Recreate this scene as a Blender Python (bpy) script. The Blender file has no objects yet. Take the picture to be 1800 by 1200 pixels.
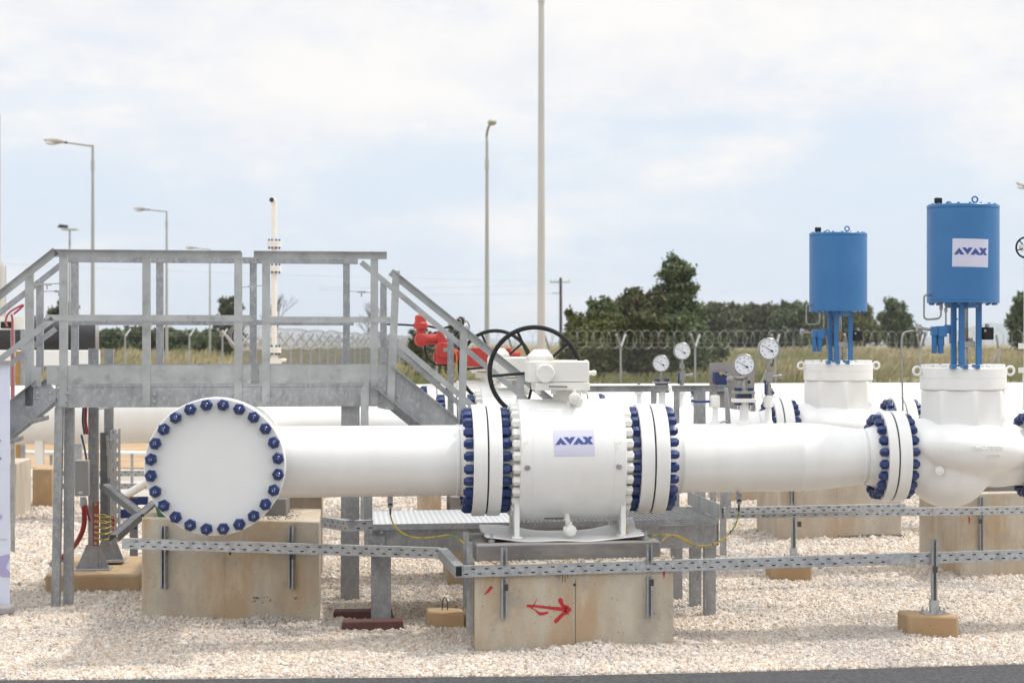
import bpy, math, random
import numpy as np
from mathutils import Vector, Matrix, noise as mnoise
from mathutils.geometry import tessellate_polygon
random.seed(7); np.random.seed(7)
C = bpy.context.scene.collection
SC = bpy.context.scene
rad = math.radians
V = Vector

# ---------------------------------------------------------------- camera
FPX, PPX, HOR = 3800.0, 1300.0, 605.0      # focal length and principal point in photograph pixels (the photo is a crop)
S = 0.184
YAW = math.atan(S)
EYE = 2.15
Fw = V((math.sin(YAW), math.cos(YAW), 0)); Rt = V((math.cos(YAW), -math.sin(YAW), 0))
def ray(px, py=HOR): return Fw + Rt*((px-PPX)/FPX) + V((0, 0, (HOR-py)/FPX))
CAM = -15.8*ray(900); CAM.z = EYE
cd = bpy.data.cameras.new('camera'); cam = bpy.data.objects.new('camera', cd); C.objects.link(cam)
cam.location = CAM; cam.rotation_euler = (rad(90), 0, -YAW)
cd.sensor_width = 36; cd.lens = FPX/1800*36
cd.shift_x = (900-PPX)/1800; cd.shift_y = (HOR-600)/1800*1.0
cd.clip_start = 0.1; cd.clip_end = 20000
cd.dof.use_dof = True; cd.dof.focus_distance = 15.9; cd.dof.aperture_fstop = 4.2
SC.camera = cam
def PY(px, py, y):                                  # pixel on the vertical plane Y = y
    d = ray(px, py); t = (y-CAM.y)/d.y; return CAM + d*t
def PZ(px, py, z=0.0):                              # pixel on the level plane Z = z
    d = ray(px, py); t = (z-CAM.z)/d.z; return CAM + d*t
def PD(px, py, D): return CAM + ray(px, py)*D       # pixel at a distance D in front of the camera
def XX(px, y=0): return PY(px, HOR, y).x
def ZZ(px, py, y=0): return PY(px, py, y).z

# ---------------------------------------------------------------- sky, sun, exposure
SUN_EL, SUN_AZ = 62.0, 75.0        # azimuth from +Y towards +X
W = bpy.data.worlds.new('World'); SC.world = W; W.use_nodes = True
nt = W.node_tree; nt.nodes.clear(); N = nt.nodes.new; L = nt.links.new
out = N('ShaderNodeOutputWorld'); bg = N('ShaderNodeBackground'); sky = N('ShaderNodeTexSky')
sky.sky_type = 'NISHITA'; sky.sun_disc = False; sky.sun_elevation = rad(SUN_EL); sky.sun_rotation = rad(SUN_AZ)
sky.dust_density = 2.0; sky.air_density = 1.0
tc = N('ShaderNodeTexCoord'); sep = N('ShaderNodeSeparateXYZ'); L(tc.outputs['Generated'], sep.inputs[0])
def mapn(sc, off=(0, 0, 0)):
    m = N('ShaderNodeMapping'); m.inputs['Scale'].default_value = sc; m.inputs['Location'].default_value = off
    L(tc.outputs['Generated'], m.inputs[0]); return m
n1 = N('ShaderNodeTexNoise'); n1.inputs['Scale'].default_value = 5; n1.inputs['Detail'].default_value = 8; n1.inputs['Roughness'].default_value = 0.55
n1.inputs['Distortion'].default_value = 0.3
L(mapn((1, 1, 4.2), (3.1, .4, .9)).outputs[0], n1.inputs[0])
n2 = N('ShaderNodeTexNoise'); n2.inputs['Scale'].default_value = 14; n2.inputs['Detail'].default_value = 6; n2.inputs['Roughness'].default_value = 0.6
L(mapn((1, 1, 2.0), (1.7, 2.2, .3)).outputs[0], n2.inputs[0])
def math_(op, a, b, clamp=False):
    m = N('ShaderNodeMath'); m.operation = op; m.use_clamp = clamp
    for i, v in enumerate((a, b)):
        if isinstance(v, (int, float)): m.inputs[i].default_value = v
        else: L(v, m.inputs[i])
    return m.outputs[0]
# cloud cover: thin near the horizon, a blue gap a few degrees up, heavy bright cloud above
rv = N('ShaderNodeValToRGB'); L(sep.outputs['Z'], rv.inputs[0])
cr = rv.color_ramp; cr.interpolation = 'B_SPLINE'
cr.elements[0].position = 0.0; cr.elements[0].color = (.50,)*3+(1,)
cr.elements[1].position = 1.0; cr.elements[1].color = (.62,)*3+(1,)
for p, v in ((.03, .50), (.055, .44), (.072, .38), (.092, .54), (.12, .76), (.2, .80), (.45, .6)):
    e = cr.elements.new(p); e.color = (v, v, v, 1)
cov = math_('ADD', rv.outputs[0], math_('MULTIPLY', math_('SUBTRACT', n1.outputs[0], .5), 1.35))
cov = math_('ADD', cov, math_('MULTIPLY', math_('SUBTRACT', n2.outputs[0], .5), .65))
ss = N('ShaderNodeMapRange'); ss.interpolation_type = 'SMOOTHSTEP'; L(cov, ss.inputs[0])
ss.inputs[1].default_value = .30; ss.inputs[2].default_value = .78
haze_c = N('ShaderNodeRGB'); haze_c.outputs[0].default_value = (5.45, 6.15, 6.95, 1)
skymix = N('ShaderNodeMix'); skymix.data_type = 'RGBA'; skymix.inputs[0].default_value = .94
L(sky.outputs[0], skymix.inputs[6]); L(haze_c.outputs[0], skymix.inputs[7])
cl_c = N('ShaderNodeMix'); cl_c.data_type = 'RGBA'; cf = N('ShaderNodeMapRange'); cf.interpolation_type = 'SMOOTHSTEP'; L(n2.outputs[0], cf.inputs[0]); cf.inputs[1].default_value = .30; cf.inputs[2].default_value = .68; L(cf.outputs[0], cl_c.inputs[0])
cl_c.inputs[6].default_value = (6.4, 6.45, 6.75, 1); cl_c.inputs[7].default_value = (7.3, 7.15, 6.95, 1)
mx = N('ShaderNodeMix'); mx.data_type = 'RGBA'; L(ss.outputs[0], mx.inputs[0]); L(skymix.outputs[2], mx.inputs[6]); L(cl_c.outputs[2], mx.inputs[7])
# out-of-view sky brightened behind the camera and overhead, as added fill light
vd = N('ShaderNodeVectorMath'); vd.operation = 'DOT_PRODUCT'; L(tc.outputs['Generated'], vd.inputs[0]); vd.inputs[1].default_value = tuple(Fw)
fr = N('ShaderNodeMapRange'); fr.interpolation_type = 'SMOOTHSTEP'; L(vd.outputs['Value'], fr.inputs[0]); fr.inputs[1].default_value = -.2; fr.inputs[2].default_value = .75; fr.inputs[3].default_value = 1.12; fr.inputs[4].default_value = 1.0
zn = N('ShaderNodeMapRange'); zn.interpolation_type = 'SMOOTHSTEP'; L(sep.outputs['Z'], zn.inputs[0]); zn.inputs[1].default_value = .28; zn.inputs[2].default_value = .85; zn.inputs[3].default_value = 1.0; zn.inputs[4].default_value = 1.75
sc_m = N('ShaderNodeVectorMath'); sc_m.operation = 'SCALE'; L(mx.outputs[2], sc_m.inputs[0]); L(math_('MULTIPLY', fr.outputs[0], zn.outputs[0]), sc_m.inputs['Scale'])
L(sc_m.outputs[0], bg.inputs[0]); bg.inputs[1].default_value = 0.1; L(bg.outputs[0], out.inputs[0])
sl = bpy.data.lights.new('sun', 'SUN'); so = bpy.data.objects.new('sun', sl); C.objects.link(so)
sl.energy = 2.0; sl.angle = rad(3.0); sl.color = (1, .955, .88)
sd = V((math.sin(rad(SUN_AZ))*math.cos(rad(SUN_EL)), math.cos(rad(SUN_AZ))*math.cos(rad(SUN_EL)), math.sin(rad(SUN_EL))))
so.rotation_euler = sd.to_track_quat('Z', 'Y').to_euler(); so.location = (5, 0, 30)
SC.view_settings.view_transform = 'Standard'; SC.view_settings.look = 'None'; SC.view_settings.gamma = 1; SC.view_settings.exposure = 0.48
SC.render.engine = 'CYCLES'; SC.cycles.use_denoising = True; SC.cycles.max_bounces = 8
SC.cycles.volume_bounces = 0

# ---------------------------------------------------------------- materials
M = {}
def nodes_of(name):
    m = bpy.data.materials.new(name); m.use_nodes = True; t = m.node_tree
    return m, t, t.nodes['Principled BSDF']
def mat(name, c1, c2=None, rough=.5, metal=0, sc=8, stretch=(1, 1, 1), lo=.35, hi=.65, bump=0, bsc=None, c3=None, sc3=2, lo3=.5, hi3=.7, spec=.5, coat=0, detail=5, rvar=0):
    m, t, b = nodes_of(name); n = t.nodes.new; l = t.links.new
    b.inputs['Roughness'].default_value = rough; b.inputs['Metallic'].default_value = metal
    b.inputs['Specular IOR Level'].default_value = spec; b.inputs['Coat Weight'].default_value = coat
    b.inputs['Base Color'].default_value = (*c1, 1)
    co = n('ShaderNodeTexCoord'); mp = n('ShaderNodeMapping'); mp.inputs['Scale'].default_value = stretch; l(co.outputs['Object'], mp.inputs[0])
    def nz(s, d=detail):
        x = n('ShaderNodeTexNoise'); x.inputs['Scale'].default_value = s; x.inputs['Detail'].default_value = d; x.inputs['Roughness'].default_value = .6; l(mp.outputs[0], x.inputs[0]); return x.outputs[0]
    def rng(v, a, b_):
        r = n('ShaderNodeMapRange'); l(v, r.inputs[0]); r.inputs[1].default_value = a; r.inputs[2].default_value = b_; return r.outputs[0]
    def mixc(f, a, b_):
        x = n('ShaderNodeMix'); x.data_type = 'RGBA'; l(f, x.inputs[0])
        for i, v in ((6, a), (7, b_)):
            if isinstance(v, tuple): x.inputs[i].default_value = (*v, 1)
            else: l(v, x.inputs[i])
        return x.outputs[2]
    if c2:
        f = nz(sc); colr = mixc(rng(f, lo, hi), c1, c2)
        if c3: colr = mixc(rng(nz(sc3), lo3, hi3), colr, c3)
        l(colr, b.inputs['Base Color'])
        if rvar:
            r = n('ShaderNodeMapRange'); l(f, r.inputs[0]); r.inputs[1].default_value = .3; r.inputs[2].default_value = .7
            r.inputs[3].default_value = rough-rvar; r.inputs[4].default_value = rough+rvar; l(r.outputs[0], b.inputs['Roughness'])
    if bump:
        bp = n('ShaderNodeBump'); bp.inputs['Strength'].default_value = 1; bp.inputs['Distance'].default_value = bump
        l(nz(bsc or sc*2), bp.inputs['Height']); l(bp.outputs[0], b.inputs['Normal'])
    M[name] = m; return m
mat('white paint', (.80, .79, .76), (.76, .745, .71), rough=.34, sc=3.2, stretch=(1.6, 1.6, .45), c3=(.73, .70, .64), sc3=5.3, lo3=.56, hi3=.86, bump=.0006, bsc=30, coat=.15)
mat('cream paint', (.79, .775, .72), (.75, .73, .67), rough=.42, sc=4, c3=(.55, .46, .33), sc3=7, lo3=.64, hi3=.85, bump=.0006, bsc=40)
mat('flange face', (.78, .77, .745), (.745, .735, .71), rough=.34, sc=3, bump=.0003, bsc=20)
mat('blue paint', (.008, .023, .105), (.013, .036, .15), rough=.38, sc=30, bump=.0005, coat=.1)
mat('faded blue paint', (.03, .06, .12), (.05, .09, .15), rough=.55, sc=30)
mat('actuator blue', (.021, .126, .315), (.029, .15, .35), rough=.36, sc=3, c3=(.07, .20, .39), sc3=2.2, lo3=.6, hi3=.9, bump=.0004, bsc=40)
mat('red paint', (.46, .036, .026), (.38, .026, .018), rough=.4, sc=9, bump=.0005)
mat('galvanized', (.38, .385, .39), (.25, .255, .265), rough=.52, metal=.45, sc=7, stretch=(1, 1, .6), lo=.3, hi=.7, c3=(.46, .465, .46), sc3=38, lo3=.5, hi3=.75, bump=.0004, bsc=60, rvar=.1)
mat('weathered galvanized', (.42, .43, .425), (.32, .33, .325), rough=.6, metal=.25, sc=6, stretch=(.7, 1, .7), c3=(.22, .215, .20), sc3=11, lo3=.55, hi3=.8, bump=.0004, bsc=50, rvar=.08)
mat('dull galvanized', (.22, .225, .23), (.15, .155, .16), rough=.55, metal=.3, sc=12)
mat('bright galvanized', (.50, .51, .52), (.36, .37, .38), rough=.42, metal=.6, sc=40, c3=(.28, .29, .3), sc3=14, lo3=.5, hi3=.72, bump=.0003, bsc=60)
mat('stainless', (.36, .345, .32), (.28, .27, .25), rough=.36, metal=.8, sc=25)
mat('dark steel', (.035, .035, .037), (.06, .06, .06), rough=.5, sc=20)
mat('black rubber', (.010, .011, .012), (.018, .018, .018), rough=.55, sc=20, spec=.25)
mat('black vessel', (.016, .016, .018), (.035, .035, .037), rough=.45, sc=5, stretch=(.3, 1, 1))
mat('grout', (.20, .19, .18), (.14, .13, .125), rough=.85, sc=7, stretch=(.35, 1, 1), c3=(.30, .255, .215), sc3=5, lo3=.5, hi3=.72, bump=.004, bsc=14)
mat('brown kerb', (.11, .045, .038), (.085, .035, .03), rough=.8, sc=20, bump=.003, bsc=60)
mat('copper', (.42, .13, .07), (.30, .09, .05), rough=.45, metal=.5, sc=12)
mat('grey box', (.36, .35, .335), (.32, .31, .30), rough=.5, sc=5)
mat('panel grey', (.30, .275, .255), (.27, .25, .235), rough=.6, sc=4)
mat('yellow green cable', (.50, .34, .03), (.12, .22, .03), rough=.5, sc=5, stretch=(1, 1, 1), lo=.52, hi=.56)
mat('orange cable', (.52, .33, .07), (.45, .28, .05), rough=.5, sc=20)
mat('red conduit', (.30, .028, .03), (.24, .02, .02), rough=.45, sc=20)
mat('pink rod', (.42, .10, .11), (.34, .06, .07), rough=.5, sc=20)
mat('green paint', (.04, .13, .055), (.03, .1, .04), rough=.5, sc=8)
mat('plastic sheet', (.70, .70, .69), (.62, .62, .61), rough=.35, sc=5)
mat('cardboard', (.30, .19, .13), (.22, .13, .09), rough=.8, sc=15)
mat('gauge face', (.74, .76, .78), rough=.3)
mat('ink', (.02, .02, .025), rough=.5)
mat('logo blue', (.035, .07, .26), rough=.5)
mat('paper', (.60, .585, .70), (.57, .555, .67), rough=.6, sc=6)
mat('banner cloth', (.62, .65, .76), (.58, .61, .72), rough=.6, sc=3)
mat('banner lilac', (.36, .33, .55), rough=.6)
mat('banner purple', (.10, .07, .28), rough=.6)
mat('banner grey', (.35, .36, .42), rough=.6)
mat('chalk', (.55, .62, .72), rough=.9)
mat('yellow chalk', (.72, .66, .42), rough=.9)
mat('spray red', (.45, .02, .025), (.38, .015, .02), rough=.7, sc=20)
mat('lamp concrete', (.40, .40, .37), (.34, .34, .31), rough=.7, sc=3, stretch=(1, 1, .3))
mat('mast paint', (.50, .49, .45), (.42, .42, .39), rough=.6, sc=2, stretch=(1, 1, .25), c3=(.36, .22, .13), sc3=1.3, lo3=.62, hi3=.78)
mat('lamp head', (.46, .45, .42), (.38, .37, .35), rough=.5, sc=5)
mat('wood pole', (.035, .028, .022), (.055, .045, .035), rough=.8, sc=5)
mat('amber', (.35, .22, .08), (.22, .12, .04), rough=.5, sc=10)
mat('tan wood', (.45, .27, .10), (.38, .22, .08), rough=.7, sc=6)
mat('bark', (.06, .045, .03), (.09, .07, .05), rough=.9, sc=6)
mat('twig', (.13, .11, .095), rough=.9)
mat('wire', (.40, .41, .41), rough=.5, metal=.3)
mat('mesh wire', (.20, .21, .21), rough=.5, metal=.3)
m_, t_, b_ = nodes_of('tread plate'); n_ = t_.nodes.new
co_ = n_('ShaderNodeTexCoord'); mp_ = n_('ShaderNodeMapping'); mp_.inputs['Rotation'].default_value = (0, 0, rad(45)); t_.links.new(co_.outputs['Object'], mp_.inputs[0])
ck = n_('ShaderNodeTexChecker'); ck.inputs['Scale'].default_value = 34; ck.inputs[1].default_value = (.72, .73, .74, 1); ck.inputs[2].default_value = (.50, .51, .52, 1); t_.links.new(mp_.outputs[0], ck.inputs[0])
t_.links.new(ck.outputs[0], b_.inputs['Base Color']); b_.inputs['Metallic'].default_value = .35; b_.inputs['Roughness'].default_value = .4
bp_ = n_('ShaderNodeBump'); bp_.inputs['Distance'].default_value = .003; t_.links.new(ck.outputs['Fac'], bp_.inputs['Height']); t_.links.new(bp_.outputs[0], b_.inputs['Normal']); M['tread plate'] = m_
mat('gasket', (.03, .03, .03), rough=.7)

def concrete(name, base, warm, dark, seams=True, stain=.55):
    m, t, b = nodes_of(name); n = t.nodes.new; l = t.links.new
    co = n('ShaderNodeTexCoord')
    def nz(s, st=(1, 1, 1), d=7, off=(0, 0, 0)):
        mp = n('ShaderNodeMapping'); mp.inputs['Scale'].default_value = st; mp.inputs['Location'].default_value = off; l(co.outputs['Object'], mp.inputs[0])
        x = n('ShaderNodeTexNoise'); x.inputs['Scale'].default_value = s; x.inputs['Detail'].default_value = d; x.inputs['Roughness'].default_value = .62; l(mp.outputs[0], x.inputs[0]); return x.outputs[0]
    def rng(v, a, b_, c=0, d=1):
        r = n('ShaderNodeMapRange'); l(v, r.inputs[0]); r.inputs[1].default_value = a; r.inputs[2].default_value = b_; r.inputs[3].default_value = c; r.inputs[4].default_value = d; return r.outputs[0]
    def mixc(f, a, b_):
        x = n('ShaderNodeMix'); x.data_type = 'RGBA'; l(f, x.inputs[0])
        for i, v in ((6, a), (7, b_)):
            if isinstance(v, tuple): x.inputs[i].default_value = (*v, 1)
            else: l(v, x.inputs[i])
        return x.outputs[2]
    c = mixc(rng(nz(2.2, (1.6, 1.6, .7)), .35, .65), base, tuple(x*.86 for x in base))
    c = mixc(rng(nz(2.1, (1.5, 1.5, .5), off=(4, 1, 2)), .42, .62, 0, stain+.3), c, warm)
    c = mixc(rng(nz(6.5, (1, 1, .8), d=4, off=(9, 2, 6)), .62, .72, 0, stain), c, tuple(x*.8 for x in warm))
    c = mixc(rng(nz(4.0, (1.6, 1.6, .55), off=(7, 3, 1)), .50, .72, 0, .6), c, tuple(x*1.16 for x in base))
    c = mixc(rng(nz(7, (2.0, 2.0, .38), off=(3, 8, 2)), .60, .78, 0, .40), c, tuple(x*.62 for x in base))
    c = mixc(rng(nz(3.5, off=(2, 9, 4)), .52, .68, 0, .65), c, dark)
    c = mixc(rng(nz(30, d=3, off=(1, 1, 4)), .60, .75, 0, .35), c, tuple(x*.6 for x in base))
    # small air holes
    vo = n('ShaderNodeTexVoronoi'); vo.inputs['Scale'].default_value = 22; l(co.outputs['Object'], vo.inputs[0])
    hole = rng(vo.outputs['Distance'], .055, .10, 1, 0)
    sel = rng(nz(3, off=(5, 5, 5)), .45, .50)
    mul = n('ShaderNodeMath'); mul.operation = 'MULTIPLY'; l(hole, mul.inputs[0]); l(sel, mul.inputs[1])
    c = mixc(mul.outputs[0], c, tuple(x*.35 for x in base))
    l(c, b.inputs['Base Color']); b.inputs['Roughness'].default_value = .85
    bp = n('ShaderNodeBump'); bp.inputs['Distance'].default_value = .004; l(nz(26), bp.inputs['Height'])
    bp2 = n('ShaderNodeBump'); bp2.inputs['Distance'].default_value = .006; bp2.invert = True; l(mul.outputs[0], bp2.inputs['Height']); l(bp.outputs[0], bp2.inputs['Normal'])
    l(bp2.outputs[0], b.inputs['Normal'])
    M[name] = m
concrete('concrete', (.475, .428, .345), (.40, .275, .155), (.315, .285, .24))
concrete('pale concrete', (.48, .43, .355), (.40, .29, .185), (.36, .33, .28), stain=.35)
concrete('brown concrete', (.42, .305, .18), (.36, .22, .11), (.30, .22, .14), stain=.4)

# ---------------------------------------------------------------- mesh builder
class MB:
    def __init__(s): s.v = []; s.f = []
    def add(s, vs, fs):
        o = len(s.v); s.v += [tuple(v) for v in vs]; s.f += [tuple(i+o for i in f) for f in fs]; return s
    def box(s, a, b):
        x0, x1 = sorted((a[0], b[0])); y0, y1 = sorted((a[1], b[1])); z0, z1 = sorted((a[2], b[2]))
        return s.add([(x0,y0,z0),(x1,y0,z0),(x1,y1,z0),(x0,y1,z0),(x0,y0,z1),(x1,y0,z1),(x1,y1,z1),(x0,y1,z1)],
                     [(0,3,2,1),(4,5,6,7),(0,1,5,4),(1,2,6,5),(2,3,7,6),(3,0,4,7)])
    def cbox(s, c, d): return s.box([c[i]-d[i]/2 for i in range(3)], [c[i]+d[i]/2 for i in range(3)])
    def hexa(s, bottom, top):      # 4 + 4 corners
        return s.add(list(bottom)+list(top), [(0,3,2,1),(4,5,6,7),(0,1,5,4),(1,2,6,5),(2,3,7,6),(3,0,4,7)])
    def bar(s, p, q, w, h, up=(0, 0, 1)):     # rectangular bar p->q, width w along side, h along up
        p = V(p); q = V(q); d = (q-p).normalized(); u = V(up); sd_ = d.cross(u)
        if sd_.length < 1e-4: u = V((0, 1, 0)); sd_ = d.cross(u)
        sd_.normalize(); u = sd_.cross(d).normalized()
        b = [p-sd_*w/2-u*h/2, p+sd_*w/2-u*h/2, p+sd_*w/2+u*h/2, p-sd_*w/2+u*h/2]
        t = [x+(q-p) for x in b]
        return s.add(b+t, [(0,1,2,3),(7,6,5,4),(0,4,5,1),(1,5,6,2),(2,6,7,3),(3,7,4,0)])
    def lathe(s, o, d, prof, seg=32, caps=True):     # prof = [(t along d, r)]
        o = V(o); d = V(d).normalized(); a = d.orthogonal().normalized(); b = d.cross(a)
        vs = []
        for t, r in prof:
            for k in range(seg):
                th = 2*math.pi*k/seg; vs.append(o+d*t+(a*math.cos(th)+b*math.sin(th))*r)
        fs = []
        for i in range(len(prof)-1):
            for k in range(seg):
                k2 = (k+1) % seg; fs.append((i*seg+k, i*seg+k2, (i+1)*seg+k2, (i+1)*seg+k))
        if caps:
            fs.append(tuple(range(seg-1, -1, -1))); fs.append(tuple((len(prof)-1)*seg+k for k in range(seg)))
        return s.add(vs, fs)
    def cyl(s, p, q, r, r2=None, seg=24):
        p = V(p); q = V(q); return s.lathe(p, q-p, [(0, r), ((q-p).length, r if r2 is None else r2)], seg)
    def tube(s, pts, r, seg=10, closed=False, rs=None):
        pts = [V(p) for p in pts]; n = len(pts); vs = []; prev = None
        for i, p in enumerate(pts):
            if closed: d = (pts[(i+1) % n]-pts[i-1]).normalized()
            else: d = (pts[min(i+1, n-1)]-pts[max(i-1, 0)]).normalized()
            if prev is None: a = d.orthogonal().normalized()
            else:
                a = prev-d*prev.dot(d)
                if a.length < 1e-5: a = d.orthogonal()
                a.normalize()
            prev = a; b = d.cross(a); rr = rs[i] if rs else r
            for k in range(seg):
                th = 2*math.pi*k/seg; vs.append(p+(a*math.cos(th)+b*math.sin(th))*rr)
        fs = []
        for i in range(n if closed else n-1):
            j = (i+1) % n
            for k in range(seg):
                k2 = (k+1) % seg; fs.append((i*seg+k, i*seg+k2, j*seg+k2, j*seg+k))
        if not closed:
            fs.append(tuple(range(seg-1, -1, -1))); fs.append(tuple((n-1)*seg+k for k in range(seg)))
        return s.add(vs, fs)
    def torus(s, c, nrm, R, r, seg=48, sub=10):
        c = V(c); nrm = V(nrm).normalized(); a = nrm.orthogonal().normalized(); b = nrm.cross(a)
        return s.tube([c+(a*math.cos(2*math.pi*k/seg)+b*math.sin(2*math.pi*k/seg))*R for k in range(seg)], r, sub, True)
    def ell(s, c, r, seg=24, rings=14, m=None):
        c = V(c); vs = []; fs = []
        for i in range(1, rings):
            ph = math.pi*i/rings
            for k in range(seg):
                th = 2*math.pi*k/seg; p = V((math.sin(ph)*math.cos(th)*r[0], math.sin(ph)*math.sin(th)*r[1], math.cos(ph)*r[2]))
                vs.append(c+(m@p if m else p))
        for i in range(rings-2):
            for k in range(seg):
                k2 = (k+1) % seg; fs.append((i*seg+k, (i+1)*seg+k, (i+1)*seg+k2, i*seg+k2))
        n = len(vs); t = V((0, 0, r[2])); vs += [c+(m@t if m else t), c-(m@t if m else t)]
        for k in range(seg):
            k2 = (k+1) % seg; fs.append((n, k, k2)); fs.append((n+1, (rings-2)*seg+k2, (rings-2)*seg+k))
        return s.add(vs, fs)
    def prism(s, poly, o, ux, uy, depth):       # polygon (list of 2-D points) in plane o + x ux + y uy, extruded along cross(ux,uy)*depth
        o = V(o); ux = V(ux); uy = V(uy); nn = ux.cross(uy).normalized()*depth; n = len(poly)
        a = [o+ux*x+uy*y for x, y in poly]; b = [p+nn for p in a]
        tri = tessellate_polygon([[V((x, y, 0)) for x, y in poly]])
        fs = [tuple(t) for t in tri]+[tuple(i+n for i in reversed(t)) for t in tri]+[(i, (i+1) % n, (i+1) % n+n, i+n) for i in range(n)]
        return s.add(a+b, fs)
    def build(s, name, m, parent=None, bevel=0, smooth=38, fixn=True):
        root = parent
        while root is not None and root.parent is not None: root = root.parent
        off = root.location if root is not None else V((0, 0, 0))
        me = bpy.data.meshes.new(name)
        me.from_pydata([(x-off[0], y-off[1], z-off[2]) for x, y, z in s.v], [], s.f)
        if fixn:
            import bmesh
            bm = bmesh.new(); bm.from_mesh(me); bmesh.ops.recalc_face_normals(bm, faces=bm.faces); bm.to_mesh(me); bm.free()
        me.polygons.foreach_set('use_smooth', [True]*len(me.polygons)); me.set_sharp_from_angle(angle=rad(smooth))
        me.materials.append(M[m] if isinstance(m, str) else m)
        o = bpy.data.objects.new(name, me); C.objects.link(o)
        if parent is not None: o.parent = parent
        if bevel:
            b = o.modifiers.new('b', 'BEVEL'); b.width = bevel; b.segments = 2; b.limit_method = 'ANGLE'
        return o
def tag(o, label=None, cat=None, group=None, kind=None):
    for k, v in (('label', label), ('category', cat), ('group', group), ('kind', kind)):
        if v: o[k] = v
    return o
def thing(name, label, cat, loc=(0, 0, 0), group=None):
    o = bpy.data.objects.new(name, None); C.objects.link(o); o.location = loc; o.empty_display_size = .1
    return tag(o, label, cat, group)
def inst(src, parent, loc, rot=None):          # a copy of a mesh part at a world place under parent
    root = parent
    while root.parent is not None: root = root.parent
    o = src.copy(); C.objects.link(o); o.parent = parent; o.location = V(loc)-root.location
    if rot is not None: o.rotation_euler = rot.to_euler() if isinstance(rot, Matrix) else rot
    return o
def kids(o): return [c for c in bpy.data.objects if c.parent == o]
def copy_tree(o, parent=None, skip=(), memo=None):
    if memo is None:
        memo = {}
        for c in bpy.data.objects:
            if c.parent is not None: memo.setdefault(c.parent.name, []).append(c)
    c = o.copy(); C.objects.link(c)
    if parent is not None: c.parent = parent
    for ch in memo.get(o.name, []):
        if ch.name.split('.')[0] not in skip: copy_tree(ch, c, skip, memo)
    return c
def arc(c, a, b, r, t0, t1, n=10):
    c = V(c); a = V(a); b = V(b)
    return [c+a*r*math.cos(t0+(t1-t0)*i/n)+b*r*math.sin(t0+(t1-t0)*i/n) for i in range(n+1)]
def smooth_path(pts, n=8):                     # Catmull-Rom
    P = [V(p) for p in pts]; P = [2*P[0]-P[1]]+P+[2*P[-1]-P[-2]]; r = []
    for i in range(1, len(P)-2):
        for k in range(n):
            t = k/n
            r.append(.5*((2*P[i])+(-P[i-1]+P[i+1])*t+(2*P[i-1]-5*P[i]+4*P[i+1]-P[i+2])*t*t+(-P[i-1]+3*P[i]-3*P[i+1]+P[i+2])*t**3))
    return r+[P[-2]]
def rounded(pts, r=.03, n=5):                  # polyline with rounded corners
    P = [V(p) for p in pts]; o = [P[0]]
    for i in range(1, len(P)-1):
        a = (P[i-1]-P[i]); b = (P[i+1]-P[i]); rr = min(r, a.length*.45, b.length*.45); a.normalize(); b.normalize()
        A = P[i]+a*rr; B = P[i]+b*rr
        for k in range(n+1):
            t = k/n; o.append(A*(1-t)**2+P[i]*2*t*(1-t)+B*t*t)
    return o+[P[-1]]
# ================================================================ process line, first row (pipe axis on Y = 0)
Z0 = ZZ(1153, 805.5)
ROW = 4.2
def flange_mb(mb, x0, x1, R, y=0, z=Z0, seg=72): return mb.lathe((x0, y, z), (1, 0, 0), [(0, R-.006), (.006, R), (x1-x0-.006, R), (x1-x0, R-.006)], seg)
def bolt_proto(name, Lg, r, h, stick, rs, m):         # stud along +X from 0 to Lg with a nut on each end
    mb = MB()
    mb.lathe((-h-stick, 0, 0), (1, 0, 0), [(0, rs*.8), (.006, rs), (2*h+2*stick+Lg-.006, rs), (2*h+2*stick+Lg, rs*.8)], 12)
    for a, b in ((-h, 0), (Lg, Lg+h)): mb.lathe((a, 0, 0), (1, 0, 0), [(0, r*.9), (h*.12, r), (b-a-h*.12, r), (b-a, r*.9)], 6)
    return mb
def ring_of(mbproto, name, m, parent, x, R, n, y=0, z=Z0, off=.5, jitter=True):
    first = None
    for k in range(n):
        th = 2*math.pi*(k+off)/n
        loc = V((x, y+R*math.cos(th), z+R*math.sin(th))); rot = Matrix.Rotation(th+(random.uniform(-.5, .5) if jitter else 0), 3, 'X')
        if first is None:
            o = mbproto.build(name, m, None); first = o; o.parent = parent
            root = parent
            while root.parent is not None: root = root.parent
            o.location = loc-root.location; o.rotation_euler = rot.to_euler()
        else: inst(first, parent, loc, rot)
    return first

# ---- header with blind flange, tee and the first branch
YB = -.68
XH = PY(378, 820, YB).x; ZH = ZZ(378, 820, YB)
hd = thing('header_pipe', 'large white header pipe closed by a round blind flange facing the camera, on the left', 'pipe', (XH, YB, 0))
mb = MB(); mb.lathe((XH, -.44, ZH), (0, 1, 0), [(0, .40), (.02, .36), (.12, .315), (.16, .305), (11.6, .305)], 48)
mb.lathe((XH, 0, Z0), (1, 0, 0), [(0, .26), (.36, .258), (.37, .262), (.385, .262), (.39, .256), (XX(801)-XH, .256), (XX(802)-XH, .262), (XX(806)-XH, .262), (XX(807)-XH, .256), (XX(813)-XH, .262), (XX(827.5)-XH, .318)], 56)
mb.build('pipe', 'white paint', hd)
mb = MB(); mb.lathe((XH, YB, ZH), (0, 1, 0), [(0, .464), (.006, .47), (.106, .47), (.112, .464)], 96); mb.build('blind_flange', 'flange face', hd, smooth=20)
mb = MB(); mb.lathe((XH, YB+.12, ZH), (0, 1, 0), [(0, .464), (.006, .47), (.115, .47), (.12, .464)], 96); mb.build('flange', 'white paint', hd)
mb = MB(); mb.lathe((XH, YB+.1, ZH), (0, 1, 0), [(0, .36), (.03, .36)], 48); mb.build('gasket', 'gasket', hd)
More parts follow.
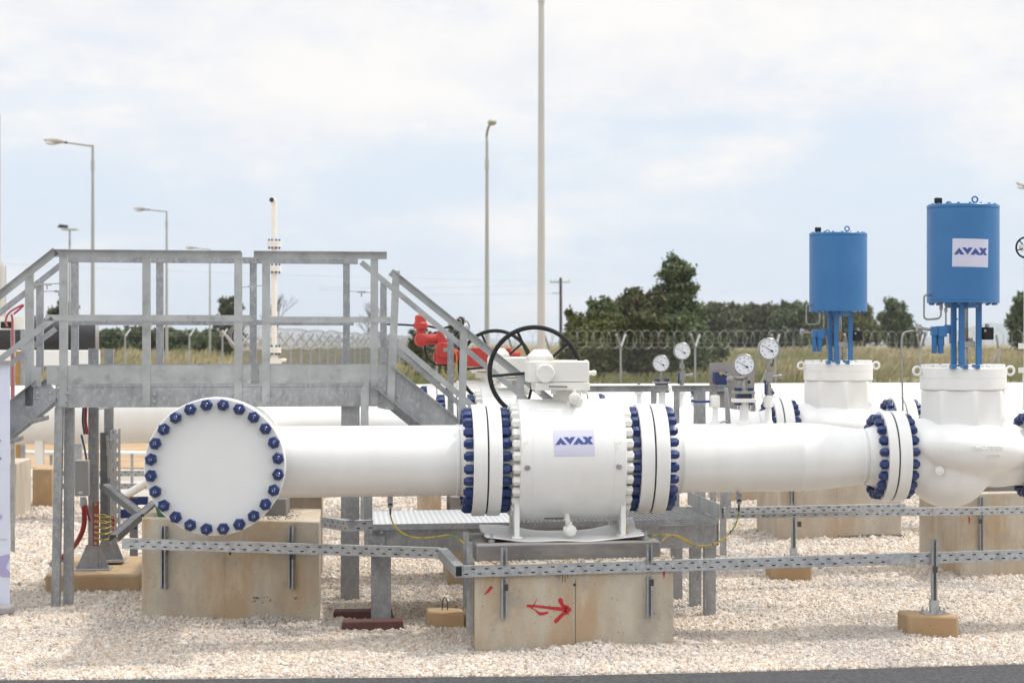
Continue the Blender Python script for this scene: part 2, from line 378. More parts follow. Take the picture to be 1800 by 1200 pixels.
mb = MB(); flange_mb(mb, XX(827.5), XX(851.3), .405); mb.build('flange', 'white paint', hd)
mb = MB()
mb.lathe((0, -.082, 0), (0, 1, 0), [(0, .014), (.006, .019), (.40, .019)], 16)
mb.lathe((0, -.060, 0), (0, 1, 0), [(0, .0355), (.008, .0425), (.06, .0425)], 6)
mb.lathe((0, .24, 0), (0, 1, 0), [(0, .0425), (.06, .0425)], 6)
DIG = {'1': [[(-.4, .5), (.1, 1), (.1, -1)]], '2': [[(-.6, .5), (-.2, 1), (.4, .8), (.4, .2), (-.6, -1), (.7, -1)]], '7': [[(-.6, 1), (.6, 1), (-.1, -1)]], '3': [[(-.5, .8), (.3, 1), (.4, .4), (0, .1), (.5, -.3), (.3, -1), (-.5, -.8)]],
       '4': [[(.4, -1), (.4, 1), (-.5, -.2), (.7, -.2)]], '0': [[(0, 1), (-.5, .3), (-.4, -.8), (.2, -1), (.5, 0), (0, 1)]], '8': [[(0, 1), (-.4, .5), (.4, -.5), (0, -1), (-.4, -.5), (.4, .5), (0, 1)]],
       '6': [[(.4, 1), (-.3, .3), (-.4, -.7), (.2, -1), (.4, -.3), (-.3, -.1)]]}
bproto = None
marks = {}
num = ['1', '2', '3', '4', '7', '6', '8', '1', '12', '2', '17', '14', '3', '24', '11', '7', '10', '2', '22', '7', '12', '8', '21', '13']
for k in range(24):
    th = 2*math.pi*(k+.5)/24; loc = V((XH+.4255*math.cos(th), YB, ZH+.4255*math.sin(th))); a = random.uniform(-.35, .35)+th
    if bproto is None:
        bproto = mb.build('bolt', 'blue paint', None); bproto.parent = hd; b = bproto
        b.location = loc-hd.location; b.rotation_euler = (0, a, 0)
    else: b = inst(bproto, hd, loc, V((0, a, 0))); b.rotation_euler = (0, a, 0)
    if num[k] not in marks:
        mk = MB(); w = len(num[k])
        for i, ch in enumerate(num[k]):
            for st in DIG[ch]: mk.tube([(x*.0055+(i-(w-1)/2)*.013, -.0835, z*.0085) for x, z in st], .0013, 4)
        o = mk.build('chalk_mark', 'chalk', None); marks[num[k]] = o
    else: o = marks[num[k]].copy(); C.objects.link(o)
    o.parent = b; o.location = (0, 0, 0); o.rotation_euler = (0, -a+random.uniform(-.5, .3), 0)
# branch pipes of the other two rows
for i, yy in ((1, ROW), (2, 2*ROW)):
    mb = MB(); mb.lathe((XH, yy, Z0), (1, 0, 0), [(0, .258), (XX(807)-XH, .256), (XX(813)-XH, .262), (XX(827.5)-XH, .318)], 40); mb.build('branch_pipe', 'white paint', hd)
    mb = MB(); flange_mb(mb, XX(827.5), XX(852), .405, y=yy, seg=56); mb.build('flange', 'white paint', hd)

# ---- ball valve
XB = XX(1003)
bv = thing('ball_valve', 'white ball valve with a black handwheel, paper sign on its front, on the nearest block', 'valve', (XB, 0, .7), 'ball valves in parallel pipe lines')
xl, xr = XX(907), XX(1089.5)
mb = MB()
mb.lathe((XX(877), 0, Z0), (1, 0, 0), [(0, .31), (xl-XX(877)-.005, .335), (xl-XX(877), .425), (xl-XX(877)+.008, .443), (XX(928)-XX(877)-.003, .443), (XX(928)-XX(877), .4405), (XX(928)-XX(877)+.003, .443),
      (XX(1068)-XX(877)-.003, .443), (XX(1068)-XX(877), .4405), (XX(1068)-XX(877)+.003, .443), (xr-XX(877)-.008, .443), (xr-XX(877), .425), (xr-XX(877)+.005, .335), (XX(1116)-XX(877), .31)], 96)
mb.build('body', 'white paint', bv)
for a, b in ((854.2, 877), (1116, 1138.5)):
    mb = MB(); flange_mb(mb, XX(a), XX(b), .405); mb.build('flange', 'white paint', bv)
for a, b in ((851, 856), (1138, 1143)):
    mb = MB(); mb.lathe((XX(a), 0, Z0), (1, 0, 0), [(0, .39), (XX(b)-XX(a), .39)], 48); mb.build('gasket', 'gasket', bv)
bp = bolt_proto('bolt', XX(877)-XX(827.5), .0372, .056, .013, .025, None)
ring_of(bp, 'bolt', 'blue paint', bv, XX(827.5), .35, 24)
bp = bolt_proto('bolt', XX(1165)-XX(1116), .0372, .056, .013, .025, None)
fb = ring_of(bp, 'bolt', 'blue paint', bv, XX(1116), .35, 24)
for c in [c for c in kids(bv) if c.name.startswith('bolt')][-22:-20]: pass
sp = MB(); sp.lathe((-.050, 0, 0), (1, 0, 0), [(0, .030), (.005, .0365), (.049, .0365)], 6); sp.lathe((-.056, 0, 0), (1, 0, 0), [(0, .018), (.02, .018)], 10)
ring_of(sp, 'cap_screw', 'cream paint', bv, xl+.002, .387, 28)
sp = MB(); sp.lathe((0, 0, 0), (1, 0, 0), [(0, .0365), (.045, .0365), (.050, .030)], 6); sp.lathe((.043, 0, 0), (1, 0, 0), [(0, .018), (.013, .018)], 10)
ring_of(sp, 'cap_screw', 'cream paint', bv, xr-.002, .387, 28)
# grey plugs on the front of the body
for px in (927, 1088):
    a = rad(-4); y = -.443*math.cos(a); z = Z0+.443*math.sin(a)
    mb = MB(); mb.lathe((XX(px, -.44), y+.01, z), (0, -1, 0), [(0, .022), (.02, .022), (.024, .018)], 6); mb.build('plug', 'galvanized', bv)
# stem neck, gearbox
gz = ZZ(1000, 672, -.19); gb0 = ZZ(1000, 686, -.19); gt = ZZ(1000, 634.5, -.19)
mb = MB(); mb.lathe((XX(997), 0, Z0+.40), (0, 0, 1), [(0, .105), (gb0-Z0-.40, .105)], 32); mb.build('stem_neck', 'cream paint', bv)
g = MB().box((XX(930, -.19), -.19, gz), (XX(1036, -.19), .19, gt)).build('gearbox', 'cream paint', bv, bevel=.008)
MB().box((XX(942, -.20), -.20, gb0), (XX(1037, -.20), .20, gz-.001)).build('mounting_plate', 'cream paint', g, bevel=.004)
mb = MB()
a0, a1, b0, b1 = XX(931, -.17), XX(973, -.17), XX(942, -.12), XX(962, -.12); zt = ZZ(950, 614, -.15)
mb.hexa([(a0, -.17, gt+.03), (a1, -.17, gt+.03), (a1, .14, gt+.03), (a0, .14, gt+.03)], [(b0, -.12, zt), (b1, -.12, zt), (b1, .08, zt), (b0, .08, zt)])
mb.box((a0, -.17, gt-.002), (a1, .14, gt+.03)); mb.build('stem_cap', 'cream paint', g, bevel=.006)
cx, cz = XX(959, -.21), ZZ(959, 656.5, -.21)
mb = MB(); mb.box((XX(942, -.2), -.20, ZZ(950, 671, -.2)), (XX(975, -.2), -.18, ZZ(950, 641, -.2)))
mb.lathe((cx, -.19, cz), (0, -1, 0), [(0, .068), (.025, .068), (.03, .063)], 36)
for k in range(6):
    th = k*math.pi/3+.52; mb.lathe((cx+.052*math.cos(th), -.215, cz+.052*math.sin(th)), (0, -1, 0), [(0, .010), (.010, .010)], 6)
mb.build('cover', 'cream paint', g)
mb = MB()
for px in (946, 973, 1028): MB().lathe((XX(px, -.15), -.15, gb0+.005), (0, 0, -1), [(0, .021), (.032, .021)], 6).build('bolt', 'cream paint', g)
for px in (983, 1012, 1030): MB().lathe((XX(px, -.12), -.12, gt-.005), (0, 0, 1), [(0, .012), (.014, .012)], 6).build('bolt', 'cream paint', g)
mb.box((XX(976, -.1), -.12, gt-.002), (XX(1010, -.1), .1, gt+.007)); mb.build('top_cover', 'cream paint', g); mb = MB(); mb.box((XX(975, -.195), -.195, ZZ(1000, 670, -.195)), (XX(1024, -.195), -.185, ZZ(1000, 668, -.195)))
mb.build('rib', 'cream paint', g)
mb = MB(); zc = ZZ(1040, 655, 0); mb.lathe((XX(1034), -.02, zc), (1, 0, 0), [(0, .016), (.028, .016), (.028, .020), (.050, .020)], 12)
mb.lathe((XX(1034)+.045, -.02, zc), (1, 0, 0), [(0, .014), (.012, .014)], 6); mb.build('limit_stop', 'cream paint', g)
# handwheel behind the gearbox
wy = .30; wx, wz = XX(940, wy), ZZ(940, 654, wy); wr = .335
hw = MB().torus((wx, wy, wz), (0, 1, 0), wr, .0175, 72, 12).build('handwheel', 'black rubber', bv)
for k in range(5):
    th = rad(185-72*k); c_, s_ = math.cos(th), math.sin(th)
    MB().tube([(wx+.03*c_, wy-.05, wz+.03*s_), (wx+.16*c_, wy-.035, wz+.16*s_), (wx+(wr-.006)*c_, wy, wz+(wr-.006)*s_)], .0105, 8).build('spoke', 'black rubber', hw)
MB().cyl((wx, wy-.08, wz), (wx, wy-.02, wz), .04, seg=20).build('hub', 'black rubber', hw)
MB().cyl((wx, .15, wz), (wx, wy-.07, wz), .02, seg=16).build('shaft', 'cream paint', hw)
# bleed valve on top and drain valve below
def bleed(px, py, y, up):
    x, z = XX(px, y), ZZ(px, py, y)
    mb = MB(); mb.lathe((x, y+.055, z), (0, -1, 0), [(0, .03), (.03, .042), (.085, .042), (.095, .036), (.097, .022), (.115, .022), (.115, .012), (.12, .012)], 24)
    if up:
        mb.tube([(x-.035, y+.03, z-.02), (x-.037, y+.03, z-.1)], .0165, 12); mb.lathe((x-.037, y+.03, z-.12), (0, 0, 1), [(0, .018), (.014, .018)], 6)
        mb.cyl((x, y+.02, z+.03), (x, y+.02, z+.065), .012, seg=8)
    else: mb.tube([(x-.01, y+.04, z+.02), (x-.02, y+.10, z+.13)], .02, 12); mb.cyl((x-.03, y+.02, z), (x-.05, y+.02, z), .03, seg=12); mb.cyl((x, y+.02, z+.035), (x, y+.02, z+.06), .014, seg=8)
    b = mb.build('bleed_valve' if up else 'drain_valve', 'cream paint', bv)
    h = MB(); z2 = z+.06
    if up:
        h.bar((x-.005, y+.01, z2), (XX(996, y), y+.01, ZZ(996, 680, y)), .012, .006)
        h.build('handle_arm', 'cream paint', b)
        MB().bar((XX(997, y), y+.01, ZZ(996, 679.5, y)), (XX(965, y), y+.01, ZZ(965, 679, y)), .02, .008).build('lever', 'dark steel', b)
    else:
        h.bar((x+.005, y+.01, z2), (XX(990, y), y+.01, ZZ(990, 911, y)), .012, .006); h.build('handle_arm', 'cream paint', b)
        MB().bar((XX(991, y), y+.01, ZZ(990, 911, y)), (XX(957, y), y+.01, ZZ(957, 911, y)), .02, .009).build('lever', 'dark steel', b)
bleed(1010, 700, -.24, True); bleed(1003, 932, -.30, False)
# feet
SLT = ZZ(1000, 953, -.60)
for px, y0_, y1_ in ((909, -.30, -.20), (1096, -.30, -.20)):
    x = XX(px, y0_); MB().box((x-.018, y0_, SLT+.014), (x+.018, y1_, Z0-.27)).box((x-.035, y0_-.02, SLT+.004), (x+.035, y1_+.02, SLT+.02)).build('foot', 'white paint', bv, bevel=.003)
for px in (903, 1078):
    x = XX(px, .22); MB().box((x-.03, .20, SLT+.02), (x+.03, .26, Z0-.3)).box((x-.05, .16, SLT+.008), (x+.05, .30, SLT+.035)).build('foot', 'cream paint', bv, bevel=.003)

# ---- paper signs with the four-letter mark
def on_valve(u, w, d=0):     # u along X, w along the arc, on the front of the ball valve body
    th = w/.443; r = .443+d; return V((u, -r*math.cos(th), Z0+r*math.sin(th)))
ax = XX(1057.5); AR = .443
LET = [[(265,718),(437,490),(620,718),(490,718),(440,665),(385,718)], [(530,482),(655,482),(715,545),(755,482),(893,482),(725,712)],
       [(815,718),(985,490),(1145,672),(1190,718),(1048,718),(998,665),(945,718)],
       [(1110,482),(1230,482),(1270,530),(1300,482),(1423,482),(1340,600),(1430,718),(1315,718),(1275,668),(1235,718),(1120,718),(1205,600)]]
def sign(name, label, surf, u0, w0, Wd, Hd, rot=0, border=None, bord_m='paper'):
    # surf(u, w, d) -> world; sheet Wd x Hd centred on (u0, w0)
    cr_, sr_ = math.cos(rot), math.sin(rot)
    P = lambda a, b, d: surf(u0+a*cr_-b*sr_, w0+a*sr_+b*cr_, d)
    root = thing(name, label, 'paper sign', surf(u0, w0, 0))
    def sheet(W_, H_, d0, d1, nx=12, ny=10):
        mb = MB(); vs = []
        for d in (d0, d1):
            for j in range(ny+1):
                for i in range(nx+1): vs.append(P(-W_/2+W_*i/nx, -H_/2+H_*j/ny, d))
        n = (nx+1)*(ny+1); fs = []
        for j in range(ny):
            for i in range(nx):
                a = j*(nx+1)+i; fs += [(a, a+nx+1, a+nx+2, a+1), (a+n, a+1+n, a+nx+2+n, a+nx+1+n)]
        loop = [i for i in range(nx+1)]+[j*(nx+1)+nx for j in range(1, ny+1)]+[ny*(nx+1)+i for i in range(nx-1, -1, -1)]+[j*(nx+1) for j in range(ny-1, 0, -1)]
        for i in range(len(loop)): a, b = loop[i], loop[(i+1) % len(loop)]; fs.append((a, b, b+n, a+n))
        return mb.add(vs, fs)
    sheet(Wd, Hd, .001, .0022).build('sheet', 'paper', root)
    if border: sheet(Wd+border, Hd+border, .0002, .0010).build('white_border', 'banner cloth', root)
    sc = Wd/1217.0
    for i, pl in enumerate(LET):
        dd = .0035+i*.0002; pts = [((x-848)*sc*.985, (645-y)*sc+.002) for x, y in pl]
        # split long edges so that the letter follows the curve
        pp = []
        for k in range(len(pts)):
            a, b = pts[k], pts[(k+1) % len(pts)]
            for t in (0, .5): pp.append((a[0]+(b[0]-a[0])*t, a[1]+(b[1]-a[1])*t))
        tri = tessellate_polygon([[V((x, y, 0)) for x, y in pp]]); n = len(pp)
        vs = [P(x, y, dd) for x, y in pp]+[P(x, y, .0023) for x, y in pp]
        MB().add(vs, [tuple(t) for t in tri]+[(k, (k+1) % n, (k+1) % n+n, k+n) for k in range(n)]).build('letter', 'logo blue', root)
    return root
px_m = 4.16e-3
uc = (XX(974, -.43)+XX(1045, -.43))/2
zc_ = ZZ(1010, 777.5, -.43); w_c = .443*math.asin((zc_-Z0)/.443)
sign('paper_sign', 'pale lilac paper sign taped to the front of the white ball valve', on_valve, uc, w_c, (XX(1045, -.43)-XX(974, -.43)), .197, rot=rad(.8))

# small pale handwriting near the edges of the body
for px, py in ((922, 780), (1086, 780)):
    mk = MB(); w0_ = .443*math.asin((ZZ(px, py, -.42)-Z0)/.443)
    for r_, (row, n) in enumerate(((0, 4), (-.03, 2), (-.055, 1))):
        for i in range(n):
            st = random.choice(list(DIG.values()))[0]
            mk.tube([on_valve(XX(px, -.42)+(i-(n-1)/2)*.013+x*.005+row*.3, w0_+row+y*.008+i*.003, .0015) for x, y in st], .0010, 4)
    mk.build('chalk_note', 'yellow chalk', bv)

# ---- spool with reducer
sx = XX(1141)
spool = thing('pipe_spool', 'white pipe narrowing to a smaller flange, between the paper-signed ball valve and the control valve', 'pipe', (sx, 0, Z0), 'reducing pipe pieces in parallel lines')
mb = MB(); A = lambda px: XX(px)-sx
mb.lathe((sx, 0, Z0), (1, 0, 0), [(A(1160), .318), (A(1180), .27), (A(1190), .256), (A(1193), .26), (A(1197), .26), (A(1199), .254), (A(1398), .254), (A(1400), .258), (A(1406), .258), (A(1409), .254), (A(1425), .252), (A(1450), .243), (A(1480), .226), (A(1505), .212),
     (A(1511), .210), (A(1512), .214), (A(1517), .214), (A(1519), .209), (A(1530), .222), (A(1546), .258)], 64)
mb.build('pipe', 'white paint', spool)
mb = MB(); flange_mb(mb, XX(1141.4), XX(1165), .405); mb.build('flange', 'white paint', spool)
R3 = .343
mb = MB(); flange_mb(mb, XX(1545), XX(1561.3), R3); mb.build('flange', 'white paint', spool)
# nozzles with small valves
def nozzle_base(mb, px, r, zt, flare=.034):
    x = XX(px); z = Z0+.25
    mb.lathe((x, 0, z-.03), (0, 0, 1), [(0, r+flare), (.035, r+flare*.75), (.06, r+.004), (zt-z+.03, r)], 20)
zb = lambda py: ZZ(1300, py)
mb = MB(); nozzle_base(mb, 1257, .020, zb(714), .030); mb.build('nozzle', 'white paint', spool)
nv = MB().lathe((XX(1257), 0, zb(716)), (0, 0, 1), [(0, .03), (.008, .037), (zb(694)-zb(716)-.01, .037), (zb(694)-zb(716), .03)], 16).build('needle_valve', 'cream paint', spool)
MB().cyl((XX(1257), 0, zb(694)), (XX(1257), 0, zb(689)), .016, seg=10).build('stem', 'stainless', nv)
MB().tube([(XX(1247), -.02, zb(705)), (XX(1222), -.02, zb(705)), (XX(1214), -.02, zb(703))], .010, 8).build('lever', 'blue paint', nv)
mb = MB(); nozzle_base(mb, 1308, .031, zb(707), .034); mb.build('nozzle', 'white paint', spool)
fl = MB().box((XX(1288), -.075, zb(707)), (XX(1326), .075, zb(700))).build('lower_plate', 'cream paint', spool, bevel=.004)
MB().box((XX(1289), -.07, zb(692)), (XX(1325), .07, zb(687))).build('upper_plate', 'stainless', fl, bevel=.003)
MB().box((XX(1294), -.045, zb(700)), (XX(1319), .045, zb(692))).build('spacer', 'dark steel', fl)
mb = MB()
for px in (1297, 1318):
    for yy in (-.045, .045):
        mb.lathe((XX(px), yy, zb(711.5)), (0, 0, 1), [(0, .019), (.02, .019)], 6); mb.lathe((XX(px), yy, zb(687)), (0, 0, 1), [(0, .019), (.024, .019)], 6); mb.cyl((XX(px), yy, zb(711)), (XX(px), yy, zb(682)), .009, seg=8)
mb.build('stud', 'blue paint', fl)
MB().tube(rounded([(XX(1294), -.06, zb(712)), (XX(1294), -.06, zb(720))], .01), .0025, 6).tube(rounded([(XX(1317), -.06, zb(712)), (XX(1317), -.06, zb(719)), (XX(1311), -.06, zb(722))], .02), .003, 6).build('loop_wire', 'cream paint', fl)
mb = MB(); nozzle_base(mb, 1351, .021, zb(714), .022); mb.build('nozzle', 'white paint', spool)
nv = MB().lathe((XX(1351), 0, zb(716)), (0, 0, 1), [(0, .03), (.008, .038), (zb(695)-zb(716)-.01, .038), (zb(695)-zb(716), .03)], 8).build('needle_valve', 'cream paint', spool)
MB().tube([(XX(1344), -.03, zb(693)), (XX(1344), -.03, zb(668))], .0085, 8).build('lever', 'blue paint', nv)
MB().lathe((XX(1300, -.0), -.0, Z0-.262), (0, 0, 1), [(0, .02), (.02, .02)], 10).build('earth_boss', 'white paint', spool)

# ---- pressure gauges
def gauge(label, px, py, rpx, base_py, nrm, kind, y=0):
    x, z = XX(px, y), ZZ(px, py, y); r = rpx*px_m*1.02
    n = V(nrm).normalized(); e1 = V((0, 0, 1)).cross(n)*-1; e1 = n.cross(V((0, 0, 1)))*-1
    e1 = V((0, 0, 1)).cross(n).normalized(); up = V((0, 0, 1))
    zb_ = ZZ(px, base_py, y)
    root = thing('pressure_gauge', label, 'pressure gauge', (x, y, zb_), 'dial gauges standing on the pipes')
    c = V((x, y, z))
    MB().lathe(c-n*.035, n, [(0, r*.93), (.01, r*.97), (.045, r), (.052, r), (.056, r*.95), (.056, r*.90), (.050, r*.89)], 40, caps=True).build('case', 'stainless', root, smooth=30)
    dial = MB().lathe(c+n*.0155, n, [(0, r*.885), (.0012, r*.885)], 40).build('dial', 'gauge face', root)
    c2 = c+n*.0175
    mk = MB()
    for k in range(9):
        th = rad(-52+k*35.5); p = c2+(e1*math.cos(th)+up*math.sin(th))*r*.66
        mk.bar(p-(e1*.4+up*.9)*r*.035, p+(e1*.4+up*.9)*r*.035, r*.10, .0008, up=n)
    mk.bar(c2+up*r*.27-e1*r*.10+up*r*.0, c2+up*r*.33+e1*r*.12, r*.05, .0008, up=n)
    mk.bar(c2-up*r*.30-e1*r*.14, c2-up*r*.30+e1*r*.14, r*.02, .0008, up=n)
    mk.build('scale', 'ink', dial)
    tip = (-.68, .36); tail = (.36, -.26)
    nd = MB(); q = c2+n*.002
    a = V((tip[0], tip[1], 0)); b = V((tail[0], tail[1], 0)); dv = (a-b).normalized(); pv = V((-dv.y, dv.x, 0))
    m1 = b+dv*.25
    poly = [a+pv*.008, a-pv*.008, m1-pv*.03, m1-pv*.07, b-pv*.085, b+pv*.085, m1+pv*.07, m1+pv*.03]
    nd.prism([(p.x*r, p.y*r) for p in poly], q, e1, up, .0012); nd.build('needle', 'ink', dial)
    st = MB(); zt = z-r*.95
    if kind == 'short':
        st.cyl((x, y, zb_), (x, y, zt+.01), .011, seg=10); st.lathe((x, y, zb_), (0, 0, 1), [(0, .022), ((zt-zb_)*.45, .022), ((zt-zb_)*.45, .015), ((zt-zb_)*.7, .015)], 10)
    elif kind == 'bracket':
        st.cyl((x, y, zb_), (x, y, zt+.01), .012, seg=10); st.lathe((x, y, zb_), (0, 0, 1), [(0, .05), (.01, .05), (.012, .028), (.05, .026), (.09, .02), (.1, .03), (.125, .03)], 14)
        st.cyl((x-.07, y-.01, zt-.02), (x, y-.01, zt-.02), .018, seg=10); st.cyl((x+.03, y-.03, zt-.05), (x+.03, y+.02, zt-.05), .025, seg=12); st.box((x-.045, y-.02, zb_+.05), (x-.02, y+.02, zt-.05))
        MB().cyl((x+.03, y-.036, zt-.05), (x+.03, y-.03, zt-.05), .014, seg=12).build('port', 'dark steel', root)
        mb2 = MB().box((x-.127, y-.012, zb_+.04), (x-.108, y+.008, zt+.02)).lathe((x-.115, y-.02, zt-.03), (0, -1, 0), [(0, .024), (.02, .024), (.022, .020)], 20).cyl((x-.105, y, zt-.02), (x-.02, y, zt-.02), .009, seg=8)
        mb2.build('side_gauge', 'stainless', root)
    else:
        hh = zt-zb_
        st.cyl((x, y, zb_), (x, y, zt+.01), .013, seg=10)
        st.lathe((x, y, zb_), (0, 0, 1), [(0, .028), (.02, .028), (.02, .022), (hh*.32, .022)], 10)
        st.box((x-.027, y-.022, zb_+hh*.38), (x+.03, y+.022, zb_+hh*.64)); st.lathe((x, y, zb_+hh*.72), (0, 0, 1), [(0, .024), (hh*.16, .024)], 6)
        st.cyl((x+.02, y, zb_+hh*.52), (x+.075, y, zb_+hh*.53), .011, seg=10); st.cyl((x+.075, y, zb_+hh*.53), (x+.10, y, zb_+hh*.535), .017, seg=10)
        MB().bar((x+.028, y-.01, zt-.05), (x+.035, y-.01, zt), .012, .008).build('lever', 'dark steel', root)
    st.build('stem', 'stainless', root)
    return root
g1 = gauge('round dial gauge in front of the grey instrument panel, low on a bolted bracket', 1308, 641, 19.3, 687, (-.12, -1, .02), 'bracket')
g2 = gauge('round dial gauge highest of the four, on a tall stainless stem at right', 1351, 613, 19.6, 695, (.10, -1, 0), 'tall')

# ---- control valve
cvx = XX(1693); CV = thing('control_valve', 'white globe control valve with blue actuator cylinder bearing a paper sign, nearest', 'valve', (cvx, 0, Z0), 'control valves with blue actuator drums')
zz = lambda py: ZZ(1693, py)
mb = MB()
mb.cyl((XX(1584), 0, Z0), (XX(1650), 0, Z0), .265, .31, seg=48)
mb.ell((XX(1666), -.01, zz(812)), (.345, .32, .345), 40, 24)
rot = Matrix.Rotation(rad(4), 3, 'Y')
mb.ell((XX(1706, -.16), -.17, zz(786)), (.47, .31, .205), 40, 24, rot)
mb.cyl((XX(1690), 0, zz(799)), (XX(1806), 0, zz(803)), .215, .225, seg=48)
mb.ell((XX(1752), 0, zz(799)), (.36, .26, .25), 40, 20)
mb.cyl((XX(1693), 0, zz(800)), (XX(1693), 0, zz(752)), .30, .30, seg=48)
body = mb.build('body', 'white paint', CV, smooth=180)
rm = body.modifiers.new('r', 'REMESH'); rm.mode = 'VOXEL'; rm.voxel_size = .012; rm.use_smooth_shade = True
sm = body.modifiers.new('s', 'SMOOTH'); sm.factor = .9; sm.iterations = 20
mb = MB()      # octagonal neck below the bonnet
rn = .335; mb.lathe((cvx, 0, zz(775)), (0, 0, 1), [(0, rn), (zz(684)-zz(775), rn)], 8)
o = mb.build('neck', 'white paint', CV, bevel=.02, smooth=10)
bo = MB().lathe((cvx, 0, zz(685)), (0, 0, 1), [(0, .318), (.01, .33), (zz(664)-zz(685)-.002, .33), (zz(664)-zz(685), .327), (zz(664)-zz(685)+.002, .33), (zz(645.5)-zz(685)-.006, .33), (zz(645.5)-zz(685), .324)], 72).build('bonnet', 'white paint', CV)
nutp = MB().lathe((0, 0, 0), (0, 0, 1), [(0, .036), (.022, .036), (.026, .03)], 6); first = None
for k in range(16):
    th = 2*math.pi*(k+.5)/16; loc = V((cvx+.285*math.cos(th), .285*math.sin(th), zz(645.5)-.002))
    if first is None: first = nutp.build('nut', 'white paint', None); first.parent = bo; first.location = loc-CV.location
    else: inst(first, bo, loc)
for s in (-1, 1):
    x = cvx+s*.36
    MB().torus((x+s*.005, -.02, zz(651.5)), (0, 1, 0), .031, .0105, 28, 10).box((cvx+s*.30, -.04, zz(656)), (x-s*.028, 0, zz(647))).build('lifting_lug', 'white paint', CV)
yoke = MB()
ztop, zbot = zz(533), zz(643)
for dx, dy in ((-.095, -.07), (-.05, -.13), (.045, .10), (.105, -.06)):
    yoke.box((cvx+dx-.021, dy-.012, zbot), (cvx+dx+.021, dy+.012, ztop)); yoke.box((cvx+dx-.03, dy-.03, zbot-.002), (cvx+dx+.03, dy+.03, zbot+.012))
yoke.lathe((cvx, 0, zz(541)), (0, 0, 1), [(0, .125), (.012, .134), (zz(534)-zz(541), .134)], 8)
for px in (1677, 1697, 1718): yoke.box((XX(px, -.33)-.017, -.342, zz(647.5)), (XX(px, -.33)+.017, -.25, zz(640)))
yk = yoke.build('yoke', 'actuator blue', CV)
mb = MB(); mb.lathe((cvx+.01, 0, zbot-.01), (0, 0, 1), [(0, .03), (.03, .03), (.03, .022), (.06, .022), (.06, .03), (zz(612)-zbot, .03), (zz(597)-zbot, .018), (zz(578)-zbot, .024), (zz(540)-zbot, .024)], 16)
mb.build('stem', 'stainless', CV)
MB().cyl((cvx+.01, 0, zz(597)), (cvx+.01, 0, zz(577)), .031, seg=14).build('stem_sleeve', 'amber', CV)
MB().box((XX(1686), -.05, zz(611)), (XX(1711), .05, zz(599.5))).box((XX(1703), -.02, zz(600)), (XX(1709), .02, zz(594))).build('stem_clamp', 'stainless', CV, bevel=.003)
po = MB().box((XX(1722), -.10, zz(597)), (XX(1740.5), .06, zz(575))).build('positioner', 'black rubber', CV, bevel=.008)
MB().lathe((XX(1725), -.098, zz(581)), (0, -1, 0), [(0, .010), (.006, .010)], 12).cyl((XX(1734), -.02, zz(575)), (XX(1734), -.02, zz(569)), .017, seg=12).build('fitting', 'stainless', po)
ra = MB().box((XX(1641), -.14, zz(592)), (XX(1656), -.05, zz(573))).box((XX(1631), -.13, zz(590)), (XX(1641.5), -.06, zz(574))).box((XX(1655), -.10, zz(586)), (XX(1668), -.06, zz(571))).box((XX(1664), -.115, zz(604)), (XX(1667), -.06, zz(571)))
ra.build('air_regulator', 'actuator blue', CV, bevel=.005)
mb = MB(); mb.lathe((XX(1636), -.10, zz(621)), (0, 0, 1), [(0, .018), (.012, .021), (zz(590)-zz(621), .021)], 14); mb.lathe((XX(1647), -.10, zz(621)), (0, 0, 1), [(0, .022), (.06, .024), (.06, .029), (zz(590)-zz(621), .029)], 16); mb.build('filter_bowl', 'actuator blue', CV)
MB().lathe((XX(1605.5), -.10, zz(577)), (1, 0, -.1), [(0, .026), (.006, .031), (.03, .031), (.034, .02), (.05, .012), (.11, .010)], 20).build('air_gauge', 'stainless', CV)
AC = MB().lathe((cvx, 0, zz(533)), (0, 0, 1), [(0, .270), (.006, .276), (zz(528.5)-zz(533), .276), (zz(528)-zz(533), .274), (zz(527.5)-zz(533), .276), (zz(368)-zz(533), .276), (zz(367.5)-zz(533), .273), (zz(367)-zz(533), .277), (zz(361)-zz(533)-.005, .277), (zz(361)-zz(533), .272)], 96).build('actuator', 'actuator blue', CV)
mb = MB()
for k in range(18):
    th = 2*math.pi*k/18+.1
    mb.lathe((cvx+.247*math.cos(th), .247*math.sin(th), zz(361)-.003), (0, 0, 1), [(0, .011), (.013, .011)], 6)
    mb.lathe((cvx+.247*math.cos(th), .247*math.sin(th), zz(533)+.003), (0, 0, -1), [(0, .013), (.016, .013)], 6)
mb.build('screws', 'actuator blue', AC)
MB().lathe((XX(1648), -.02, zz(361)-.003), (0, 0, 1), [(0, .022), (.012, .022), (.014, .030), (.05, .031), (.056, .026)], 12).build('vent_cap', 'black rubber', AC)
MB().torus((XX(1707), -.10, zz(352)), (0, 1, 0), .0215, .0065, 24, 8).lathe((XX(1707), -.10, zz(361)-.003), (0, 0, 1), [(0, .018), (.018, .014)], 12).build('eye_bolt', 'actuator blue', AC)
MB().torus((XX(1678), .16, zz(357.5)), (.3, 1, 0), .0215, .0055, 24, 8).lathe((XX(1678), .16, zz(361)-.003), (0, 0, 1), [(0, .018), (.010, .014)], 12).build('eye_bolt', 'actuator blue', AC)
MB().tube(rounded([(XX(1632), -.05, zz(519)), (XX(1620.5), -.06, zz(519)), (XX(1620.5), -.06, zz(562)), (XX(1650), -.06, zz(560)), (XX(1651), -.05, zz(531))], .035), .0075, 8).cyl((XX(1651), -.05, zz(545)), (XX(1651), -.05, zz(532)), .014, seg=8).build('tubing', 'stainless', CV)
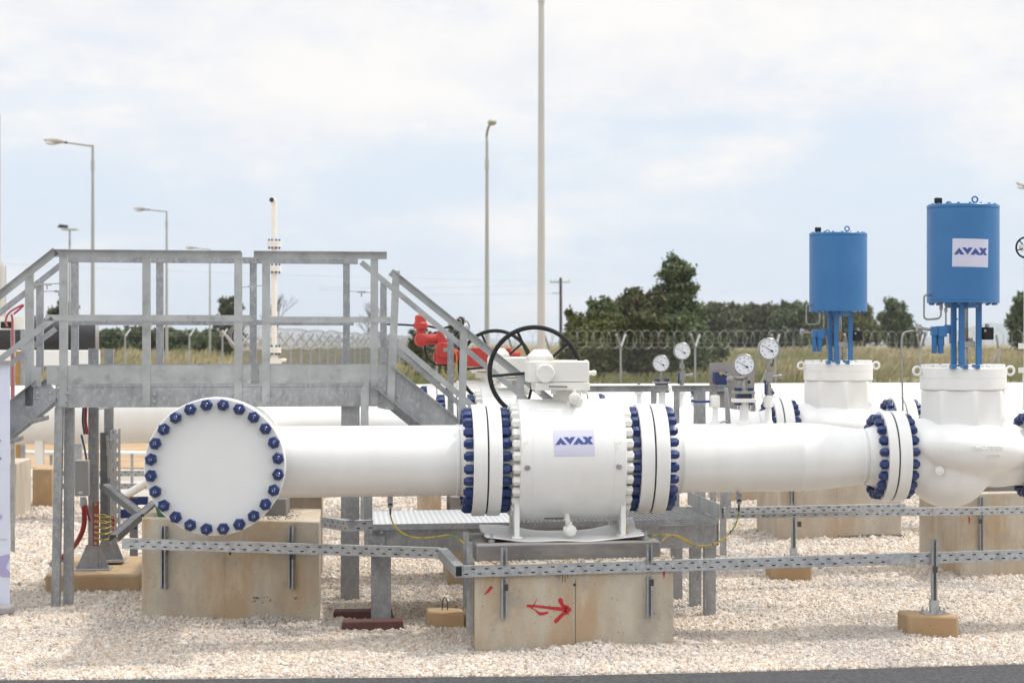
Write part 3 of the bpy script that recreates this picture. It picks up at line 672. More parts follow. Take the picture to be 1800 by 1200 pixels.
MB().tube([(XX(1660), -.04, zz(573)), (XX(1660), -.04, zz(532))], .0065, 8).cyl((XX(1660), -.04, zz(549)), (XX(1660), -.04, zz(541)), .012, seg=6).build('tubing', 'stainless', CV)
MB().tube(rounded([(XX(1687), .05, zz(560)), (XX(1678), .08, zz(565)), (XX(1678), .1, zz(630)), (XX(1705), .12, zz(634))], .04), .006, 8).build('tubing', 'stainless', CV)
mb = MB(); flange_mb(mb, XX(1564), XX(1585), R3); mb.build('flange', 'white paint', CV)
mb = MB(); flange_mb(mb, XX(1806), XX(1826), R3); mb.build('flange', 'white paint', CV)
mb = MB(); mb.lathe((XX(1561), 0, Z0), (1, 0, 0), [(0, .328), (.013, .328)], 48); mb.build('gasket', 'gasket', CV)
for xa, xb in ((1545, 1585), (1806, 1850)):
    bp = bolt_proto('bolt', XX(xb)-XX(xa), .0355, .052, .012, .022, None); ring_of(bp, 'bolt', 'blue paint', CV, XX(xa), .288, 20)
MB().lathe((XX(1631), -.325, zz(822)), (-.25, -1, 0), [(0, .034), (.014, .034), (.018, .030)], 24).lathe((XX(1631)-.004, -.34, zz(822)), (-.25, -1, 0), [(0, .012), (.014, .011)], 14).build('plug', 'white paint', CV)
# casting marks, raised on the body
def casting(txt, px, py, h, rot_, y):
    fc = bpy.data.curves.new('t', 'FONT'); fc.body = txt; fc.size = h; fc.extrude = .003; fc.align_x = 'CENTER'
    fo = bpy.data.objects.new('t', fc); C.objects.link(fo)
    dg = bpy.context.evaluated_depsgraph_get(); me = bpy.data.meshes.new_from_object(fo.evaluated_get(dg)); bpy.data.objects.remove(fo)
    o = bpy.data.objects.new('casting_mark', me); C.objects.link(o); me.materials.clear(); me.materials.append(M['white paint'])
    o.parent = CV; o.location = V((XX(px, y), y, ZZ(px, py, y)))-CV.location; o.rotation_euler = rot_; return o
bpy.context.view_layer.update()
from mathutils.bvhtree import BVHTree
_dg = bpy.context.evaluated_depsgraph_get(); _bv = BVHTree.FromObject(body, _dg)
def on_body(px, py):
    p = PY(px, py, -.4); h = _bv.ray_cast(p-CV.location-V((0, 1.5, 0)), V((0, 1, 0)))
    return (h[0]+CV.location, h[1]) if h[0] else (p, V((0, -1, 0)))
def cast2(txt, px, py, h):
    o = casting(txt, px, py, h, (0, 0, 0), -.4); c, nn_ = on_body(px, py)
    z = nn_.normalized(); x = V((0, 0, 1)).cross(z).normalized()*-1; y = z.cross(x).normalized()
    m = Matrix((x, y, z)).transposed(); o.rotation_euler = m.to_euler(); o.location = c-CV.location+z*.001
cast2('A052LOCHRZ', 1731, 783, .040); cast2('GFS18', 1742, 797, .036)

def on_act(u, w, d=0):
    r = .276+d; th = u/.276; return V((cvx+r*math.sin(th), -r*math.cos(th), Z0+w))
ua = .276*math.asin((XX(1707, -.27)-cvx)/.276)
sign('paper_sign', 'white-bordered paper sign on the larger blue actuator drum', on_act, ua, zz(447)-Z0, .275, .20, rot=rad(-1.2), border=.010)

# ---- outlet pipe
op = thing('outlet_pipe', 'white flanged pipe leaving the right edge beyond the nearest control valve', 'pipe', (XX(1828), 0, Z0), 'outlet pipes of the control valves')
mb = MB(); flange_mb(mb, XX(1829), XX(1850), R3); mb.build('flange', 'white paint', op)
mb = MB(); mb.lathe((XX(1845), 0, Z0), (1, 0, 0), [(0, .26), (.08, .207), (5.5, .207)], 40); mb.build('pipe', 'white paint', op)

# ================================================================ second and third rows
def shift(o, y, label=None):
    o.location.y += y
    if label: o['label'] = label
    return o
bv2 = shift(copy_tree(bv, skip=('chalk_note',)), ROW, 'white ball valve with a smaller black handwheel, in the second pipe line behind the stairs')
sp2 = shift(copy_tree(spool), ROW, 'white reducing pipe of the second line, behind the two small gauges')
cv2 = shift(copy_tree(CV, skip=('casting_mark',)), ROW, 'white control valve with the smaller plain blue actuator drum, in the second line')
op2 = shift(copy_tree(op), ROW, 'white flanged pipe after the plain blue actuator, seen left of the nearest control valve')
g3 = gauge('small dial gauge lowest and leftmost of the four, behind the walkway rail', 1162, 638.5, 19.0, 686, (-.10, -1, 0), 'short', y=ROW)
g4 = gauge('small dial gauge between two fence posts, second from left', 1199, 617, 19.3, 690, (.06, -1, 0), 'tall', y=ROW)
bv3 = shift(copy_tree(bv, skip=('chalk_note', 'gearbox', 'handwheel', 'plug')), 2*ROW, 'white ball valve driven by a red actuator, in the third line behind the stairs')
# third line to the right: plain pipe with two flange pairs
op3 = thing('third_line_pipe', 'white pipe of the third line running behind the grey instrument panel', 'pipe', (XX(1141), 2*ROW, Z0))
mb = MB(); mb.lathe((XX(1141), 2*ROW, Z0), (1, 0, 0), [(0, .318), (.08, .256), (11, .256)], 40); mb.build('pipe', 'white paint', op3)
mb = MB(); flange_mb(mb, XX(1141), XX(1165), .405, y=2*ROW, seg=48); mb.build('flange', 'white paint', op3)
for px in (1228, 1318):
    x = XX(px, 2*ROW)
    MB().lathe((x, 2*ROW, Z0), (1, 0, 0), [(0, .38), (.09, .38)], 48).lathe((x+.10, 2*ROW, Z0), (1, 0, 0), [(0, .38), (.09, .38)], 48).build('flange_pair', 'white paint', op3)
    bp = bolt_proto('bolt', .19, .034, .05, .016, .019, None); ring_of(bp, 'bolt', 'blue paint', op3, x, .33, 20, y=2*ROW)
# far cross header
FH = 11.45
fh = thing('cross_header', 'long thick white pipe crossing the site behind all three lines', 'pipe', (0, FH, Z0))
MB().lathe((-16, FH, ZH-.02), (1, 0, 0), [(0, .355), (34, .355)], 48).build('pipe', 'white paint', fh)
for x in (-9.3, -6.9, -2, 3, 8):
    MB().box((x-.09, FH-.12, .45), (x+.09, FH+.12, ZH-.36)).box((x-.16, FH-.2, .43), (x+.16, FH+.2, .46)).build('pipe_support', 'cream paint', fh)
# ================================================================ red actuator of the third line's valve
ya = 2*ROW
def XA(px): return XX(px, ya)
def ZA(py): return ZZ(800, py, ya)
ra_ = MB()
ra_.cyl((XA(760), ya, ZA(632)), (XA(1000), ya, ZA(632)), .001, seg=6)
rd = MB().box((XA(826), ya-.22, ZA(644)), (XA(896), ya+.22, ZA(611))).hexa(
    [(XA(800), ya-.13, ZA(640)), (XA(828), ya-.2, ZA(644)), (XA(828), ya+.2, ZA(644)), (XA(800), ya+.13, ZA(640))],
    [(XA(800), ya-.13, ZA(618)), (XA(828), ya-.2, ZA(612)), (XA(828), ya+.2, ZA(612)), (XA(800), ya+.13, ZA(618))]
  ).cyl((XA(890), ya-.05, ZA(625)), (XA(914), ya-.05, ZA(625)), .055, seg=20).build('red_gearbox', 'red paint', bv3, bevel=.01)
mb = MB().box((XA(766), ya-.15, ZA(640)), (XA(789), ya+.10, ZA(603))).cyl((XA(778), ya-.15, ZA(615)), (XA(778), ya-.24, ZA(615)), .085, seg=28).box((XA(762), ya-.1, ZA(634)), (XA(768), ya+.05, ZA(619)))
mb.cyl((XA(785), ya, ZA(625)), (XA(805), ya, ZA(625)), .075, seg=20)
mb.hexa([(XA(768), ya-.12, ZA(606)), (XA(790), ya-.12, ZA(606)), (XA(790), ya+.1, ZA(606)), (XA(768), ya+.1, ZA(606))], [(XA(768), ya-.1, ZA(582)), (XA(776), ya-.1, ZA(582)), (XA(776), ya+.08, ZA(582)), (XA(768), ya+.08, ZA(582))])
mo = mb.build('motor_head', 'red paint', bv3, bevel=.008)
MB().box((XA(777.5), ya-.25, ZA(618)), (XA(787), ya-.242, ZA(611))).build('name_plate', 'stainless', mo)
mb = MB().cyl((XA(738), ya-.05, ZA(597)), (XA(775), ya-.05, ZA(595)), .062, .055, seg=24).lathe((XA(740), ya+.0, ZA(597)), (0, -1, 0), [(0, .075), (.06, .078), (.07, .07), (.17, .07), (.175, .06)], 28)
mb.lathe((XA(739), ya-.06, ZA(594)), (0, 0, 1), [(0, .05), (ZA(578)-ZA(594), .05), (ZA(578)-ZA(594), .078), (ZA(568)-ZA(594), .078), (ZA(567)-ZA(594), .066), (ZA(556)-ZA(594), .062), (ZA(553)-ZA(594), .04)], 8)
mb.build('switch_head', 'red paint', bv3, bevel=.004)
MB().torus((XA(779), ya+.30, ZA(612)), (0, 1, 0), .19, .013, 48, 10).build('handwheel', 'black rubber', bv3)
MB().tube(smooth_path([(XA(735), ya-.06, ZA(573)), (XA(712), ya-.06, ZA(571)), (XA(680), ya-.05, ZA(570))]), .011, 8).tube(smooth_path([(XA(752), ya-.05, ZA(573)), (XA(775), ya, ZA(577)), (XA(800), ya, ZA(570)), (XA(806), ya+.02, ZA(560)), (XA(812), ya+.02, ZA(559)), (XA(814), ya, ZA(570)), (XA(800), ya-.02, ZA(590))]), .012, 8).build('cable', 'black rubber', bv3)
mb = MB()
for k in range(5):
    mb.tube(smooth_path([(XA(799+k*2.2), ya+.02*k, ZA(580)), (XA(801+k*2.4), ya+.02*k, ZA(564+k)), (XA(806+k*2.2), ya+.02*k, ZA(560-k*.6)), (XA(811+k*1.8), ya+.02*k, ZA(566)), (XA(808+k*1.8), ya, ZA(576))]), .0085, 6)
mb.tube(smooth_path([(XA(812), ya, ZA(575)), (XA(818), ya, ZA(565)), (XA(822), ya, ZA(566)), (XA(825), ya, ZA(574)), (XA(822), ya, ZA(585))]), .009, 6)
mb.build('coiled_hose', 'stainless', bv3)
MB().tube(smooth_path([(XA(776), ya-.2, ZA(642)), (XA(779), ya-.2, ZA(655)), (XA(786), ya-.2, ZA(662)), (XA(798), ya-.2, ZA(652)), (XA(801), ya-.2, ZA(630)), (XA(799), ya-.2, ZA(615))]), .005, 6).build('earth_wire', 'yellow green cable', bv3)
MB().box((XA(828), ya-.18, ZA(652)), (XA(878), ya+.18, ZA(644)+.003)).cyl((XA(850), ya, ZA(664)), (XA(850), ya, ZA(650)), .09, seg=20).cyl((XA(832), ya-.15, ZA(655)), (XA(832), ya-.15, ZA(650)), .03, seg=10).build('mounting_plate', 'cream paint', bv3)

# ================================================================ concrete supports
def frontline(a, b, z=0): return PZ(a[0], a[1], z), PZ(b[0], b[1], z)
FOOT = []
def block(name, label, cat, a, b, ztop, depth, m='concrete', group=None, bevel=.012, zbot=-.35, jitter=0):
    p, q = frontline(a, b); d = (q-p).normalized(); n = V((0, 1, 0))
    c = (p+q)/2
    root = thing(name, label, cat, (c.x, c.y, 0), group)
    mb = MB(); dn = V((0, 0, zbot)); u = V((0, 0, ztop))
    pts = [p, q, q+n*depth, p+n*depth]; FOOT.append((p.x, q.x, p.y, q.y, depth))
    mb.hexa([x+dn for x in pts], [x+u for x in pts])
    mb.build('concrete_body', m, root, bevel=bevel)
    return root, p, q, d, n
def on_face(px, py, p, d, off=.0):      # pixel on the vertical face through p along d
    nn = V((-d.y, d.x, 0)); r = ray(px, py); t = (p-CAM).dot(nn)/r.dot(nn); return CAM+r*t-nn*off
def strut(root, x, y, z0, z1, d=V((1, 0, 0)), w=.041, dep=.041, name='strut_channel'):   # slotted channel, open towards the camera
    n = V((-d.y, d.x, 0)); c = V((x, y, 0)); mb = MB(); t = .004
    def plate(a, b, e0, e1):  # a,b along d ; e0,e1 along n
        P = [c+d*a+n*e0, c+d*b+n*e0, c+d*b+n*e1, c+d*a+n*e1]
        mb.hexa([p+V((0, 0, z0)) for p in P], [p+V((0, 0, z1)) for p in P])
    plate(-w/2, w/2, -t, 0); plate(-w/2, -w/2+t, -dep, -t-.0005); plate(w/2-t, w/2, -dep, -t-.0005)
    plate(-w/2+t+.0005, -w/2+.011, -dep, -dep+t); plate(w/2-.011, w/2-t-.0005, -dep, -dep+t)
    return mb.build(name, 'galvanized', root)

# block under the ball valve
BV_, p, q, d, n = block('concrete_block', 'beige concrete block with red sprayed arrow, under the ball valve with the paper sign', 'concrete block', (835, 1150), (1184, 1137), ZZ(1000, 984, -.62), 1.30, group='big concrete pipe supports')
bvp, bvd = p, d
gs = MB(); zt = ZZ(1000, 984, -.62)+.001
e0, e1 = p+d*.015+n*.07, q-d*.085+n*.06
gs.hexa([V((v.x, v.y, zt-.02)) for v in (e0, e1, e1+n*1.05, e0+n*1.05)], [V((v.x, v.y, SLT-.002)) for v in (e0, e1, e1+n*1.05, e0+n*1.05)])
gs.build('grout_slab', 'grout', BV_, bevel=.01)
# formwork marks
mb = MB()
for px, w in ((1001, .006), (1009, .012), (843, .006), (1178, .006)):
    b = on_face(px, 1060, p, d, 0); mb.hexa([b+d*s*w/2+n*e+V((0, 0, -.3-b.z)) for s, e in ((-1, -.0022), (1, -.0022), (1, .01), (-1, .01))], [b+d*s*w/2+n*e+V((0, 0, zt-.02-b.z)) for s, e in ((-1, -.0022), (1, -.0022), (1, .01), (-1, .01))])
mb.build('form_seam', 'pale concrete', BV_)
mb = MB(); b = on_face(1011, 1040, p, d, .0028); mb.bar(V((b.x, b.y, -.02)), V((b.x, b.y, zt-.13)), .0035, .0012, up=n); b = on_face(1010, 1027, p, d, 0); mb.lathe(b, -n, [(0, .011), (.0035, .011)], 16)
b = on_face(1004, 1010, p, d, .0025)
for k in range(5):
    b = on_face(978+k*5+random.uniform(-1, 1), 1008, p, d, .0012); mb.bar(b, b-V((0, 0, random.uniform(.02, .07))), .003, .001, up=n)
mb.build('tie_hole', 'gasket', BV_)
mb = MB()
def stroke(mb, pts, ws, p, d):
    n_ = V((-d.y, d.x, 0)); P = [on_face(x, y, p, d, .002) for x, y in pts]
    P = smooth_path(P, 5); W_ = np.interp(np.linspace(0, 1, len(P)), np.linspace(0, 1, len(ws)), ws)
    vs = []; fs = []
    for i, c in enumerate(P):
        t = (P[min(i+1, len(P)-1)]-P[max(i-1, 0)]).normalized(); s = t.cross(n_).normalized()*W_[i]*(1+random.uniform(-.12, .12))
        vs += [c+s, c-s]
    k = len(P)
    for i in range(k-1): fs.append((2*i, 2*i+1, 2*i+3, 2*i+2))
    mb.add(vs, fs)
    for i in (0, k-1): mb.lathe(P[i]+n_*.0002, -n_, [(0, W_[i]), (.0004, W_[i])], 12)
stroke(mb, [(928, 1064), (945, 1065), (970, 1068), (1000, 1071)], [.011, .008, .012, .017], p, d)
stroke(mb, [(985, 1054), (989, 1063), (999, 1070), (989, 1079), (977, 1091)], [.016, .012, .019, .013, .014], p, d)
stroke(mb, [(932, 1066), (940, 1071), (950, 1078), (962, 1076)], [.006, .003, .012, .008], p, d)
stroke(mb, [(943, 1052), (940, 1060), (934, 1065)], [.002, .003, .005], p, d)
stroke(mb, [(852, 1044), (858, 1038), (863, 1032)], [.004, .009, .011], p, d)
stroke(mb, [(1167, 1002), (1167, 1016)], [.010, .002], p, d)
for k in range(7):
    x = 993+k*1.3; stroke(mb, [(x, 1072), (x, 1077+random.uniform(0, 4))], [.0018, .0008], p, d)
mb.build('sprayed_arrow', 'spray red', BV_, fixn=False)
for px in (885, 1140):
    for (a, b_) in ((962, 994), (1016, 1087)) if px == 885 else ((957, 991), (1012, 1083)):
        f0 = on_face(px, a, p, d); f1 = on_face(px, b_, p, d); strut(BV_, f0.x, f0.y, f1.z, f0.z, d)
f = on_face(836, 1000, p, d); strut(BV_, f.x-.012, f.y+.16, .12, zt+.14, V((0, -1, 0)), w=.045); strut(BV_, f.x-.012, f.y+.62, .25, zt+.17, V((0, -1, 0)), w=.045)
# hold-down studs
for px, py in ((864, 941), (1135, 939)):
    x, y = XX(px, -.5), -.5; MB().cyl((x, y, SLT-.01), (x, y, SLT+.06), .012, seg=10).lathe((x, y, SLT), (0, 0, 1), [(0, .024), (.02, .024)], 6).build('anchor_stud', 'galvanized', BV_)

# block under the header
BH, p, q, d, n = block('concrete_block', 'beige concrete block under the large header pipe, below the blind flange', 'concrete block', (249, 1090), (562, 1101), ZZ(400, 922, .75), 1.3, group='big concrete pipe supports')
hp, hdv = p, d; zth = ZZ(400, 922, .75)
mb = MB()
for px, w in ((393, .006), (255, .005), (555, .005)):
    b = on_face(px, 1000, p, d, 0); mb.hexa([b+d*s*w/2+n*e+V((0, 0, -.3-b.z)) for s, e in ((-1, -.0022), (1, -.0022), (1, .01), (-1, .01))], [b+d*s*w/2+n*e+V((0, 0, zth-.02-b.z)) for s, e in ((-1, -.0022), (1, -.0022), (1, .01), (-1, .01))])
mb.build('form_seam', 'pale concrete', BH)
b = on_face(405, 972, p, d, 0); MB().lathe(b, -n, [(0, .012), (.003, .012)], 16).build('tie_hole', 'gasket', BH)
for px, t0, t1 in ((291, 924, 1034), (515, 923, 1034)):
    f0 = on_face(px, t0, p, d); f1 = on_face(px, t1, p, d); strut(BH, f0.x, f0.y, f1.z, f0.z, d)
x0, x1 = XX(380, 1.2), XX(504, 1.2); pc = PD(420, 900, 16.9)
mb = MB()
for k in range(16):
    x_ = random.choice((445, 450, 458, 470, 475, 516, 520))+random.uniform(-6, 6); y_ = 1053+random.uniform(-4, 5); stroke(mb, [(x_, y_), (x_+random.uniform(1, 6), y_+random.uniform(-2, 2))], [.002, .0035, .001], hp, hdv)
mb.build('scuff_marks', 'gasket', BH, fixn=False)
gb = thing('grout_pedestal', 'dark grey grout pad on the block under the header pipe', 'grout pad', (pc.x, pc.y, zth))
mb = MB(); a = PD(360, 910, 17.05); b = PD(503, 910, 17.0); mb.hexa([(a.x, a.y, zth-.01), (b.x, b.y, zth-.01), (b.x+.02, b.y+.75, zth-.01), (a.x, a.y+.75, zth-.01)], [(a.x, a.y, zth+.135), (b.x, b.y, zth+.135), (b.x+.02, b.y+.75, zth+.135), (a.x, a.y+.75, zth+.135)])
mb.build('grout_block', 'grout', gb, bevel=.01)
sd2 = thing('pipe_shoe', 'green painted steel pipe shoe peeking out behind the blind flange', 'pipe shoe', (a.x-.2, a.y, zth))
u = PD(289, 900, 16.9); MB().hexa([(u.x-.05, u.y, zth+.005), (u.x+.45, u.y, zth+.005), (u.x+.45, u.y+.5, zth+.005), (u.x-.05, u.y+.5, zth+.005)], [(u.x-.10, u.y, zth+.20), (u.x+.45, u.y, zth+.20), (u.x+.45, u.y+.5, zth+.20), (u.x-.10, u.y+.5, zth+.20)]).build('shoe_plate', 'green paint', sd2)

def simple_block(label, a, b, ytop_px, depth, m='concrete', group=None, cat='concrete block', bevel=.012, name='concrete_block'):
    p, q = frontline(a, b); Z_ = (p-CAM).dot(Fw); zt_ = EYE-(ytop_px-HOR)*Z_/FPX
    return block(name, label, cat, a, b, zt_, depth, m, group, bevel)+(zt_,)
G_ = 'big concrete pipe supports'
# under the two control valves, right
B1, p, q, d, n, z1 = simple_block('beige concrete block at the right edge, under the control valve with paper sign', (1689, 1021), (1990, 1005), 868, 1.45, group=G_)
r1p, r1d = p, d
f0 = on_face(1722, 873, p, d); f1 = on_face(1722, 967, p, d); strut(B1, f0.x, f0.y, f1.z, f0.z, d, w=.036)
mb = MB(); stroke(mb, [(1703, 920), (1704, 912), (1702, 908)], [.004, .009, .005], p, d); mb.build('sprayed_mark', 'spray red', B1, fixn=False)
mb = MB()
for k, (px, w) in enumerate(((1694, .006), (1800, .006))):
    b = on_face(px, 930, p, d, 0); mb.hexa([b+d*s*w/2+n*e+V((0, 0, -.3-b.z)) for s, e in ((-1, -.0022), (1, -.0022), (1, .01), (-1, .01))], [b+d*s*w/2+n*e+V((0, 0, z1-.02-b.z)) for s, e in ((-1, -.0022), (1, -.0022), (1, .01), (-1, .01))])
mb.build('form_seam', 'pale concrete', B1)
gp = PY(1760, 860, 1.1); MB().hexa([(p.x+.25, p.y+.3, z1-.01), (p.x+1.8, p.y+.3, z1-.01), (p.x+1.8, p.y+1.3, z1-.01), (p.x+.25, p.y+1.3, z1-.01)], [(p.x+.25, p.y+.3, z1+.08), (p.x+1.8, p.y+.3, z1+.08), (p.x+1.8, p.y+1.3, z1+.08), (p.x+.25, p.y+1.3, z1+.08)]).build('grout_slab', 'grout', B1, bevel=.01)
B2, p, q, d, n, z2 = simple_block('wide beige concrete block with dark damp foot, behind the narrowing pipe', (1370, 955), (1585, 948), 846, 1.3, 'pale concrete', G_)
mb = MB(); stroke(mb, [(1370.5, 950), (1400, 953), (1450, 950), (1500, 945), (1540, 944), (1584, 944)], [.01, .014, .02, .03, .035, .035], p, d); mb.build('damp_foot', 'grout', B2, fixn=False)
f0 = on_face(1392, 850, p, d); f1 = on_face(1392, 900, p, d); strut(B2, f0.x, f0.y, f1.z, f0.z, d, w=.04)
mb = MB()
for px, w in ((1471, .008), (1376, .006)):
    b = on_face(px, 900, p, d, 0); mb.hexa([b+d*s*w/2+n*e+V((0, 0, -.3-b.z)) for s, e in ((-1, -.0022), (1, -.0022), (1, .01), (-1, .01))], [b+d*s*w/2+n*e+V((0, 0, z2-.02-b.z)) for s, e in ((-1, -.0022), (1, -.0022), (1, .01), (-1, .01))])
mb.build('form_seam', 'concrete', B2)
b = on_face(1475, 943, p, d, 0); MB().lathe(b, -n, [(0, .014), (.003, .014)], 14).build('tie_hole', 'gasket', B2)
simple_block('pale concrete block glimpsed under the pipe just right of the walkway end', (1272, 884), (1345, 883), 850, 1.3, 'pale concrete', G_)
# behind the header block, and left background
simple_block('tall pale concrete block behind the header block, seen under the white pipe', (470, 1012), (567, 1012), 874-8, 1.0, 'pale concrete', G_)
simple_block('pale concrete block at the left edge, beside the banner', (-30, 915), (27, 915), 815, 1.35, 'pale concrete', G_)
simple_block('brown concrete block carrying a pipe support, behind the left stair', (57, 895), (92, 895), 824, .9, 'brown concrete')
simple_block('small concrete block just left of the signed valve, far behind the walkway', (738, 925), (776, 925), 868, .9, 'concrete')
simple_block('small concrete block peeking from behind the valve block, left side', (787, 1030), (826, 1030), 962, .9, 'concrete')
simple_block('dark grey grout block on the ground behind the walkway deck', (792, 925), (822, 925), 873, 1.0, 'grout')
simple_block('brown concrete block behind the legs of the cable stand', (262, 935), (300, 935), 905, .8, 'brown concrete')
# small blocks
SB1, p1_, q1_, d1, n1_, zsb1 = simple_block('small brown concrete block with slotted post at lower right', (1596, 1122), (1686, 1125), 1080, .32, 'brown concrete', 'small concrete blocks with tray posts', bevel=.02)
SB2, p2_, q2_, d2, n2_, zsb2 = simple_block('small brown concrete block with slotted post, between the two cable trays', (1357, 1022), (1428, 1022), 984, .32, 'brown concrete', 'small concrete blocks with tray posts', bevel=.02)
SB3, p3_, q3_, d3, n3_, zsb3 = simple_block('small brown concrete block with a bent rebar loop on top', (751, 1107), (817, 1112), 1074, .35, 'brown concrete', bevel=.015)
c = (p3_+q3_)/2+n3_*.17; MB().tube(smooth_path([(c.x-.02, c.y, zsb3-.02), (c.x-.018, c.y, zsb3+.06), (c.x, c.y, zsb3+.095), (c.x+.018, c.y, zsb3+.06), (c.x+.02, c.y, zsb3-.02)]), .004, 6).build('rebar_loop', 'dark steel', SB3)
def tray_post(label, p, q, n, zb, ztop, rot=V((1, 0, 0))):
    c = (p+q)/2+n*.13+V((.035, 0, 0))
    r = thing('tray_post', label, 'steel post', (c.x, c.y, zb), 'slotted steel tray posts')
    strut(r, c.x, c.y, zb+.02, ztop)
    mb = MB().box((c.x-.085, c.y-.085, zb+.001), (c.x+.085, c.y+.085, zb+.009)).box((c.x-.03, c.y-.05, zb+.009), (c.x+.03, c.y+.01, zb+.10))
    for sx_ in (-1, 1):
        for sy in (-1, 1): mb.cyl((c.x+sx_*.065, c.y+sy*.06, zb), (c.x+sx_*.065, c.y+sy*.06, zb+.045), .007, seg=8); mb.lathe((c.x+sx_*.065, c.y+sy*.06, zb+.009), (0, 0, 1), [(0, .014), (.012, .014)], 6)
    mb.build('base_plate', 'bright galvanized', r); return c
tray_post('slotted steel post on the small block at lower right', p1_, q1_, n1_, zsb1, .72)
tray_post('slotted steel post on the small block between the cable trays', p2_, q2_, n2_, zsb2, .70)

# ================================================================ perforated cable trays
TZ = .579
def tray(label, pts, name='cable_tray', h=.074, w=.065, z=TZ, group='perforated cable trays', slots=True, splice=()):
    root = thing(name, label, 'cable tray', (pts[0].x, pts[0].y, z if z is not None else pts[0].z), group)
    side, other, lid, shade_fill = MB(), MB(), MB(), MB()
    for p, q in zip(pts[:-1], pts[1:]):
        p, q = (V((p.x, p.y, z)), V((q.x, q.y, z))) if z is not None else (V(p), V(q)); Lh = (q-p).length; d = (q-p)/Lh; n = V((-d.y, d.x, 0))
        def seg(mb, s0, s1, z0, z1, e0=0, e1=.002):
            P = [p+d*s0+n*e0, p+d*s1+n*e0, p+d*s1+n*e1, p+d*s0+n*e1]
            mb.hexa([x+V((0, 0, z0)) for x in P], [x+V((0, 0, z1)) for x in P])
        r1, r2, sh, sl_ = -h*.22, h*.24, .0085, .028
        if slots:
            for a, b in ((-h/2, r1-sh/2), (r1+sh/2, r2-sh/2), (r2+sh/2, h/2)): seg(side, 0, Lh, a, b)
            for row, off in ((r1, 0), (r2, .0465)):
                s = 0; k = off
                while True:
                    e = k+.065
                    seg(side, max(s, 0), min(e, Lh), row-sh/2, row+sh/2); s = e+sl_; k += .093
                    if s >= Lh: break
        else: seg(side, 0, Lh, -h/2, h/2)
        seg(other, 0, Lh, -h/2, h/2, w-.002, w); seg(other, 0, Lh, -h/2-.002, -h/2, 0, w)
        seg(shade_fill, .001, Lh-.001, -h/2+.004, h/2-.004, .010, .05)  # black filler added behind the slots, painting the shade inside the tray
        seg(lid, -.001, Lh+.001, h/2+.0002, h/2+.0025, -.002, w+.002)
    side.build('perforated_side', 'bright galvanized', root); other.build('tray_bottom', 'galvanized', root); lid.build('lid', 'bright galvanized', root); shade_fill.build('shade_filler', 'black rubber', root)
    for a, Lp in splice:
        p, q = pts[-2], pts[-1]; p = V((p.x, p.y, z)); q = V((q.x, q.y, z)); d = (q-p).normalized(); n = V((-d.y, d.x, 0)); c = PZ(a, HOR+(EYE-z)*FPX/((p-CAM).dot(Fw))) if False else p+d*a
        mb = MB().bar(c-n*.0025, c+d*Lp-n*.0025, .002, h*.92)
        for i in range(4): mb.lathe(c+d*(Lp*(i+.5)/4)-n*.003+V((0, 0, .018 if i % 2 else -.018)), -n, [(0, .006), (.004, .005)], 8)
        mb.build('splice_plate', 'bright galvanized', root)
    return root
zt_ = lambda px, py: PZ(px, py, TZ)
t1 = tray('perforated cable tray running along the front of the header block', [PD(214, 955, 16.62), PD(770, 972, 16.12), PD(799, 1004, 14.92)], z=None)
t2 = tray('long perforated cable tray passing in front of the arrow-marked block to the right', [zt_(800, 1005), zt_(1120, 996), zt_(1560, 983), zt_(1860, 974)], splice=((.02, .18),))
TZ2 = .66
t3 = tray('perforated cable tray in mid ground, right of the walkway, before the control valve blocks', [PZ(1272, 904, TZ2), PZ(1400, 902, TZ2), PZ(1640, 899, TZ2), PZ(1860, 896, TZ2)], z=TZ2, h=.066)
t4 = tray('far perforated cable tray along the damp-footed block', [PZ(1272, 898, .70), PZ(1592, 891, .70)], z=.70, h=.055)
t5 = tray('perforated cable tray behind the left stair, upper of two', [PD(57, 836, 29), PD(262, 838, 29)], z=ZZ(150, 837, 13.6), h=.07)
t6 = tray('perforated cable tray behind the left stair, lower of two', [PD(57, 861, 29), PD(262, 861, 29)], z=ZZ(150, 860, 13.6), h=.07)
t7 = tray('short dark perforated cable tray between the header block and the walkway', [PZ(564, 917, .80), PZ(612, 925, .80), PZ(656, 923, .80)], z=.80, h=.075)
# channel nuts that hold the trays
for px, py, r in ((889, 1021, t2), (1145, 1013, t2), (1644, 991, t2), (1405, 914, t3), (291, 969, t1), (515, 978, t1), (1723, 909, t3)):
    c = PZ(px, py-8, TZ if r is not t3 else TZ2); mb = MB().box((c.x-.012, c.y-.01, r.location.z-.095), (c.x+.016, c.y+.03, r.location.z-.05)); mb.build('clamp', 'dark steel', r)

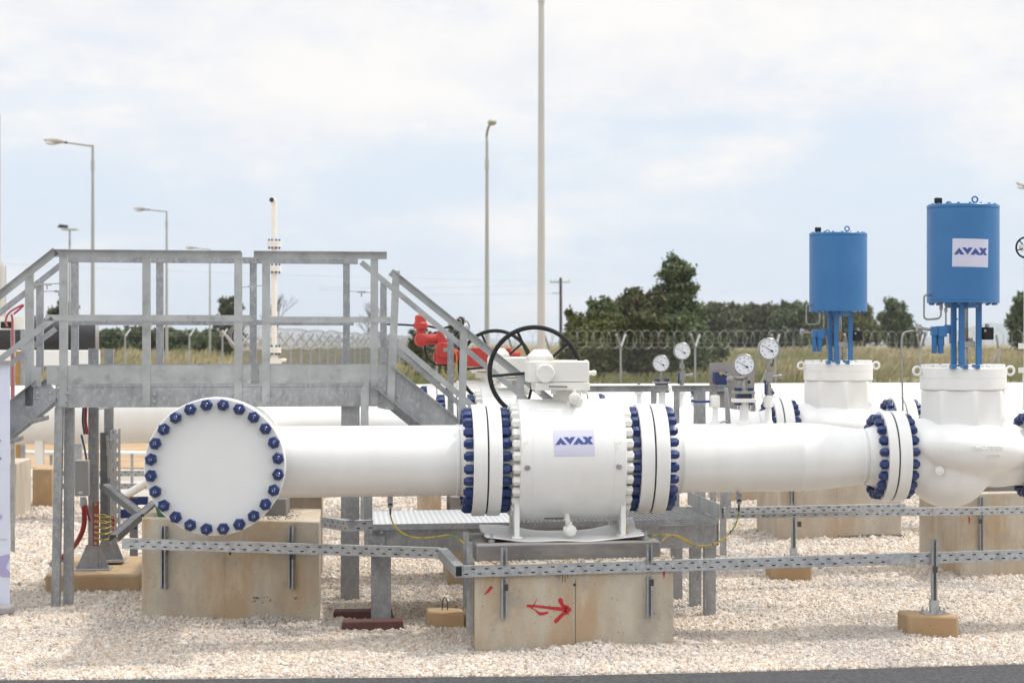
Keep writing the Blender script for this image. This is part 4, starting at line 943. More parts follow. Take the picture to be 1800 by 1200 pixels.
# ================================================================ access platform
YN, YF = 2.45, 3.65
def pn(px, py): return PY(px, py, YN)
def pf(px, py): return PY(px, py, YF)
PL = thing('access_platform', 'galvanized steel platform with handrails and stairs on both sides over the pipes', 'platform', (XX(380, YN), YN, 0))
G1 = 'weathered galvanized'
def angle_post(nm, px, y, z0, z1, w=.063, m=G1, px2=None):
    x0 = XX(px, y); x1 = x0 if px2 is None else XX(px2, y)
    mb = MB()
    for (a0, a1, b0, b1) in ((-w/2, w/2, 0, .006), (w/2-.006, w/2, .0065, w)):
        mb.hexa([(x0+a0, y+b0, z0), (x0+a1, y+b0, z0), (x0+a1, y+b1, z0), (x0+a0, y+b1, z0)], [(x1+a0, y+b0, z1), (x1+a1, y+b0, z1), (x1+a1, y+b1, z1), (x1+a0, y+b1, z1)])
    return mb.build(nm, m, PL)
def angle_rail(nm, p, q, h=.056, top=True, m=G1, yoff=-.007):       # p,q: upper edge ends (world, on the side's plane)
    p = V(p)+V((0, yoff, 0)); q = V(q)+V((0, yoff, 0)); d = (q-p).normalized(); up = V((0, 1, 0)).cross(d)*-1
    up = V((-d.z, 0, d.x)).normalized()
    mb = MB()
    P = [p-up*h, q-up*h, q-up*h+V((0, .006, 0)), p-up*h+V((0, .006, 0))]; T = [p, q, q+V((0, .006, 0)), p+V((0, .006, 0))]; mb.hexa(P, T)
    if top:
        mb.hexa([p+V((0, -.045, .0005)), q+V((0, -.045, .0005)), q+V((0, .008, .0005)), p+V((0, .008, .0005))], [p+V((0, -.045, 0))+up*.006, q+V((0, -.045, 0))+up*.006, q+V((0, .008, 0))+up*.006, p+V((0, .008, 0))+up*.006])
    return mb.build(nm, m, PL)
ZR, ZB0, ZBT = 2.915, 1.634, 1.797
# side channels
def channel(nm, p, q, h, y, m='galvanized', fl=.06, sgn=1):       # p,q top edge ends
    p = V(p); q = V(q); d = (q-p).normalized(); up = V((-d.z, 0, d.x)); mb = MB()
    def pl(u0, u1, e0, e1):
        A = [p-up*u0+V((0, e0, 0)), q-up*u0+V((0, e0, 0)), q-up*u0+V((0, e1, 0)), p-up*u0+V((0, e1, 0))]; B = [v+up*(u0-u1) for v in A]
        mb.hexa(A, B)
    pl(h, 0, 0, .007); pl(.009, 0, -fl*sgn if sgn > 0 else .0075, -.0005 if sgn > 0 else fl); pl(h, h-.009, -fl*sgn if sgn > 0 else .0075, -.0005 if sgn > 0 else fl)
    return mb.build(nm, m, PL)
zc = lambda px, py: ZZ(px, py, YN)
xl_, xr_ = XX(97, YN), XX(667, YN)
MB().box((xl_, YN+.01, ZB0), (xr_, YN+.018, ZBT)).box((xl_, YN+.0185, ZB0), (xr_, YN+.07, ZB0+.008)).box((xl_, YN+.0185, ZBT-.008), (xr_, YN+.07, ZBT)).build('side_channel', 'galvanized', PL)
MB().box((xl_, YF-.008, ZB0), (xr_, YF, ZBT)).box((xl_, YF-.07, ZB0), (xr_, YF-.0085, ZB0+.008)).build('side_channel', 'galvanized', PL)
mb = MB()
xx = xl_
while xx < xr_: mb.box((xx, YN+.02, ZBT+.001), (xx+.004, YF-.01, ZBT+.03)); xx += .034
for k in range(8): yy = YN+.05+k*.15; mb.box((xl_, yy, ZBT+.012), (xr_, yy+.006, ZBT+.0285))
mb.build('deck_grating', 'galvanized', PL)
# toe boards
zt0, zt1 = zc(400, 641.5), zc(400, 674)
for a, b in ((82, 441), (456, 679)): MB().box((XX(a, YN), YN+.0065, zt1), (XX(b, YN), YN+.0115, zt0)).build('toe_board', G1, PL)
MB().box((XX(55, YN), YN-.012, zc(60, 680)), (XX(73, YN), YN-.008, zc(60, 645))).build('toe_board', G1, PL)
MB().box((xl_, YF-.004, zt1), (xr_, YF+.001, zt0)).build('toe_board', G1, PL)
MB().box((xl_, YN+.007, zc(400, 680)+.003), (xr_, YN+.014, zt1-.002)).build('deck_edge', 'galvanized', PL)
# rails near side
def up_(z): return lambda px, y: V((XX(px, y), y, z))
r_ = up_(ZR)
angle_rail('top_rail', r_(95, YN), r_(424, YN)); angle_rail('top_rail', r_(446, YN), r_(680, YN))
k_ = up_(zc(300, 553.5)); angle_rail('knee_rail', k_(80, YN), k_(444, YN), .050, False); k_ = up_(zc(580, 556.5)); angle_rail('knee_rail', k_(461, YN), k_(686, YN), .050, False)
for px in (111, 257, 418.5, 467.5, 658): angle_post('post', px, YN, ZB0+.01, ZR-.008)
angle_post('post', 51, YN, zc(51, 713), zc(51, 472))
# far side
G2 = 'galvanized'
r_ = up_(ZR); angle_rail('top_rail', r_(104, YF), r_(629, YF), .056, False, G2)
k_ = up_(ZZ(400, 562, YF)); angle_rail('knee_rail', k_(104, YF), k_(622, YF), .048, False, G2)
for px in (131, 280.5, 445, 609): angle_post('post', px, YF, ZB0+.05, ZR-.01, .060, G2)
angle_post('post', 674, YF, ZZ(674, 655, YF), ZZ(674, 497, YF), .058, G2); angle_post('post', 69.5, YF, ZZ(69, 655, YF), ZZ(69, 492, YF), .058, G2)
# closing rods
for a, b, y in (((57, 501), (104, 498), YN), ((76, 512), (126, 511), YF), ((424, 505), (461, 501.5), YN), ((615, 511), (652, 514), YF)):
    pa, pb = PY(*a, y), PY(*b, y); m_ = pa.lerp(pb, .55)
    MB().tube([pa, pb], .0045, 6).box((m_.x-.035, y-.012, m_.z-.012), (m_.x+.035, y+.004, m_.z+.006)).cyl((m_.x, y-.01, m_.z-.045), (m_.x, y-.01, m_.z), .007, seg=6).build('closing_rod', 'bright galvanized', PL)
# bolts on the side channel
mb = MB()
for px, pys in ((54, (678, 700)), (106, (691, 706)), (260, (694, 706)), (421, (694, 706)), (459, (694, 706)), (655, (690, 706)), (688, (697, 715))):
    for py in pys:
        c = PY(px+5, py, YN-.01); mb.lathe(c+V((.02, 0, 0)), (1, 0, 0), [(0, .007), (.022, .007)], 8); mb.lathe(c+V((.022, 0, 0)), (1, 0, 0), [(0, .011), (.008, .011)], 6)
mb.build('rail_bolts', 'bright galvanized', PL)
# bracket plates with bolts at both ends
c0 = [pn(57, 682), pn(98, 682), pn(98, 713), pn(68, 713)]
mb = MB(); mb.prism([(v.x, v.z) for v in reversed(c0)], (0, YN+.009, 0), (1, 0, 0), (0, 0, 1), .006); o = mb.build('end_bracket', 'galvanized', PL)
mb = MB()
for px, py in ((66, 690), (88, 690), (88, 702)): mb.lathe(PY(px, py, YN+.004), (0, -1, 0), [(0, .012), (.010, .010)], 8)
mb.build('bracket_bolts', 'bright galvanized', o)
c0 = [pn(664, 684), pn(679, 684), pn(679, 720), pn(664, 716)]
MB().prism([(v.x, v.z) for v in reversed(c0)], (0, YN+.02, 0), (1, 0, 0), (0, 0, 1), .006).build('end_bracket', 'galvanized', PL)
# stairs, both sides: stringers, treads, handrails
def stair(pts_top, y, name='stringer', h=.235):
    p, q = pts_top; channel(name, p if p.x < q.x else q, q if p.x < q.x else p, h, y, 'galvanized', .055)
stair((pn(688, 641), pn(985, 879)), YN); stair((PY(672, 650, YF), PY(945, 869, YF)), YF)
stair((pn(62, 668), pn(-120, 813)), YN, h=.235); stair((PY(80, 665, YF), PY(-100, 808, YF)), YF)
for s, px0, n_ in ((1, 705, 6), (-1, 52, 5)):
    for k in range(n_):
        a = PY(px0+s*k*48, 700+k*38.5, YN+.02)
        mb = MB()
        for j in range(7): mb.box((a.x+j*.034, YN+.01, a.z-.03), (a.x+j*.034+.004, YF-.01, a.z))
        mb.box((a.x-.003, YN+.01, a.z-.035), (a.x-.0005, YF-.01, a.z+.002)); mb.box((a.x+.21, YN+.01, a.z-.035), (a.x+.2135, YF-.01, a.z+.002))
        mb.build('tread', 'galvanized', PL)
def slope_rail(nm, p, q, h=.056, top=True, m=G1):
    if p.x > q.x: p, q = q, p
    return angle_rail(nm, p, q, h, top, m)
slope_rail('stair_rail', pn(690, 474), pn(1010, 731)); slope_rail('stair_rail', pn(95, 437), pn(-60, 559))
slope_rail('stair_rail', PY(638, 457, YF), PY(960, 725, YF), .05, False); slope_rail('stair_rail', PY(110, 457, YF), PY(-60, 590, YF), .05, False, G2)
slope_rail('stair_knee_rail', pn(686, 585), pn(960, 815), .05, False); slope_rail('stair_knee_rail', pn(90, 556), pn(-60, 671), .05, False)
slope_rail('stair_knee_rail', PY(664, 581, YF), PY(900, 783, YF), .046, False, G2); slope_rail('stair_knee_rail', PY(95, 574, YF), PY(-60, 694, YF), .046, False, G2)
angle_post('post', 686, YN-.02, zc(684, 720), zc(695, 476), .062, G1, px2=696.5)
angle_post('post', 811, YN-.02, zc(811, 756), zc(811, 573), .062, G1, px2=816)
angle_post('post', 792, YF, ZZ(792, 742, YF), ZZ(792, 585, YF), .055, G2)
angle_post('post', 915, YN-.02, zc(915, 850), zc(915, 660), .062, G1)
# columns
def hcol(px, px2, y, z1, w, d_=.14, z0=-.1, m='galvanized', parent=PL, nm='column'):
    x0, x1 = XX(px2, y), XX(px, y); mb = MB()
    for (a0, a1, b0, b1) in ((-w/2, w/2, 0, .009), (-w/2, w/2, d_-.009, d_), (-.004, .004, .0095, d_-.0095)):
        mb.hexa([(x0+a0, y+b0, z0), (x0+a1, y+b0, z0), (x0+a1, y+b1, z0), (x0+a0, y+b1, z0)], [(x1+a0, y+b0, z1), (x1+a1, y+b0, z1), (x1+a1, y+b1, z1), (x1+a0, y+b1, z1)])
    return mb.build(nm, m, parent)
hcol(616, 615, YN-.02+.1, ZB0, .152); hcol(616, 616, YF-.2, ZB0, .152)
def ccol(px, px2, y, z1, w, dep):         # open channel leg, web on the left towards the camera, flange turned back on the right
    x0, x1 = XX(px2, y), XX(px, y); mb = MB()
    for (a0, a1, b0, b1) in ((-w/2, w/2, 0, .007), (w/2-.007, w/2, .0075, dep), (-w/2, -w/2+.007, .0075, dep*.5)):
        mb.hexa([(x0+a0, y+b0, -.05), (x0+a1, y+b0, -.05), (x0+a1, y+b1, -.05), (x0+a0, y+b1, -.05)], [(x1+a0, y+b0, z1), (x1+a1, y+b0, z1), (x1+a1, y+b1, z1), (x1+a0, y+b1, z1)])
    mb.build('column', 'galvanized', PL)
ccol(103, 96.5, YN+.02, ZB0, .062, .10); ccol(121, 119, YN+.16, ZB0, .072, .10)
MB().box((XX(112, 2.6), YN+.13, .0), (XX(130, 2.6), YN+.33, .012)).build('base_plate', 'galvanized', PL)
# bent bracket and post that reach down to the walkway
p0 = PY(640, 672, YN-.12)
x0, x1 = XX(634, YN-.12), XX(648, YN-.12)
MB().box((x0, YN-.12, ZZ(640, 747, YN-.12)), (x1, YN-.11, ZZ(640, 684, YN-.12))).hexa([(x0, YN-.12, ZZ(640, 684, YN-.12)+.0005), (x1, YN-.12, ZZ(640, 684, YN-.12)+.0005), (x1, YN-.11, ZZ(640, 684, YN-.12)+.0005), (x0, YN-.11, ZZ(640, 684, YN-.12)+.0005)], [(x0+.04, YN-.12, p0.z), (x1, YN-.12, p0.z), (x1, YN, p0.z), (x0+.04, YN, p0.z)]).box((x0, YN-.12, .70), (x1, YN-.11, ZZ(640, 747, YN-.12)-.001)).box((x0-.001, YN-.1095, .7), (x0+.006, YN-.05, ZZ(640, 747, YN-.12))).build('hanger_post', 'weathered galvanized', PL)

# ================================================================ lower walkway
WY0, WY1, WZ = .92, 2.25, .778
WK = thing('walkway', 'low galvanized walkway with tread plate and grating deck behind the arrow-marked block', 'walkway', (XX(950, WY0), WY0, 0))
wx0, wx1, wxm = XX(656, WY0), XX(1262, WY0), XX(905, WY0)
dk = MB().box((wx0, WY0-.03, WZ-.004), (wxm, WY1, WZ)); dk.build('tread_plate', 'tread plate' if 'tread plate' in M else 'bright galvanized', WK)
mb = MB(); x = wxm+.004
while x < wx1: mb.box((x, WY0-.03, WZ-.03), (x+.004, WY1, WZ)); x += .034
y = WY0+.02
while y < WY1: mb.box((wxm+.003, y, WZ-.024), (wx1, y+.005, WZ-.003)); y += .10
mb.build('deck_grating', 'bright galvanized', WK)
MB().box((wx0, WY0-.034, WZ-.045), (XX(1160, WY0), WY0-.0305, WZ+.0)).box((XX(1161, WY0), WY0-.034, WZ-.041), (wx1, WY0-.0305, WZ+.002)).box((XX(1204, WY0), WY0-.038, WZ-.046), (XX(1232, WY0), WY0-.0345, WZ-.012)).build('deck_edge', 'galvanized', WK)
MB().box((wx0-.05, WY0, WZ-.225), (wx1-.01, WY0+.008, WZ-.048)).box((wx0-.05, WY0+.0085, WZ-.056), (wx1-.01, WY0+.07, WZ-.048)).box((wx0-.05, WY0+.0085, WZ-.225), (wx1-.01, WY0+.07, WZ-.217)).build('front_beam', 'galvanized', WK)
MB().box((wx0-.05, WY1-.02, WZ-.225), (wx1-.01, WY1-.012, WZ-.048)).build('back_beam', 'galvanized', WK)
MB().box((wx1, WY0+.0, WZ-.21), (wx1+.008, WY1, WZ-.004)).build('end_beam', 'galvanized', WK)
kp = MB(); kx = wx1+.004; kp.box((kx+.005, WY0+.0, WZ-.002), (kx+.010, WY0+.62, WZ+.115)).box((kx+.005, WY0+.625, WZ-.002), (kx+.010, WY1+.25, WZ+.115)).build('kick_plate', 'weathered galvanized', WK)
# left end cover and bracket
MB().box((XX(640, WY0), WY0-.05, WZ-.17), (XX(654.5, WY0), WY0-.044, ZZ(645, 872, WY0))).box((XX(641, WY0), WY0-.055, WZ-.225), (XX(676, WY0), WY0-.0505, WZ-.09)).build('corner_bracket', 'galvanized', WK)
mb = MB()
for px, py in ((652, 935), (660, 957), (671, 935), (671, 957)): mb.lathe(PY(px, py, WY0-.055), (0, -1, 0), [(0, .010), (.010, .009)], 6)
mb.build('bracket_bolts', 'bright galvanized', WK)
hcol(670, 670, WY0+.02, WZ-.226, .150, .14, .045, parent=WK, nm='leg')
def ileg(px, y, z0=-.05):
    x = XX(px, y); MB().box((x-.038, y, z0), (x+.042, y+.007, WZ-.226)).box((x-.050, y-.035, z0), (x-.043, y+.07, WZ-.226)).box((x-.0425, y+.0, z0), (x-.0385, y+.03, WZ-.226)).build('leg', 'galvanized', WK)
ileg(1249, WY0+.02); ileg(1224, WY0+.65); ileg(1191, WY1-.08)
x = XX(1247, WY0); MB().box((x-.085, WY0-.06, .002), (x+.085, WY0+.11, .014)).build('base_plate', 'galvanized', WK)
# railing along the back
ZWR = ZZ(1200, 677, WY1+.2); yb = WY1+.2
def wrail(a, b): 
    pa, pb = V((XX(a, yb), yb, ZWR)), V((XX(b, yb), yb, ZWR)); mb = MB()
    mb.box((pa.x, yb-.05, ZWR-.005), (pb.x, yb+.004, ZWR)).hexa([(pa.x+.01, yb, ZWR-.055), (pb.x-.015, yb, ZWR-.055), (pb.x-.015, yb+.005, ZWR-.055), (pa.x+.01, yb+.005, ZWR-.055)], [(pa.x, yb, ZWR-.0055), (pb.x, yb, ZWR-.0055), (pb.x, yb+.005, ZWR-.0055), (pa.x, yb+.005, ZWR-.0055)])
    mb.build('top_rail', 'galvanized', WK)
wrail(1000, 1176); wrail(1180, 1226.5); wrail(1227.5, 1276)
for px, w in ((1149.5, .05), (1189.5, .05), (1230, .105), (1010, .05)):
    x = XX(px, yb); MB().box((x-w/2, yb+.006, WZ-.1), (x+w/2, yb+.012, ZWR-.007)).box((x-.002, yb+.0125, WZ-.1), (x+.003, yb+.05, ZWR-.007)).build('post', 'galvanized', WK)
x = XX(1269.5, yb); MB().hexa([(x-.022, yb-.3, ZZ(1269, 742, yb)), (x+.022, yb-.3, ZZ(1269, 742, yb)), (x+.022, yb-.29, ZZ(1269, 742, yb)), (x-.022, yb-.29, ZZ(1269, 742, yb))], [(x-.035, yb-.30, ZWR-.012), (x-.015, yb-.30, ZWR-.012), (x+.0, yb-.29, ZWR-.012), (x-.035, yb-.29, ZWR-.012)]).box((x-.022, yb-.3, WZ-.1), (x+.022, yb-.29, ZZ(1269, 742, yb)-.001)).build('brace', 'galvanized', WK)
MB().tube([PY(1262, 743, yb-.3), PY(1280, 739, yb-.3)], .008, 8).build('pin', 'bright galvanized', WK)
# landing at the foot of the stairs
MB().box((XX(925, YN), WY1+.01, WZ-.03), (XX(1090, YN), YF, WZ-.002)).build('landing', 'galvanized', WK)
hcol(950, 950, YF-.2, WZ-.031, .1, parent=WK, nm='leg'); hcol(1085, 1085, YF-.2, WZ-.031, .1, parent=WK, nm='leg')

# kerb stones used as pads
for lab, a, b, z_ in (('brown kerb stone lying under the wide walkway column', (596, 1111), (713, 1108), .075), ('brown kerb stone lying flat behind the one under the walkway column', (581, 1092), (694, 1090), .075)):
    p, q = frontline(a, b); r = thing('kerb_stone', lab, 'kerb stone', (p.x, p.y, 0), 'brown kerb stones'); n = V((0, 1, 0))
    pts = [p, q, q+n*.2, p+n*.2]
    MB().hexa([v+V((0, 0, -.05)) for v in pts], [V((v.x+(.03 if i in (0, 3) else -.02), v.y+(.02 if i < 2 else 0), z_)) for i, v in enumerate(pts)]).build('stone', 'brown kerb', r, bevel=.008)
st_z = .075

# broken mortar crumbs on the block tops
def crumbs(root, p, q, n, z, count, s0, s1, depth=(.0, .08), m='pale concrete', nm='mortar_crumbs'):
    mb = MB(); d = (q-p); rgc = random.Random(count)
    for _ in range(count):
        t = rgc.random(); e = rgc.uniform(*depth); s_ = rgc.uniform(s0, s1); c = p+d*t+n*e
        c = V((c.x, c.y, z)); ax_ = [V((rgc.uniform(-1, 1), rgc.uniform(-1, 1), rgc.uniform(-.4, .4))).normalized() for _ in range(3)]
        pts = [c+ax_[0]*s_, c-ax_[0]*s_*.8, c+ax_[1]*s_*.8, c-ax_[1]*s_, c+V((0, 0, s_*.6)), c-V((0, 0, s_*.6))]
        mb.add(pts, [(0, 2, 4), (2, 1, 4), (1, 3, 4), (3, 0, 4), (2, 0, 5), (1, 2, 5), (3, 1, 5), (0, 3, 5)])
    o = mb.build(nm, m, root, smooth=10); o['kind'] = 'stuff'; return o
crumbs(BV_, bvp, bvp+bvd*1.42, V((0, 1, 0)), zt+.002, 420, .006, .020, (.004, .085)); crumbs(BV_, bvp+bvd*.5, bvp+bvd*.95, V((0, 1, 0)), zt-.006, 60, .006, .014, (-.002, .03), 'grout')
crumbs(BH, hp+hdv*.55, hp+hdv*1.34, V((0, 1, 0)), zth+.001, 260, .006, .018, (.05, .9)); crumbs(BH, hp+hdv*.8, hp+hdv*1.3, V((0, 1, 0)), zth+.003, 130, .006, .016, (.1, .9), 'grout')
# plastic sheet under the valve
ps = thing('plastic_sheet', 'crumpled white plastic sheet with brown underside, lying under the ball valve', 'sheet', (XX(1000, -.3), -.3, SLT))
def sheetpt(u, v):      # u 0..1 along X, v 0..1 front to back
    x = XX(855, -.5)+(XX(1133, -.5)-XX(855, -.5))*u; y = -.53+v*.75
    lift = .034*max(0, (abs(u-.5)-.28)/.22)**1.5*(1-v*.4) + (.028 if v > .7 else 0)*(v-.7)/.3*(1+.8*math.sin(u*7+1)) + .004*math.sin(u*17+v*5)
    if u > .86: lift += .03*v
    return V((x+.02*math.sin(v*9)*(u-.5), y+.03*math.sin(u*9)*(1-v), SLT+.006+lift))
nu, nv_ = 40, 12; mb = MB(); vs = [sheetpt(i/nu, j/nv_) for j in range(nv_+1) for i in range(nu+1)]
mb.add(vs, [(j*(nu+1)+i, j*(nu+1)+i+1, (j+1)*(nu+1)+i+1, (j+1)*(nu+1)+i) for j in range(nv_) for i in range(nu)]); o = mb.build('sheet', 'plastic sheet', ps, fixn=False); so_ = o.modifiers.new('t', 'SOLIDIFY'); so_.thickness = .002
mb = MB(); vs = [sheetpt(i/nu, j/nv_)-V((0, -.0, .0045)) for j in range(nv_+1) for i in range(nu+1)]
mb.add(vs, [(j*(nu+1)+i, j*(nu+1)+i+1, (j+1)*(nu+1)+i+1, (j+1)*(nu+1)+i) for j in range(nv_) for i in range(nu)]); o = mb.build('backing', 'cardboard', ps, fixn=False); so_ = o.modifiers.new('t', 'SOLIDIFY'); so_.thickness = .002
# earthing cables
def cable(label, pts, lug, name='earthing_cable', r=.0058):
    root = thing(name, label, 'cable', pts[0], 'yellow green earthing cables')
    P = smooth_path(pts, 12); MB().tube(P, r, 8).build('cable', 'yellow green cable', root)
    MB().tube(P[:9] if lug else P[:3], r*1.25, 8).build('sleeve', 'gasket', root)
    if lug:
        c = V(pts[0]); MB().box((c.x-.019, c.y-.004, c.z+.022), (c.x+.019, c.y+.004, c.z+.085)).cyl((c.x, c.y-.004, c.z+.018), (c.x, c.y+.004, c.z+.018), .019, seg=16).cyl((c.x, c.y-.02, c.z+.018), (c.x, c.y+.012, c.z+.018), .008, seg=6).cyl((c.x, c.y, c.z+.08), (c.x, c.y, c.z+.12), .016, seg=12).build('lug', 'galvanized', root)
    return root
cable('yellow and green earthing cable hanging from the pipe left of the signed valve', [PY(686, 893, 0), PY(687, 908, 0), PY(695, 925, -.02), PY(715, 940, -.05), PY(740, 945, -.1), PY(765, 943, -.15), PY(788, 940, -.2), PY(802, 944, -.3), PY(817, 955, -.45)], True)
c2_ = cable('yellow and green earthing cable sagging from the reducing pipe to the valve block', [PY(1299, 886, 0), PY(1298, 905, 0), PY(1290, 927, -.02), PY(1272, 946, -.05), PY(1250, 957, -.1), PY(1222, 957, -.15), PY(1196, 943, -.2), PY(1180, 940, -.25), PY(1150, 940, -.3), PY(1110, 940, -.28), PY(1102, 934, -.25), PY(1102, 922, -.22)], True)
MB().tube(smooth_path([PY(1163, 951, -.3), PY(1172, 943, -.27), PY(1186, 941, -.24), PY(1215, 956, -.15)], 8), .0055, 8).build('branch_wire', 'orange cable', c2_)
mb = MB()
for px, py in ((1182, 941), (1220, 957), (1253, 956), (1284, 933)): mb.torus(PY(px, py, -.12), (1, 0, .2), .0075, .0025, 12, 6)
mb.build('cable_tie', 'black rubber', c2_)

# ================================================================ cable stand at left
CSy = 3.15
CS = thing('cable_stand', 'galvanized cable stand with upright channels, tray sections and grey box at left', 'cable stand', (PD(168, 1000, 19).x, PD(168, 1000, 19).y, .16))
pb = simple_block('low wide brown concrete plinth under the cable stand', (79, 1046), (246, 1046), 1010, 1.7, 'brown concrete', cat='concrete plinth', bevel=.02, name='concrete_plinth')
zpl = pb[-1]
def PP(px, py, D): return PD(px, py, D)
def post(px0, px1, D, py0, py1, dep=.09, px_shift=0):
    a = PP(px0, py1, D); b = PP(px1, py1, D); zt2 = PP(px0, py0, D).z; zb2 = max(a.z, zpl)
    mb = MB().box((a.x, a.y, zb2), (b.x, a.y+.006, zt2)).box((a.x, a.y+.0065, zb2), (a.x+.006, a.y+dep, zt2)).box((b.x-.006, a.y+.0065, zb2), (b.x, a.y+dep, zt2))
    mb.box(((a.x+b.x)/2-.004, a.y-.003, zb2+.2), ((a.x+b.x)/2+.0, a.y-.0002, zt2))
    mb.build('upright', 'galvanized', CS); return a, b, zb2
def gusset(a, b, zb2, hh=.21, ww=.10):
    cx_ = (a.x+b.x)/2; y = a.y-.012; hw = (b.x-a.x)/2
    mb = MB().box((cx_-hw-ww-.01, y-.10, zb2+.001), (cx_+hw+ww+.01, y+.18, zb2+.012))
    for s in (-1, 1): mb.prism([(s*hw, 0), (s*(hw+ww), 0), (s*(hw+.012), hh), (s*hw, hh)] if s > 0 else [(-hw, 0), (-hw, hh), (-hw-.012, hh), (-hw-ww, 0)], (cx_, y+.008, zb2+.012), (1, 0, 0), (0, 0, 1), .008)
    mb.box((cx_-hw-.004, y-.006, zb2+.012), (cx_+hw+.004, y-.0002, zb2+hh))
    for s in (-1, 1): mb.cyl((cx_+s*(hw+ww-.01), y-.06, zb2), (cx_+s*(hw+ww-.01), y-.06, zb2+.045), .007, seg=6)
    mb.build('gusset_foot', 'galvanized', CS)
A1 = post(155, 172, 18.95, 612, 1003); gusset(*A1)
A2 = post(183, 199, 19.45, 613, 985, .05); gusset(*A2, hh=.2, ww=.09)
# perforated vertical tray seen edge-on
a = PP(176, 760, 19.2); b = PP(207, 753, 19.6); zb2 = PP(180, 950, 19.2).z
mb = MB(); mb.box((a.x, a.y, zb2), (a.x+.065, a.y+.005, a.z))
dx = (b.x-a.x-.065); P_ = [V((a.x+.08, a.y+.05, 0)), V((b.x, b.y+.25, 0))]
L_ = 9
for k in range(3):
    f0, f1 = [(0, .25), (.38, .62), (.75, 1)][k]
    q0, q1 = P_[0].lerp(P_[1], f0), P_[0].lerp(P_[1], f1); mb.hexa([V((q.x, q.y, zb2-.05)) for q in (q0, q1, q1+V((0, .003, 0)), q0+V((0, .003, 0)))], [V((q.x, q.y, a.z+.01)) for q in (q0, q1, q1+V((0, .003, 0)), q0+V((0, .003, 0)))])
z = zb2-.05
while z < a.z:
    for f0, f1 in ((.25, .38), (.62, .75)):
        q0, q1 = P_[0].lerp(P_[1], f0), P_[0].lerp(P_[1], f1); mb.hexa([V((q.x, q.y, z)) for q in (q0, q1, q1+V((0, .003, 0)), q0+V((0, .003, 0)))], [V((q.x, q.y, z+.05)) for q in (q0, q1, q1+V((0, .003, 0)), q0+V((0, .003, 0)))])
    z += .085
mb.build('tray_section', 'dull galvanized', CS)
q0, q1 = P_; MB().hexa([V((q.x, q.y, a.z+.011)) for q in (q0, q1, q1+V((0, .06, 0)), q0+V((0, .06, 0)))], [V((q.x, q.y, a.z+.015)) for q in (q0, q1, q1+V((0, .06, 0)), q0+V((0, .06, 0)))]).build('tray_cap', 'bright galvanized', CS)
MB().tube([PP(188, 765, 19.2), PP(190, 790, 19.2), PP(191, 840, 19.2)], .012, 8).tube(rounded([PP(188, 800, 19.1), PP(189, 775, 19.1), PP(196, 772, 19.1), PP(196, 790, 19.1)], .03), .007, 6).build('white_cable', 'grey box', CS)
MB().lathe(PP(193, 855, 19.1), (.1, 0, -1), [(0, .03), (.05, .035), (.06, .02), (.09, .012)], 8).build('plastic_wrap', 'plastic sheet', CS)
# sloping and level tray pieces
def slope_tray(p, q, w=.058, nm='tray_arm'):
    p = V(p); q = V(q); d = (q-p).normalized(); mb = MB(); mb.bar(p, q, .004, w); Lh = (q-p).length
    n_ = V((-d.y, d.x, 0)).normalized(); up = n_.cross(d); up = up if up.z > 0 else -up
    mb.bar(p+up*(w/2)+n_*.03, q+up*(w/2)+n_*.03, .06, .003, up=up); mb.bar(p+n_*.07, q+n_*.07, .004, w)
    o = mb.build(nm, 'dull galvanized', CS)
    sm_ = MB(); s = .04
    while s < Lh-.03: c = p+d*s-n_*.003*1; sm_.bar(c+up*.0-n_*.0, c+d*.026, .0012, .006); s += .075
    sm_.build('slot', 'dark steel', o)
slope_tray(PP(180, 856, 18.8), PP(248, 912, 18.2)); slope_tray(PP(207, 946, 17.4), PP(249, 909, 18.2), .06); slope_tray(PP(253, 908, 18.2), PP(280, 884, 18.6), .05)
bx = MB().box(PP(131, 872, 18.75), PP(155, 809, 18.75)+V((0, .13, 0))).build('junction_box', 'grey box', CS, bevel=.006)
a = PP(138, 868, 18.74); MB().box((a.x, a.y-.003, a.z), (a.x+.035, a.y-.0005, a.z+.025)).build('box_label', 'plastic sheet', bx)
cu = MB().box(PP(163, 959, 18.85), PP(174, 882, 18.85)+V((0, .006, 0))).build('copper_bar', 'copper', CS)
mb = MB()
for py in (886, 905, 916, 925.5, 935, 945, 954): mb.lathe(PP(168, py, 18.85), (0, -1, 0), [(0, .013), (.008, .013), (.008, .008), (.016, .008)], 6)
mb.build('bar_bolts', 'bright galvanized', cu)
mb = MB()
for k, py in enumerate((905, 915, 925, 935, 945)):
    mb.tube(smooth_path([PP(171, py, 18.8), PP(182, py-1+k, 18.75), PP(193, py+4-k, 18.8), PP(201, py+6-2*k, 18.9)], 6), .0048, 6)
    mb.tube(smooth_path([PP(171, py+2, 18.78), PP(184, py+4, 18.7), PP(197, py+1-k, 18.8)], 6), .0048, 6)
mb.build('earth_wires', 'yellow green cable', CS)
MB().tube(smooth_path([PP(146, 876, 18.7), PP(148, 900, 18.7), PP(147, 925, 18.75), PP(138, 948, 18.8), PP(122, 968, 19), PP(100, 985, 19.2)]), .022, 10).tube(smooth_path([PP(151, 716, 18.85), PP(150, 740, 18.85), PP(154, 763, 18.85)]), .014, 8).tube(smooth_path([PP(150, 876, 18.8), PP(154, 900, 18.85), PP(158, 915, 18.9)]), .010, 8).build('red_conduit', 'red conduit', CS)
MB().lathe(PP(146, 873, 18.7), (0, 0, -1), [(0, .026), (.05, .026), (.06, .03), (.08, .026)], 10).build('cable_gland', 'galvanized', CS)
